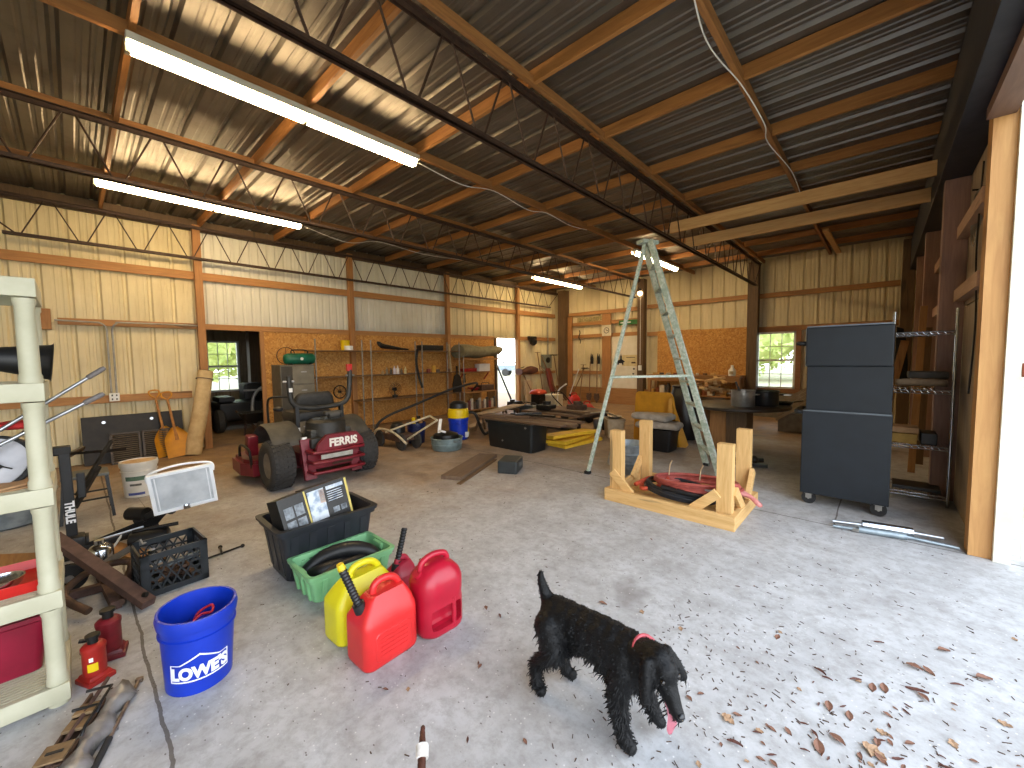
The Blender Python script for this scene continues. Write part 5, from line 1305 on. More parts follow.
# ---------------------------------------------------------------- shelving along the left wall
t = thing('pole_shelving', 'three-tier shelving on silver poles along the strand-board wall', 'shelving', (-8.72, 5.2, 0))
for i, y in enumerate((3.34, 4.36, 4.55, 5.75, 5.92, 6.74, 7.12)):
    x = .24 if i in (0, 2, 4, 6) else .2
    b = MB(); b.tube([(x, y - 5.2, 0), (x, y - 5.2, 2.0)], .016, 8); b.build('pole', mat('dull_pole', '#9a948a', '#817b72', 14, .45, .5), t, 60)
for z, y0, y1 in ((1.77, 3.3, 7.2), (1.21, 3.3, 7.2), (.64, 4.3, 7.2)):
    b = MB(); b.box2((-.25, y0 - 5.2, z - .022), (.25, y1 - 5.2, z), bev=.003); b.build('shelf_board', mat('shelf_brown', '#6d5236', '#80623f', 9, .7), t)
def rack_item(name, lab, cat, m, fn, grp=None):
    b = MB(); fn(b); return tagged(b, name, m, lab, cat, 40, None, None, grp)
rack_item('driftwood', 'dark curved piece of wood on the top tier of the pole shelving', 'wood', M_BLACKM, lambda b: b.tube(bez([(-8.6, 4.78, 1.97), (-8.6, 4.9, 1.88), (-8.6, 5.1, 1.85), (-8.6, 5.35, 1.82), (-8.6, 5.6, 1.80)], 5), [.02, .03, .05, .055, .06, .06, .06, .055, .055, .05, .05, .045, .045, .04, .04, .035, .03, .025, .025, .02, .02][:21], 8))
rack_item('black_toolbox', 'long black case on the top tier of the pole shelving', 'case', M_BLACK, lambda b: (b.box((-8.62, 6.27, 1.845), (.24, .68, .14), bev=.015), b.box((-8.5, 6.27, 1.86), (.02, .5, .03))))
rack_item('yellow_tub', 'yellow tub with a white band on the top tier of the pole shelving', 'tub', M_YELLOW, lambda b: b.lathe([(0, 0), (.085, 0), (.095, .2), (.1, .21), (.0, .21)], (-8.6, 4.02, 1.775), 20))
rack_item('white_tub', 'white tub beside the yellow one on the top tier of the pole shelving', 'tub', M_WHITE, lambda b: b.lathe([(0, 0), (.09, 0), (.09, .09), (0, .09)], (-8.46, 4.03, 1.775), 20))
random.seed(3)
btl = ((4.86, .10, .03, '#b89a6a'), (4.97, .17, .028, '#8a7a62'), (5.08, .15, .03, '#4a4038'), (5.17, .19, .035, '#c9c0cc'), (5.26, .20, .035, '#dcd6d2'), (5.36, .14, .028, '#6a5a48'), (5.47, .17, .028, '#cfc08a'))
for i, (y, h, r_, c) in enumerate(btl):
    w_ = ('tan', 'brown', 'dark', 'lilac', 'white', 'brown-black', 'cream')[i]
    rack_item('spray_bottle', w_ + ' bottle in the row on the middle tier of the pole shelving', 'bottle', mat('bottle_%d' % i, c, None, 9, .4), lambda b: b.lathe([(0, 0), (r_, 0), (r_, h * .65), (r_ * .4, h * .8), (r_ * .4, h), (0, h)], (-8.55, y, 1.212), 14), 'bottles on the middle tier')
for i, (y, h, c, w_) in enumerate(((6.15, .1, '#8a3a2a', 'short rust-red'), (6.32, .18, '#d9a53a', 'yellow'), (6.45, .08, '#5a4a3c', 'low brown'), (6.85, .09, '#6a4030', 'low dark red'))):
    rack_item('can', w_ + ' can on the middle tier below the long black case', 'can', mat('can_%d' % i, c, None, 9, .5), lambda b: b.lathe([(0, 0), (.05, 0), (.05, h * .9), (.03, h), (0, h)], (-8.55, y, 1.212), 14), 'cans on the middle tier')
t = thing('desk_fan', 'small round wire fan on the lower tier of the pole shelving', 'fan', (-8.6, 5.2, .65))
b = MB()
for k in range(4): b.tube([(.02, (.05 + .035 * k) * math.cos(2 * PI * i / 24), .20 + (.05 + .035 * k) * math.sin(2 * PI * i / 24)) for i in range(24)], .004, 5, True)
for k in range(10): a = 2 * PI * k / 10; b.tube([(.02, .03 * math.cos(a), .2 + .03 * math.sin(a)), (.02, .155 * math.cos(a), .2 + .155 * math.sin(a))], .003, 5)
b.build('guard', M_BLACKM, t)
b = MB(); b.cyl((-.06, 0, .2), (.02, 0, .2), .04); b.cyl((0, 0, 0), (0, 0, .06), .07); b.bar((0, 0, .04), (-.02, 0, .18), .02, .02); b.build('base', M_BLACKM, t, 40)
t = thing('wire_hoop', 'wire wheel rim hanging on the strand board behind the mower', 'wheel', (-8.94, 4.02, .85))
b = MB(); b.tube([(0, .14 * math.cos(2 * PI * i / 28), .14 * math.sin(2 * PI * i / 28)) for i in range(28)], .012, 6, True)
for k in range(8): a = 2 * PI * k / 8; b.tube([(0, 0, 0), (0, .14 * math.cos(a), .14 * math.sin(a))], .004, 5)
b.cyl((-.05, 0, 0), (.03, 0, 0), .025, n=10); b.build('rim', M_BLACKM, t, 60)
rack_item('hanging_hose', 'dark hose hanging down the front of the pole shelving', 'hose', M_RUBBER, lambda b: b.tube(bez([(-8.42, 5.74, 1.8), (-8.40, 5.69, 1.5), (-8.42, 5.76, 1.15), (-8.42, 5.86, .85)], 6), .03, 8))
rack_item('black_paddle', 'black paddle-shaped blade standing upright in the pole shelving', 'paddle', M_BLACK, lambda b: b.prism([(-.14, 0), (-.16, .2), (-.1, .42), (-.02, .5), (-.02, .7), (.02, .7), (.02, .5), (.1, .42), (.16, .2), (.14, 0)], .025, Matrix.Translation((-8.42, 6.98, .662)) @ Matrix(((0, 0, 1, 0), (1, 0, 0, 0), (0, 1, 0, 0), (0, 0, 0, 1)))))
rack_item('paint_roller_frame', 'pale upright stick tied in the pole shelving next to the black paddle', 'stick', mat('pale_stick', '#b09a78', '#94805f', 14, .7), lambda b: b.bar((-8.43, 6.78, 1.215), (-8.45, 6.74, 1.95), .05, .03))
# floor-tier goods right of the shelving
t = thing('low_shelf', 'low two-tier wooden shelf of shop goods beside the bright doorway', 'shelf', (-8.68, 7.92, 0))
for z in (.10, .60):
    b = MB(); b.box((0, 0, z), (.40, 1.24, .03)); b.build('shelf_board', M_WOODY, t)
for y in (-.6, .0, .6):
    b = MB(); b.box((0, y, .31), (.38, .03, .60)); b.build('divider', M_WOODZ, t)
cols = ['#8d8478', '#70302a', '#c9c2b4', '#5d4a3a', '#3a3632', '#a9a096', '#7b5c48', '#c0b8ac', '#46362c', '#8a3b30', '#b7a98f', '#544a42']
nm = ['grey', 'maroon', 'off-white', 'brown', 'charcoal', 'pale grey', 'tan', 'white', 'dark brown', 'brick red', 'beige', 'dull brown']
for i in range(12):
    y = 7.36 + (i % 6) * .1 + (.1 if i % 6 > 2 else 0) + .0 * i; z = .116 if i < 6 else .116
    y = 7.38 + .1 * i if i < 6 else 7.98 + .1 * (i - 6)
    hh = .2 + .05 * ((i * 7) % 3)
    rack_item('paint_can', nm[i] + ' can in the row on the bottom of the low wooden shelf', 'can', mat('goods_%d' % i, cols[i], None, 9, .5), lambda b: b.lathe([(0, 0), (.045, 0), (.045, hh), (.04, hh + .01), (0, hh + .01)], (-8.52, y, z), 14), 'cans on the low shelf')
rack_item('toolbox', 'dark toolbox on top of the low wooden shelf', 'toolbox', M_BROWNST, lambda b: (b.box((-8.66, 8.25, .70), (.25, .5, .16), bev=.02), b.tube(bez([(-8.66, 8.1, .78), (-8.66, 8.12, .84), (-8.66, 8.38, .84), (-8.66, 8.4, .78)], 4), .012, 6)))
t = thing('wall_shelf', 'red bracketed wall shelf with a white box, above the low wooden shelf', 'shelf', (-8.87, 8.0, 1.17))
b = MB(); b.box((0, 0, -.015), (.26, 1.2, .03)); b.build('board', M_WOODY, t)
for y in (-.5, .5): b = MB(); b.bar((-.11, y, -.25), (.1, y, -.03), .03, .02); b.build('bracket', M_REDPAINT, t)
rack_item('white_box', 'white box on the wall shelf below the rolled mat', 'box', M_WHITE, lambda b: b.box((-8.84, 8.32, 1.29), (.2, .44, .22), bev=.01))
rack_item('red_box', 'dark red box beside the white box on the wall shelf', 'box', M_REDPAINT, lambda b: b.box((-8.84, 7.75, 1.23), (.2, .5, .1), bev=.01))
rack_item('hanging_saw', 'dark saw hanging below the wall shelf', 'saw', M_BLACKM, lambda b: b.prism([(-.05, 0), (.05, 0), (.03, .2), (.06, .26), (-.06, .26), (-.03, .2)], .02, Matrix.Translation((-8.96, 7.7, .86)) @ Matrix(((0, 0, 1, 0), (1, 0, 0, 0), (0, 1, 0, 0), (0, 0, 0, 1)))))
rack_item('red_dish', 'dark red dish on the wall beneath the white box', 'dish', M_REDPAINT, lambda b: (b.box((-8.8, 8.05, .70), (.3, .5, .03), bev=.008), b.box((-8.8, 8.05, .66), (.2, .3, .06))))
# rolled mat on top
t = thing('foam_mat', 'thick rolled grey-green foam mat on a top shelf beside the bright doorway', 'mat', (-8.62, 7.9, 1.66))
b = MB(); rings = []
for i in range(21):
    v = i / 20; y = -.72 + 1.5 * v
    rings.append([(.30 * math.cos(2 * PI * j / 24) * (1 - .1 * v), y + .12 * math.sin(2 * PI * j / 24) * v, .19 * math.sin(2 * PI * j / 24) * (1 - .25 * v) + .10 - .14 * v * 0 + (.02 * math.sin(9 * v))) for j in range(24)])
b.loft(rings); b.build('roll', mat('mat_grey', '#8d8568', '#777055', 8, .9), t, 70)
b = MB(); b.box((0, .02, -.12), (.42, 1.4, .05)); b.build('shelf_plank', M_WOODY, t)
for y in (-.68, .62): b = MB(); b.tube([(.2, y, -1.66), (.2, y, .2)], .016, 8); b.build('pole', mat('dull_pole', '', ''), t, 60)
# filing cabinet with green tank behind the mower
t = thing('filing_cabinet', 'grey steel cabinet behind the mower by the strand-board wall', 'cabinet', (-8.62, 2.95, 0))
b = MB(); b.box((0, 0, .74), (.5, .62, 1.48), bev=.008); b.build('body', mat('cabinet_grey', '#6e6a5d', '#5d594d', 7, .5), t)
for k in range(4):
    b = MB(); b.box((.256, .1, .2 + .36 * k), (.014, .40, .33), bev=.004); o = b.build('drawer', mat('drawer_grey', '#7c786a', '#6c685b', 7, .5), t)
    b = MB(); b.box((.272, .1, .26 + .36 * k), (.02, .1, .02)); b.build('handle', M_ALU, o)
b = MB(); b.box((.26, -.2, .75), (.01, .19, 1.4)); b.build('side_panel', mat('cabinet_dark', '#45423a', '#3a372f', 7, .6), t)
t = thing('green_tank', 'teal green portable tank lying on the grey steel cabinet', 'tank', (-8.55, 3.06, 1.595))
b = MB(); b.tube([(0, -.30, 0), (0, -.28, 0), (0, -.22, 0), (0, .22, 0), (0, .28, 0), (0, .30, 0)], [.03, .085, .11, .11, .085, .03], 24); b.build('tank', mat('teal_green', '#12644e', '#0e5542', 7, .4), t, 50)
b = MB(); b.cyl((.10, .0, 0), (.125, .0, 0), .03, n=16); b.build('gauge', M_WHITE, t, 40)
b = MB(); b.tube(bez([(0, -.15, .1), (0, -.13, .17), (0, .13, .17), (0, .15, .1)], 5), .012, 8); b.build('handle', M_BLACKM, t, 60)
for y in (-.18, .18): b = MB(); b.box((0, y, -.1), (.16, .03, .03)); b.build('foot', M_BLACKM, t)
t = thing('cable_reel', 'wire hoop standing behind the teal green tank', 'hoop', (-8.82, 2.9, 1.66))
b = MB()
for k in (.0, .02): b.tube([(k, .17 * math.cos(2 * PI * i / 28), .17 * math.sin(2 * PI * i / 28)) for i in range(28)], .006, 5, True)
b.build('hoop', M_BROWNST, t, 60)
b = MB(); b.tube([(0, -.0, -.18), (0, 0, .17)], .005, 5); b.build('stem', M_BROWNST, t)

# ---------------------------------------------------------------- side room clutter
t = thing('parked_tractor', 'dark machine with a tall handle parked in the side room behind the opening', 'machine', (-11.0, 2.6, 0))
b = MB(); b.box((0, 0, .45), (.9, 1.0, .4), bev=.06); b.box((-.1, .3, .85), (.5, .5, .4), bev=.06); b.build('body', M_BLACK, t)
b = MB(); b.box((.1, -.35, .72), (.6, .3, .12), bev=.03); b.build('hood', M_BLACK, t)
for x, y in ((.35, -.5), (.35, .55), (-.4, -.5), (-.4, .55)):
    b = MB(); b.lathe([(0, -.09), (.2, -.09), (.26, -.05), (.26, .05), (.2, .09), (0, .09)], (x, y, .26), 24, 1, 1, Matrix.Rotation(R(90), 3, 'X')); b.build('wheel', M_TYRE, t, 50)
b = MB(); b.tube(bez([(.5, .1, .1), (.5, .12, .7), (.5, .3, .95), (.45, .55, .95)], 6), .035, 8); b.build('handle', M_GREYMET, t, 60)
b = MB(); b.bar((.3, .0, .9), (.3, .8, .88), .05, .04); b.build('rail', M_GREYMET, t)
t = thing('parked_barrow', 'dark low barrow with one wheel in front of the machine in the side room', 'barrow', (-9.65, 2.55, 0))
b = MB(); b.loft([rrect(.3, .4, .05, 4, .28), rrect(.5, .6, .06, 4, .5), rrect(.48, .58, .06, 4, .5), rrect(.28, .38, .05, 4, .3)]); b.build('tray', M_BLACKM, t, 40)
b = MB(); b.lathe([(0, -.04), (.15, -.04), (.17, 0), (.15, .04), (0, .04)], (.25, 0, .17), 20, 1, 1, Matrix.Rotation(R(90), 3, 'X')); b.build('wheel', M_TYRE, t, 40)
for s in (-1, 1): b = MB(); b.bar((.25, s * .06, .17), (-.5, s * .25, .5), .03, .03); b.bar((-.15, s * .16, .3), (-.2, s * .18, 0), .025, .025); b.build('handle', M_BROWNST, t)
# ---------------------------------------------------------------- middle of the floor
t = thing('push_mower', 'old push mower with cream handle bars lying between the blue buckets and the riding mower', 'mower', (-6.2, 3.8, 0))
M_CREAMP = mat('cream_handle', '#c9bfa4', '#b0a68c', 14, .5)
for x, y in ((-.42, -.14), (-.36, .22), (.18, -.08), (.22, .2)):
    b = MB(); b.lathe([(.03, -.03), (.12, -.03), (.145, -.02), (.145, .02), (.12, .03), (.03, .03)], (x, y, .145), 24, 1, 1, Matrix.Rotation(R(90), 3, 'X')); b.build('wheel', M_TYRE, t, 40)
b = MB(); b.box((-.1, .04, .2), (.6, .34, .12), bev=.03); b.build('deck', M_BROWNST, t); b = MB(); b.lathe([(0, 0), (.13, 0), (.13, .12), (.09, .18), (0, .2)], (-.12, .05, .25), 20); b.build('engine', M_BLACKM, t, 40)
b = MB(); b.tube(bez([(-.5, -.2, .22), (-.3, -.22, .34), (.1, -.18, .32), (.45, -.14, .16)], 6), .02, 8); b.build('front_bar', M_CREAMP, t, 60)
for a, c in (((-.1, -.2, .30), (.62, .22, .60)), ((.30, -.02, .2), (1.0, .08, .58))): b = MB(); b.tube([a, c], .017, 8); b.build('handle_bar', M_CREAMP, t, 60)
b = MB(); b.tube([(.62, .22, .6), (1.0, .08, .58)], .017, 8); b.build('cross_bar', M_CREAMP, t, 60)
tagged(MB().tube(bez([(-6.85, 3.65, .03), (-6.85, 3.75, .35), (-6.8, 4.0, .52), (-6.75, 4.5, .66), (-6.7, 5.1, .84), (-6.72, 5.5, .93), (-7.0, 6.4, .98), (-8.3, 7.4, .67)], 8), .025, 8), 'suction_hose', M_RUBBER, 'black hose arching up from the push mower toward the shelving', 'hose', 60)
M_DBLUE = mat('dark_blue_plastic', '#17224f', '#131c42', 9, .4)
t = pail((-6.38, 4.28, 0), M_DBLUE, 'dark blue bucket of small tools behind the push mower', h=.38, r0=.15, r1=.17)
for i, (x, y, h, m) in enumerate(((-6.42, 4.25, .2, M_YELLOW), (-6.32, 4.34, .17, M_WOODZ), (-6.40, 4.36, .22, M_BLACK))):
    tagged(MB().box((0, 0, h / 2), (.06, .05, h), (R(6), R(8 - 6 * i), 0), bev=.008), 'hand_tool', m, ('yellow', 'wooden', 'black')[i] + ' hand tool sticking out of the dark blue tool bucket', 'tool', None, (x, y, .27))
t = pail((-6.02, 5.0, 0), M_BLUE, 'blue bucket carrying a yellow vacuum head beside the galvanised tub', h=.42, r0=.17, r1=.19)
b = MB(); b.box((.185, .05, .1), (.02, .08, .1), (0, R(3), 0)); b.build('white_print', M_WHITE, t)
t = thing('vacuum_head', 'yellow and black shop vacuum head sitting on the blue bucket', 'vacuum', (-6.02, 5.0, .425))
b = MB(); b.lathe([(0, 0), (.2, 0), (.205, .05), (.195, .16), (.17, .18), (0, .18)], (0, 0, 0), 32); b.build('drum', M_YELLOW, t, 40)
b = MB(); b.lathe([(0, .18), (.17, .18), (.16, .27), (.1, .31), (0, .32)], (0, 0, 0), 28); b.build('motor_cap', M_BLACK, t, 40)
b = MB(); b.tube(bez([(.12, .12, .1), (.24, .22, .06), (.3, .3, -.2), (.25, .45, -.36), (.1, .7, -.39)], 6), .028, 8); b.build('hose', M_RUBBER, t, 60)
tagged(MB().box((0, 0, .25), (.1, .12, .5), (R(5), 0, 0), bev=.02), 'yellow_bottle', M_YELLOW, 'tall yellow container right behind the blue vacuum bucket', 'container', None, (-6.2, 5.32, 0.0))
t = thing('galvanised_tub', 'low round galvanised tub on the floor in front of the blue buckets', 'tub', (-5.50, 4.30, 0))
b = MB(); b.lathe([(0, .012), (.235, .012), (.24, 0), (.25, .01), (.262, .1), (.268, .105), (.262, .11), (.27, .2), (.285, .205), (.275, .215), (.258, .2), (.24, .02), (0, .015)], (0, 0, 0), 44); b.build('tub', mat('tub_zinc', '#8fa3a6', '#74888c', 9, .45, .5), t, 40)
for s in (-1, 1): b = MB(); b.tube(bez([(s * .265, -.06, .17), (s * .31, -.04, .16), (s * .31, .04, .16), (s * .265, .06, .17)], 4), .008, 6); b.build('handle', M_GALV, t, 60)
tagged(MB().lathe([(0, .02), (.2, .02), (.22, .2), (.21, .26), (.1, .3), (0, .3)], (0, 0, 0), 28), 'motor_housing', M_BLACKM, 'black round motor housing sitting in the low galvanised tub', 'housing', 40, (-5.52, 4.30, 0.0))
tagged(MB().bar((-.06, -.05, 0), (-.14, .05, .22), .05, .025).cyl((.02, -.04, .02), (.02, -.03, .05), .06), 'white_paddle', M_WHITE, 'white flat paddle sticking up from the low galvanised tub', 'paddle', None, (-5.48, 4.22, .29))
tagged(MB().box((0, 0, .035), (.30, 1.26, .05), bev=.006), 'plank', wood('weathered_plank', '#5f4c3d', '#77624f', 'y', .6), 'long weathered brown plank lying on the floor before the black tote', 'plank', None, (-4.28, 3.78, -.009), (0, 0, R(24)))
tagged(MB().box((0, 0, .006), (.06, 1.26, .012)), 'strip', M_DARKW, 'thin dark strip lying along the edge of the weathered plank', 'strip', None, (-4.06, 3.72, 0.0), (0, 0, R(24)))
t = thing('black_case', 'small dark grey case on the floor at the end of the weathered plank', 'case', (-3.74, 4.02, 0), R(28))
b = MB(); b.box((0, 0, .085), (.27, .38, .17), bev=.02); b.build('body', mat('case_grey', '#2e3436', '#272c2e', 9, .5), t)
b = MB(); b.box((.137, .02, .1), (.012, .2, .06), bev=.004); b.build('latch_panel', mat('case_light', '#464d50', '#3d4346', 9, .5), t)
# black tote with timber on it
t = thing('storage_tote', 'large black tote with boards stacked across its top, in front of the yellow slabs', 'tote', (-4.62, 5.13, 0))
b = MB(); tub(b, 1.05, .46, .48, .03, .035, .006, .05); b.build('tub', mat('tote_black', '#15191b', '#1c2123', 9, .4), t, 40)
b = MB(); b.cyl((-.12, -.225, .15), (-.12, -.24, .15), .014); b.cyl((.41, -.235, .42), (.41, -.25, .42), .018); b.build('plug', M_GREYMET, t)
M_BRB = wood('brown_board', '#54402f', '#6c5440', 'x', .7)
for i, (x, y, z, L, w, rz, lab) in enumerate(((-4.45, 5.02, .495, 1.75, .16, 2, 'brown board lying along the front rim of the large black tote'), (-4.4, 5.22, .495, 1.9, .14, -1, 'brown board lying along the middle of the large black tote'), (-4.25, 5.36, .52, 1.6, .10, 4, 'narrow dark board across the back of the large black tote'), (-4.9, 5.2, .53, .9, .2, 18, 'short wide board lying askew on the large black tote'))):
    tagged(MB().box((0, 0, 0), (L, w, .035), bev=.003), 'board', M_BRB, lab, 'board', None, (x, y, z), (0, 0, R(rz)))
tagged(MB().bar((-.4, 0, 0), (.5, .1, .02), .05, .03).bar((-.2, -.1, .02), (.1, .25, .03), .04, .03), 'metal_bracket', M_BLACKM, 'black crossed metal bracket lying on the boards over the black tote', 'bracket', None, (-4.5, 5.3, .55))
M_YSLAB = mat('yellow_slab', '#f0c234', '#deb028', 9, .55)
for i, (x, y, z, rz, ry, lab) in enumerate(((-4.05, 6.1, .03, -6, 0, 'bottom slab of the stack of yellow slabs on the floor'), (-4.12, 6.05, .095, 4, 2, 'middle slab of the stack of yellow slabs on the floor'), (-4.15, 6.02, .17, -14, 5, 'top tilted slab of the stack of yellow slabs on the floor'))):
    tagged(MB().box((0, 0, 0), (.42, 1.05, .06), (0, R(-ry), 0), bev=.012), 'yellow_slab', M_YSLAB, lab, 'slab', None, (x, y, z), (0, 0, R(rz)), 'yellow slabs beside the black tote')
# long pale boards toward the doorway
for i, (a, c, w, lab) in enumerate((((-6.1, 5.7, .40), (-6.5, 7.3, .42), .3, 'long pale sheet of board on low supports toward the bright doorway'), ((-6.4, 5.3, .05), (-7.2, 7.0, .05), .2, 'pale plank on the floor toward the bright doorway'))):
    tagged(MB().bar(a, c, w, .025), 'board', mat('pale_board', '#b7a084', '#a08a6e', 9, .8), lab, 'board')
for y, lab in ((5.9, 'nearer low brown trestle under the long pale board'), (7.0, 'farther low brown trestle under the long pale board')):
    t = thing('trestle', lab, 'trestle', (-6.3 - (y - 6.4) * .3, y, 0))
    b = MB(); b.box((0, 0, .355), (.5, .06, .06)); b.build('beam', M_BRB, t)
    for s in (-1, 1):
        for q in (-1, 1): b = MB(); b.bar((s * .2, q * .02, .34), (s * .22, q * .15, 0), .03, .04); b.build('leg', M_BRB, t)
tagged(MB().tube(bez([(-5.9, 5.7, .015), (-5.6, 5.9, .015), (-5.8, 6.2, .015), (-6.1, 5.95, .015), (-5.7, 5.7, .03), (-5.5, 6.1, .015)], 8), .018, 6), 'dark_cable', M_RUBBER, 'tangled black cable on the floor beside the blue vacuum bucket', 'cable', 60)
# clutter behind the tote
t = thing('work_table', 'low dark metal table covered in parts behind the large black tote', 'table', (-5.0, 7.1, 0))
b = MB(); b.box((0, 0, .40), (1.5, 1.1, .04)); b.build('table_top', M_BRB, t)
for x in (-.68, .68):
    for y in (-.48, .48): b = MB(); b.box((x, y, .19), (.05, .05, .38)); b.build('leg', M_BLACKM, t)
b = MB(); b.bar((-.68, -.48, .3), (.68, -.48, .3), .04, .06); b.bar((-.68, -.48, .1), (.68, -.48, .12), .03, .04); b.build('frame_bar', M_BLACKM, t)
t = thing('toolbox', 'blue-grey toolbox behind the large black tote', 'toolbox', (-6.38, 7.5, 0))
b = MB(); b.box((0, 0, .15), (.66, .32, .30), bev=.02); b.build('body', mat('blue_grey', '#2c3a44', '#24303a', 9, .45), t)
b = MB(); b.loft([rrect(.68, .34, .03, 3, .30), rrect(.68, .34, .03, 3, .34), rrect(.5, .2, .03, 3, .40)]); b.build('lid', mat('blue_grey', '', ''), t); b = MB(); b.tube(bez([(-.12, 0, .4), (-.1, 0, .46), (.1, 0, .46), (.12, 0, .4)], 4), .012, 6); b.build('handle', M_BLACK, t, 60)
t = thing('garden_tiller', 'red-topped black engine tiller standing in the back corner clutter', 'tiller', (-7.25, 9.0, 0))
b = MB(); b.box((0, 0, .34), (.3, .32, .36), bev=.04); b.cyl((.15, -.1, .3), (.2, -.1, .3), .1, n=16); b.build('engine', M_BLACKM, t)
b = MB(); b.loft([rrect(.36, .4, .06, 4, .52), rrect(.4, .42, .08, 4, .56), rrect(.3, .32, .08, 4, .63), rrect(.1, .12, .04, 4, .66)]); b.build('fuel_tank', mat('orange_red', '#cc4428', '#b83a20', 6, .4), t, 50)
for s in (-1, 1): b = MB(); b.lathe([(0, -.03), (.13, -.03), (.15, 0), (.13, .03), (0, .03)], (0, s * .2, .15), 20, 1, 1, Matrix.Rotation(R(90), 3, 'X')); b.build('wheel', M_TYRE, t, 40)
t = thing('white_cabinet', 'cream box cabinet behind the red-topped tiller', 'cabinet', (-7.3, 9.75, 0))
b = MB(); b.box((0, 0, .23), (.48, .4, .44), bev=.02); b.build('body', mat('cream_box', '#cdc3a8', '#bdb398', 9, .5), t); b = MB(); b.box((0, -.205, .24), (.4, .012, .34), bev=.004); b.build('door', mat('cream_box', '', ''), t)
tagged(MB().tube(bez([(-6.92, 9.5, .02), (-6.93, 9.5, .42), (-6.88, 9.5, .62), (-6.62, 9.5, .8)], 6), .02, 8), 'bent_pipe', M_WHITE, 'bent white pipe standing behind the cream box cabinet', 'pipe', 60)
def small_can(loc, lab, m):
    t = thing('fuel_can', lab, 'fuel can', loc, R(-20), 'red fuel cans in the back corner')
    b = MB(); b.loft([rrect(.26, .36, .06, 4, 0), rrect(.28, .38, .07, 4, .02), rrect(.28, .38, .07, 4, .2), rrect(.16, .24, .05, 4, .3), rrect(.1, .16, .03, 4, .31)]); b.build('tank', m, t, 50)
    b = MB(); b.tube(bez([(0, -.1, .3), (0, -.08, .37), (0, .08, .37), (0, .1, .3)], 4), .018, 8); b.build('handle', m, t, 60)
    b = MB(); b.cyl((0, -.14, .27), (0, -.17, .34), .03, n=14); b.build('spout_cap', M_BLACK, t)
M_RC = mat('can_red2', '#b8241f', '#9e1c18', 6, .45)
small_can((-7.5, 11.2, 0), 'red fuel can on the floor below the leaning shovels in the back corner', M_RC); small_can((-5.75, 9.2, 0), 'red fuel can nearer the middle, behind the dark low lawn mower', M_RC)
t = thing('dark_mower', 'dark low lawn mower between the red fuel cans and the stepladder', 'mower', (-5.4, 8.5, 0))
b = MB(); b.loft([rrect(.8, .6, .15, 4, .1), rrect(.86, .66, .18, 4, .16), rrect(.8, .6, .18, 4, .26), rrect(.4, .36, .1, 4, .30)]); b.build('deck', M_BLACK, t, 50)
for x in (-.35, .35):
    for y in (-.33, .33): b = MB(); b.lathe([(0, -.03), (.1, -.03), (.12, 0), (.1, .03), (0, .03)], (x, y, .12), 18, 1, 1, Matrix.Rotation(R(90), 3, 'X')); b.build('wheel', M_TYRE, t, 40)
b = MB(); b.tube(bez([(-.35, .2, .2), (-.8, .25, .6), (-.85, 0, .66), (-.8, -.25, .6), (-.35, -.2, .2)], 5), .014, 6); b.build('handle', M_BLACKM, t, 60)
for i, (x, y, lab) in enumerate(((-5.3, 6.85, 'black engine part on the low dark metal table'), (-4.75, 7.2, 'brown casting on the low dark metal table'))):
    tagged(MB().box((0, 0, .07), (.34, .3, .12), bev=.03).cyl((.02, 0, .1), (.02, 0, .2), .09), 'engine_part', M_BLACKM if i == 0 else M_BROWNST, lab, 'engine part', None, (x, y, .42))
tagged(MB().bar((-.5, .1, .0), (.6, -.05, .03), .16, .03), 'board', M_BRB, 'loose brown board across the low dark metal table', 'board', None, (-4.8, 6.8, .445))
t = thing('cream_bin', 'cream lidless plastic box with dark printing, behind the left leg of the stepladder', 'box', (-3.82, 7.1, 0), R(40))
b = MB(); tub(b, .34, .42, .36, .015, .015, .005, .04); b.build('tub', mat('bin_cream', '#b9a88c', '#a39276', 9, .6), t, 40)
b = MB()
for z, y0, y1 in ((.24, -.14, .12), (.20, -.1, .14), (.16, -.14, .06)): b.box2((.161, y0, z), (.166, y1, z + .018))
b.build('dark_print', M_BROWNST, t)
tagged(MB().lathe([(0, 0), (.1, 0), (.14, .04), (.13, .045), (0, .02)], (0, 0, 0), 24), 'metal_pan', M_ALU, 'small metal pan on top of the cream printed box', 'pan', 40, (-3.8, 7.08, .362))
tagged(MB().tube(bez([(-.3, 0, .02), (0, .05, .06), (.3, -.02, .02)], 5), .015, 6), 'bent_rod', M_ALU, 'thin bright rod lying over the cream printed box', 'rod', 60, (-4.0, 7.0, .40))
tagged(MB().box((0, 0, .1), (.3, .22, .2), bev=.03).jitter(.01, 9), 'grey_block', mat('grey_block', '#8b8580', '#746e69', 9, .8), 'pale grey lump of concrete behind the yellow slabs', 'block', None, (-4.5, 7.8, 0))

# ---------------------------------------------------------------- cement bags, yellow tray, round table
t = thing('black_bin', 'black plastic bin holding up the cement bags', 'bin', (-2.68, 6.55, 0))
b = MB(); tub(b, .5, .42, .36, .03, .02, .006, .04); b.build('tub', M_BLACK, t, 40)
M_BAG = mat('cement_bag', '#a8a096', '#8e867c', 9, .85, 0, .3)
for i, (x, y, z, rz, lab) in enumerate(((-2.68, 6.5, .42, 5, 'lower pale cement bag on the black bin, its corner hanging out'), (-2.78, 6.5, .545, -4, 'upper pale cement bag lying on the lower one'))):
    b = MB(); b.loft([[(px * k, py * k, pz + .015 * math.sin(px * 14 + py * 9 + i)) for px, py in rrect(.70 - .06 * i, .42, .07, 5)] for pz, k in ((-.05, .86), (-.03, .98), (.0, 1.0), (.035, .96), (.06, .78))])
    tagged(b, 'cement_bag', M_BAG, lab, 'bag', 60, (x, y, z), (0, 0, R(rz)), 'cement bags on the black bin')
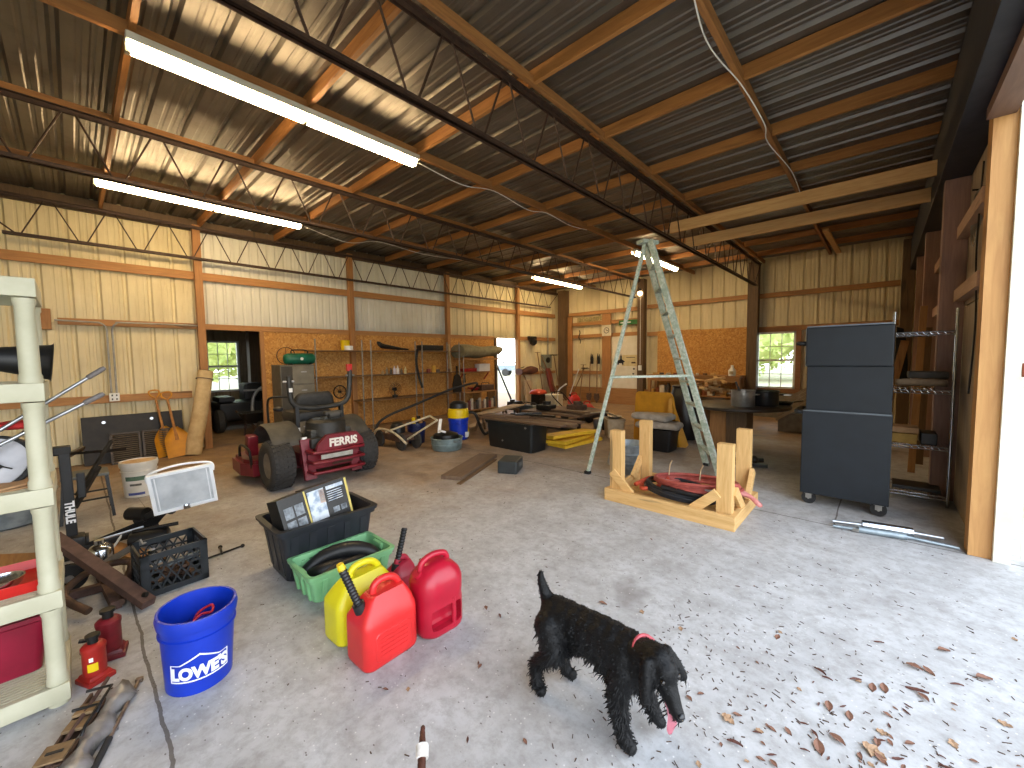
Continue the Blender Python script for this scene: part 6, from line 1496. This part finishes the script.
M_YTRAY = mat('yellow_tray', '#c48a10', '#b07a0c', 8, .5)
t = thing('yellow_sled', 'yellow plastic tray standing on edge behind the cement bags', 'tray', (-2.92, 6.95, 0))
b = MB(); b.prism(rrect(.68, .92, .08, 5), .02, Matrix.Translation((-.06, 0, .46)) @ Matrix.Rotation(R(84), 4, 'X')); b.build('back_panel', M_YTRAY, t)
b = MB(); b.prism([(.0, .82), (.05, .84), (.32, .05), (.28, 0), (-.02, 0)], .02, Matrix.Translation((.26, -.1, 0)) @ Matrix.Rotation(R(90), 4, 'X') @ Matrix.Rotation(R(18), 4, 'Y')); b.build('side_panel', M_YTRAY, t)
b = MB(); b.bar((.3, -.05, .85), (.52, -.25, .05), .04, .03); b.build('rim', M_YTRAY, t)
t = thing('trash_bag', 'tall black plastic sack slumped behind the stepladder rails', 'sack', (-2.72, 7.75, 0))
b = MB(); rings = []
for i in range(16):
    v = i / 15; z = 1.0 * v; rd = .30 * (1 - .25 * v ** 3) * (.86 + .14 * math.sin(v * 3))
    rings.append([(rd * (1 + .1 * noise.noise(Vector((math.cos(a) * 2, math.sin(a) * 2, z * 4)))) * math.cos(a), rd * .9 * (1 + .1 * noise.noise(Vector((math.cos(a) * 2 + 5, math.sin(a) * 2, z * 4)))) * math.sin(a), z) for a in [2 * PI * j / 26 for j in range(26)]])
b.loft(rings); b.build('sack', mat('sack_black', '#101114', '#191a1e', 12, .35), t, 180)
b = MB(); b.tube([(.2 * math.cos(2 * PI * i / 20), .19 * math.sin(2 * PI * i / 20), .98) for i in range(20)], .02, 6, True); b.build('rim', mat('sack_black', '', ''), t, 60)
t = thing('round_table', 'round dark-topped table on a timber pedestal carrying two pots', 'table', (-1.70, 7.35, 0))
b = MB(); b.lathe([(0, .70), (.70, .70), (.72, .715), (.72, .745), (.70, .755), (0, .755)], (0, 0, 0), 48); b.build('table_top', mat('dark_top', '#2e2722', '#3d342c', 8, .5), t, 40)
b = MB(); b.box((.02, -.02, .35), (.30, .44, .70), bev=.01); b.build('pedestal', M_DARKW, t)
b = MB(); b.box((-.26, .0, .35), (.25, .40, .70), bev=.008); b.build('pedestal_block', M_WOODZ, t)
def pot(loc, r_, h, m, label, cat='pot'):
    t = thing('cooking_pot', label, cat, loc)
    b = MB(); b.lathe([(0, 0), (r_ * .94, 0), (r_, .015), (r_, h * .92), (r_ * 1.05, h * .95), (r_ * 1.05, h), (r_ * .97, h), (r_ * .95, .02), (0, .015)], (0, 0, 0), 40); b.build('pot', m, t, 40)
    for s in (-1, 1): b = MB(); b.tube(bez([(s * r_, -.05, h * .75), (s * (r_ + .05), -.04, h * .76), (s * (r_ + .05), .04, h * .76), (s * r_, .05, h * .75)], 4), .009, 6); b.build('handle', m, t, 60)
pot((-1.58, 7.06, .756), .165, .25, mat('pot_alu', '#a8a6a2', '#8c8a86', 8, .35, .6), 'big aluminium pot on the round dark table')
pot((-1.32, 7.32, .756), .175, .24, mat('pot_black', '#1c1d20', '#26272a', 8, .4), 'big black pot on the round dark table')
t = thing('skillet', 'black skillet at the right edge of the round dark table', 'skillet', (-1.12, 7.62, .757))
b = MB(); b.lathe([(0, 0), (.1, 0), (.125, .045), (.118, .045), (.095, .008), (0, .006)], (0, 0, 0), 30); b.build('pan', M_BLACKM, t, 40); b = MB(); b.bar((.1, .05, .04), (.22, .16, .06), .028, .015); b.build('handle', M_BLACKM, t)
tagged(MB().bar((0, 0, 0), (-.12, -.03, .34), .1, .03, bev=.01), 'black_spatula', M_BLACK, 'black flat tool sticking out of the aluminium pot', 'tool', None, (-1.56, 7.06, .80))

# ---------------------------------------------------------------- workbench on the back wall
t = thing('workbench', 'long wooden workbench against the strand-board part of the back wall', 'workbench', (-3.9, 11.85, 0))
b = MB(); b.box((0, 0, .99), (2.5, .62, .05), bev=.004); b.build('bench_top', M_WOODX, t)
b = MB(); b.box((0, -.27, .90), (2.46, .04, .12)); b.build('apron', M_WOODX, t); b = MB(); b.box((0, 0, .45), (2.4, .55, .03)); b.build('lower_shelf', M_WOODX, t)
for x in (-1.18, 0, 1.18):
    for y in (-.25, .25): b = MB(); b.box((x, y, .48), (.09, .09, .96)); b.build('leg', M_WOODZ, t)
bc = [('#c8a060', 'tan'), ('#8a4a2a', 'rust'), ('#d8cdb8', 'cream'), ('#4a4038', 'dark'), ('#b08848', 'ochre'), ('#6a4a34', 'brown'), ('#c0b49a', 'pale'), ('#9a6a34', 'orange-brown')]
for i in range(14):
    c, w_ = bc[i % 8]; x = -5.05 + i * .165; h = .12 + .06 * ((i * 5) % 4)
    fn = (lambda b: b.lathe([(0, 0), (.06, 0), (.06, h * .7), (.03, h), (0, h)], (x, 11.7 + .03 * (i % 3), .467), 14)) if i % 2 else (lambda b: b.box((x, 11.72, .467 + h / 2), (.14, .2, h), bev=.01))
    rack_item('jar' if i % 2 else 'carton', '%s %s, number %s along the lower shelf of the workbench' % (w_, 'jar' if i % 2 else 'carton', ('one', 'two', 'three', 'four', 'five', 'six', 'seven', 'eight', 'nine', 'ten', 'eleven', 'twelve', 'thirteen', 'fourteen')[i]), 'jar' if i % 2 else 'carton', mat('bench_%d' % (i % 8), c, None, 12, .6), fn, 'goods on the lower bench shelf')
for i in range(9):
    x = -4.95 + i * .2; h = .06 + .04 * ((i * 3) % 3); c, w_ = bc[(i * 3) % 8]
    rack_item('small_tool', '%s small tool on the workbench top, %s from its left end' % (w_, ('first', 'second', 'third', 'fourth', 'fifth', 'sixth', 'seventh', 'eighth', 'ninth')[i]), 'tool', mat('bench_%d' % ((i * 3) % 8), c), lambda b: (b.box((x, 11.68, 1.016 + h / 2), (.12, .05, h), (0, 0, R(20 * i)), bev=.006)), 'small tools on the workbench')
t = thing('white_bottle', 'white jug bottle on a stand at the right end of the workbench', 'bottle', (-2.86, 11.6, 1.016))
b = MB(); b.lathe([(0, 0), (.085, 0), (.09, .02), (.09, .15), (.04, .21), (.035, .25), (0, .25)], (0, 0, 0), 24); b.build('jug', M_WHITE, t, 40); b = MB(); b.cyl((0, 0, .25), (0, 0, .28), .035, n=16); b.build('cap', M_WHITE, t); b = MB(); b.box((0, -.086, .09), (.09, .01, .07)); b.build('paper_label', mat('label_tan', '#b0a080', '#948460', 9, .6), t)
t = thing('firewood_heap', 'heap of split pale wood offcuts stacked behind the round table', 'wood heap', (-3.0, 9.6, 0))
t2 = t
random.seed(8)
M_HEAP = MB().box((0, 0, .3), (.9, .5, .6), bev=.02).build('crate', M_DARKW, t)
k = 0
for i in range(38):
    L = random.uniform(.2, .45); a = random.uniform(0, PI); x, y, z = random.uniform(-.48, .48), random.uniform(-.25, .2), .73 + random.uniform(0, .28)
    b = MB(); b.bar((x - math.cos(a) * L / 2, y - math.sin(a) * L / 2, z), (x + math.cos(a) * L / 2, y + math.sin(a) * L / 2, z + random.uniform(-.05, .12)), .07, .05, bev=.006); b.build('offcut', (M_PINEX, M_WOODX, mat('pale_offcut', '#cdb48a', '#b89c70', 9, .8))[i % 3], t)
t = thing('bundle_of_slats', 'bundle of pale slats leaning under the window beside the tool chest', 'slats', (-1.25, 9.6, 0))
for k in range(5): b = MB(); b.bar((-.28 + .02 * k, -.12 + .06 * k, .25 + .09 * k), (.22, -.05 + .05 * k, .62 + .07 * k), .03, .05); b.build('slat', mat('pale_slat', '#a89880', '#8e7e66', 9, .8), t)
b = MB(); b.box((0, .1, .2), (.5, .3, .38), bev=.01); b.build('stand', mat('grey_stand', '#7b766c', '#655f55', 9, .7), t)
t = thing('low_cabinet', 'low pale grey cabinet under the back window', 'cabinet', (-2.0, 11.9, 0))
b = MB(); b.box((0, 0, .28), (1.1, .5, .56), bev=.01); b.build('body', mat('cab_pale', '#8f8878', '#7d7666', 8, .6), t)
for x in (-.27, .27): b = MB(); b.box((x, -.255, .28), (.5, .015, .46), bev=.004); b.build('door', mat('cab_pale', '', ''), t)
tagged(MB().bar((-1.8, 6.3, .04), (-1.2, 6.6, .05), .05, .05).bar((-1.7, 6.2, .03), (-1.1, 6.35, .03), .06, .04).sphere((-1.3, 6.5, .06), .06), 'black_scrap', M_BLACKM, 'black scrap metal on the floor in front of the round table', 'scrap')

# ---------------------------------------------------------------- back wall signs and fittings
t = thing('door_poster', 'cream poster with a black animal shape on the white back door', 'poster', (-6.02, 12.196, 1.43))
b = MB(); b.box((0, 0, 0), (.52, .006, .36)); b.build('paper', mat('poster_paper', '#d8c89a', '#c8b888', 9, .7), t)
b = MB(); M9 = Matrix.Translation((-.26, -.008, -.06)) @ Matrix.Rotation(R(90), 4, 'X')
b.prism([(-.16, -.08), (-.12, -.08), (-.11, -.03), (0, -.03), (.01, -.08), (.05, -.08), (.05, .0), (.1, .01), (.08, .05), (.0, .09), (-.12, .08), (-.17, .02)], .008, M9); b.build('animal_shape', M_BLACK, t)
b = MB(); b.prism([(-.14, 0), (-.05, 0), (-.075, .12), (-.06, .12), (-.09, .22), (-.095, .26), (-.1, .22), (-.13, .12), (-.115, .12)], .008, Matrix.Translation((-.14, -.008, -.02)) @ Matrix.Rotation(R(90), 4, 'X') @ Matrix.Translation((-.06, 0, 0))); b.build('tree_shape', M_BLACK, t)
b = MB(); b.box((.04, -.005, .1), (.3, .004, .02)); b.box((.14, -.005, -.07), (.14, .004, .05)); b.build('printed_line', M_BROWNST, t)
t = thing('green_sign', 'long green sign with a white line on the beam above the back door', 'sign', (-6.05, 12.17, 2.66))
b = MB(); b.box((0, 0, 0), (.66, .012, .15), bev=.003); b.build('board', mat('sign_green', '#2f7a34', '#28692d', 9, .4), t); b = MB(); b.box((-.1, -.008, .0), (.36, .004, .045)); b.build('white_line', M_WHITE, t)
t = thing('paper_sign', 'small white sign with a dark round mark left of the back door', 'sign', (-6.82, 12.14, 2.44))
b = MB(); b.box((0, 0, 0), (.34, .01, .36)); b.build('board', mat('sign_white', '#d8cfba', '#c8bfaa', 9, .6), t); b = MB(); b.tube([(.09 * math.cos(2 * PI * i / 20), -.007, .09 * math.sin(2 * PI * i / 20)) for i in range(20)], .01, 6, True); b.bar((-.03, -.007, .03), (.06, -.007, -.02), .02, .02); b.build('round_mark', M_BLACK, t)
t = thing('licence_plates', 'row of worn pale sign boards on the beam left of the back door', 'sign', (-7.45, 12.165, 2.86))
b = MB(); b.box((0, 0, 0), (1.1, .012, .17)); b.build('board', mat('worn_sign', '#b8a376', '#93804f', 6, .7, lo=.4, hi=.6), t)
b = MB()
for k in range(7): b.tube([(-.42 + .14 * k + .045 * math.cos(2 * PI * i / 12), -.008, .05 * math.sin(2 * PI * i / 12)) for i in range(12)], .008, 5, True)
b.build('faded_marks', mat('faded_green', '#6d7a52', '#5c6844', 9, .7), t)
tagged(MB().tube(bez([(-7.92, 12.2, 2.5), (-7.88, 12.16, 2.4), (-7.93, 12.16, 2.25), (-7.86, 12.16, 2.15), (-7.9, 12.2, 2.05)], 5), .018, 6), 'iron_hook', M_BLACKM, 'black iron hook hanging on the back wall left of the door frame', 'hook', 60)
t = thing('bare_bulb', 'lit round bulb on a cord beside the back column near the white door', 'bulb', (-5.58, 11.98, 3.5))
b = MB(); b.sphere((0, 0, 0), .065, (1, 1, 1.1), 3); b.build('globe', emit('bulb_glow', (1, .78, .45), 22), t, 180); b = MB(); b.cyl((0, 0, .06), (0, 0, .16), .03, n=14); b.build('socket', M_BLACK, t); b = MB(); b.tube([(0.02, .0, .15), (.02, .0, -1.0), (.02, 0, -2.2)], .008, 6); b.build('cord', M_WHITE, t)
b = MB(); b.box((0.02, .0, -2.3), (.1, .06, .16), bev=.01); b.build('outlet', M_WHITE, t)
t = thing('electrical_box', 'grey electrical box with a round meter on the left wall near the corner', 'electrical box', (-8.95, 11.6, 1.42))
b = MB(); b.box((0, 0, 0), (.12, .5, .5), bev=.01); b.build('box', mat('panel_grey', '#7f8378', '#6c7066', 8, .5), t); b = MB(); b.cyl((.06, .0, .05), (.1, .0, .05), .1, n=24); b.build('meter', M_BLACKM, t, 40); b = MB(); b.tube([(0, .1, .25), (0, .1, 1.6)], .02, 8); b.build('pipe', M_GREYMET, t)
t = thing('wall_lamp', 'dark iron lamp bracket on the girt right of the bright doorway', 'lamp bracket', (-8.93, 10.78, 2.2))
b = MB(); b.box((.0, 0, .04), (.1, .4, .12), bev=.02); b.build('arm', M_BLACKM, t); b = MB(); b.lathe([(.04, -.22), (.12, -.16), (.14, -.05), (.06, .02), (0, .02)], (.05, 0, 0), 20); b.build('shade', M_BLACKM, t, 40)
t = thing('saddle_bag', 'brown leather bundle hung on the left wall right of the bright doorway', 'bundle', (-8.86, 10.4, 1.12))
b = MB(); b.loft([[(x * .16, y, z * (.1 + .04 * math.sin(y * 8)) + .02 * math.sin(y * 5)) for x, z in rrect(2, 2, .8, 4)] for y in [-.42 + .07 * k for k in range(13)]]); b.build('bundle', mat('leather', '#5d3426', '#47271c', 8, .7), t, 60)
b = MB(); b.cyl((-.1, -.2, .1), (.05, -.2, .14), .012); b.build('peg', M_BLACKM, t)

# leaning tools in the back corner
def tool(kind, base, top, lab, hm=None):
    a, c = Vector(base), Vector(top); d = (c - a).normalized(); L = (c - a).length
    t = thing({'s': 'shovel', 'r': 'rake', 'h': 'hoe', 'p': 'pole', 'b': 'broom'}[kind], lab, {'s': 'shovel', 'r': 'rake', 'h': 'hoe', 'p': 'pole', 'b': 'broom'}[kind], base)
    hm = hm or mat('old_handle', '#8a6844', '#6e5236', 14, .7)
    h0 = .3 if kind in 'sb' else 0
    b = MB(); b.tube([d * h0, d * L], .018, 8); b.build('handle', hm, t, 60)
    side = Vector((0, 0, 1)).cross(d); side = side.normalized() if side.length > .01 else Vector((0, 1, 0))
    if abs(base[0] + 8.6) > .5: side = Vector((1, 0, 0))
    else: side = Vector((0, 1, 0))
    if kind == 's':
        b = MB(); fr = side.cross(d).normalized(); rings = []
        for i in range(8):
            u = i / 7; w = .11 * (math.sin(min(1, u * 1.6) * PI / 2)) * (1 if u < .8 else .9)
            p = d * (.32 * u); rings.append([p - side * w + fr * .02, p + fr * -.01, p + side * w + fr * .02, p + side * w * .98 + fr * .026, p - fr * .004, p - side * w * .98 + fr * .026])
        b.loft(rings); b.build('blade', M_BROWNST, t, 60)
    elif kind == 'r':
        b = MB(); e_ = d * (L - .02); b.bar(e_ - side * .2, e_ + side * .2, .02, .02)
        fr = side.cross(d).normalized()
        for k in range(9): q = e_ + side * (-.2 + .05 * k); b.bar(q, q + fr * .09, .008, .008)
        b.build('head', M_BLACKM, t)
    elif kind == 'h':
        b = MB(); e_ = d * (L - .01); b.bar(e_ - side * .09, e_ + side * .09, .1, .012); b.build('blade', M_BROWNST, t)
    elif kind == 'b':
        b = MB(); b.loft([[tuple(d * z + side * x * w + side.cross(d) * y * .05) for x, y in rrect(2, 2, .4, 3)] for z, w in ((.0, .16), (.2, .13), (.32, .05))]); b.build('bristles', mat('straw', '#8a6a38', '#6d5028', 20, .9), t)
tool('s', (-8.45, 11.75, 0), (-8.86, 11.2, 1.62), 'long-handled shovel leaning on the left wall under the electrical box')
tool('p', (-8.4, 11.95, 0), (-8.88, 11.05, 1.35), 'pale pole slanting across the tools in the corner', mat('pale_stick', '', ''))
tool('r', (-8.3, 11.6, 0), (-8.84, 11.9, 1.66), 'rake leaning in the corner beside the dark post')
tool('b', (-8.5, 10.5, 0), (-8.88, 10.25, 1.0), 'broom leaning left of the brown leather bundle')
tool('h', (-8.5, 10.9, 0), (-8.88, 11.0, 1.75), 'tall hoe leaning right of the brown leather bundle')
tool('p', (-8.3, 12.0, 0), (-7.9, 12.12, 1.15), 'white rod slanting in front of the back wall frame', M_WHITE)
tool('r', (-8.1, 11.8, 0), (-7.6, 12.02, 1.2), 'dark rake leaning on the back wall beyond the white rod')
tool('s', (-7.38, 11.95, 0), (-7.45, 12.14, 1.4), 'left shovel of the upright pair left of the back door')
tool('s', (-7.08, 11.95, 0), (-7.18, 12.14, 1.45), 'right shovel of the upright pair left of the back door')
tool('h', (-7.75, 11.9, 0), (-7.72, 12.13, 1.3), 'short hoe leaning on the back wall beside the rake')
for x, lab in ((-7.42, 'left dark glove hanging above the upright shovels'), (-7.16, 'right dark glove hanging above the upright shovels')):
    tagged(MB().prism([(-.05, 0), (.05, 0), (.06, .18), (.03, .34), (0, .2), (-.03, .36), (-.06, .2)], .03, Matrix.Translation((x, 12.2, 1.32)) @ Matrix.Rotation(R(90), 4, 'X')), 'work_glove', M_BLACK, lab, 'glove')
t = thing('red_barrow', 'rusty red barrow tray upended against the left wall in the corner', 'barrow', (-8.55, 11.55, 0)); t.rotation_euler = (0, R(-12), R(20))
b = MB(); b.loft([[(x * .06 + z * .0, y * w, z) for x, y in rrect(2, 2, .5, 4)] for z, w in ((.35, .16), (.6, .22), (.9, .22), (1.2, .15))]); b.build('tray', mat('barrow_red', '#7d3226', '#68281e', 8, .6), t, 60)
for s in (-1, 1): b = MB(); b.bar((.02, s * .14, 0), (.0, s * .18, 1.1), .03, .03); b.build('handle', M_BROWNST, t)
tagged(MB().bar((-8.5, 9.34, .02), (-8.93, 9.02, 1.36), .07, .05), 'prop_bar', M_BLACKM, 'dark bar leaning across the bright doorway', 'bar')
t = thing('black_machine', 'small black machine on the floor at the foot of the bright doorway', 'machine', (-8.4, 9.25, 0))
b = MB(); b.box((0, 0, .12), (.3, .4, .2), bev=.04); b.cyl((0, -.1, .2), (0, -.1, .28), .08, n=14); b.build('body', M_BLACKM, t, 40); b = MB(); b.lathe([(0, -.03), (.08, -.03), (.1, 0), (.08, .03), (0, .03)], (.1, .22, .1), 16, 1, 1, Matrix.Rotation(R(90), 3, 'X')); b.build('wheel', M_TYRE, t, 40)
tagged(MB().box((0, 0, .40), (.03, .35, .8), (0, R(-8), 0)), 'plywood_sheet', mat('pale_board', '', ''), 'pale plywood offcut leaning right of the bright doorway', 'plywood', None, (-8.75, 10.35, 0))

# cables along the roof timbers
for lab, pts in (('white cable sagging along the roof timber right of the dark joist', [(-.95, 1.2, 3.88), (-.92, 2.4, 3.86), (-1.0, 3.2, 3.80), (-.97, 4.05, 3.88), (-.92, 4.7, 3.80), (-1.0, 5.3, 3.88), (-.9, 6.2, 3.82), (-.96, 7.5, 3.88)]),
                 ('white cable sagging from the far end of the nearest strip light', [(-4.06, 2.86, 3.84), (-4.04, 3.5, 3.78), (-4.06, 4.1, 3.88), (-4.04, 4.8, 3.80), (-4.06, 5.3, 3.88), (-4.03, 5.9, 3.82), (-4.06, 6.5, 3.88)]),
                 ('pale cable looping from the strip light over the left wall', [(-7.33, 2.8, 3.84), (-7.25, 3.5, 3.7), (-7.33, 4.2, 3.86), (-7.3, 5.2, 3.80), (-7.33, 6.5, 3.88)])):
    tagged(MB().tube(bez(pts, 8), .0055, 6), 'cable', M_WHITE, lab, 'cable', 60)

# ---------------------------------------------------------------- outdoors
M_LEAFG = mat('tree_leaf', '#cbd28c', '#b0be70', 3, .8, c3='#dde2b0'); M_BARK = mat('bark', '#5a4a3a', '#463a2e', 12, .9)
def tree(x, y, h, r_, lab, seed):
    random.seed(seed); t = thing('tree', lab, 'tree', (x, y, -.08), 0, 'trees outside the building')
    b = MB(); b.tube([(0, 0, 0), (.05, .03, h * .3), (0, .1, h * .7)], [.2, .15, .07], 10); b.build('trunk', M_BARK, t, 60)
    b = MB()
    for _ in range(3200):
        u, v, w = [random.gauss(0, 1) for _ in range(3)]; n_ = math.sqrt(u * u + v * v + w * w); k = random.random() ** .4
        p = Vector((u / n_ * r_ * k, v / n_ * r_ * k, h * .5 + w / n_ * h * .46 * k)); q = Vector((random.gauss(0, 1), random.gauss(0, 1), random.gauss(0, 1))).normalized(); s = q.orthogonal().normalized()
        L = random.uniform(.12, .28); b.poly([p - q * L, p + s * L * .5, p + q * L, p - s * L * .5])
    b.sphere((0, 0, h * .5), 1, (r_ * .82, r_ * .82, h * .38), 4); b.jitter(.12, 2, seed); b.build('crown', M_LEAFG, t)
for i, (x, y, h, r_) in enumerate(((-6.2, 30, 8, 3.6), (-1.4, 32, 9, 4.0), (-9.5, 37, 9, 4), (3.2, 30, 8, 3.4))): tree(x, y, h, r_, ('leafy green tree outside the back window, tallest', 'leafy green tree outside the back window, in its centre', 'leafy green tree outside the back window, at its left', 'leafy green tree outside the back window, hidden by the tool chest')[i], i)
for i, (x, y, h, r_) in enumerate(((-24, 3.2, 7, 3.2), (-27, 7.6, 8, 3.6))): tree(x, y, h, r_, ('pale green tree outside the side-room window', 'pale green tree farther outside the side-room window')[i], 10 + i)
t = thing('parked_trailer', 'blue-grey trailer parked outside the bright doorway', 'trailer', (-26, 27.6, -.08), R(30))
b = MB(); b.box((0, 0, .75), (1.8, 1.2, .5), bev=.06); b.build('box', mat('trailer_blue', '#8a97a6', '#76828f', 7, .5), t)
for s in (-1, 1): b = MB(); b.lathe([(0, -.08), (.28, -.08), (.34, 0), (.28, .08), (0, .08)], (0, s * .68, .34), 20, 1, 1, Matrix.Rotation(R(90), 3, 'X')); b.build('wheel', M_TYRE, t, 40)
b = MB(); b.bar((.9, 0, .55), (1.8, 0, .5), .1, .08); b.build('drawbar', M_BLACKM, t)
t = thing('post_fence', 'grey post-and-rail fence outside the bright doorway', 'fence', (-33, 38, -.08), R(40))
for k in range(6): b = MB(); b.box((-4 + 1.6 * k, 0, .7), (.12, .12, 1.4)); b.build('post', M_GREYP, t)
for z in (.5, 1.1): b = MB(); b.box((0, 0, z), (8.2, .04, .12)); b.build('rail', M_GREYP, t)
# ---------------------------------------------------------------- camera, sky, lamps
def camera():
    pi, ya, ro = 0.06374, 0.74304, -0.0133
    cp, sp, cy, sy, cr, sr = math.cos(pi), math.sin(pi), math.cos(ya), math.sin(ya), math.cos(ro), math.sin(ro)
    fw = Vector((-sy * cp, cy * cp, -sp)); rt = Vector((cy, sy, 0)); up = rt.cross(fw)
    r2 = rt * cr + up * sr; u2 = up * cr - rt * sr
    cd = bpy.data.cameras.new('camera'); cd.sensor_width = 36; cd.lens = 402.2 * 36 / 1024; cd.clip_start = .05; cd.clip_end = 300
    o = bpy.data.objects.new('camera', cd); COL.objects.link(o)
    m = Matrix((r2, u2, -fw)).transposed().to_4x4(); m.translation = (0, 0, 1.55); o.matrix_world = m
    SC.camera = o
camera()
w = bpy.data.worlds.new('sky'); SC.world = w; w.use_nodes = True
nt = w.node_tree; nt.nodes.clear()
out = nt.nodes.new('ShaderNodeOutputWorld'); bg = nt.nodes.new('ShaderNodeBackground'); nt.links.new(bg.outputs[0], out.inputs[0])
tc = nt.nodes.new('ShaderNodeTexCoord'); sp = nt.nodes.new('ShaderNodeSeparateXYZ'); nt.links.new(tc.outputs['Generated'], sp.inputs[0])
rp = nt.nodes.new('ShaderNodeValToRGB'); rp.color_ramp.elements[0].color = (.95, .97, 1, 1); rp.color_ramp.elements[1].color = (.68, .82, 1, 1)
nt.links.new(sp.outputs[2], rp.inputs[0]); nt.links.new(rp.outputs[0], bg.inputs[0]); bg.inputs[1].default_value = SKY
SC.view_settings.view_transform = 'Standard'; SC.view_settings.look = 'None'; SC.view_settings.exposure = EXPO; SC.view_settings.gamma = 1; SC.view_settings.use_curve_mapping = False
SC.cycles.use_denoising = True; SC.cycles.max_bounces = 10; SC.cycles.diffuse_bounces = 6; SC.cycles.glossy_bounces = 4; SC.cycles.transparent_max_bounces = 12
SC.cycles.sample_clamp_indirect = 6
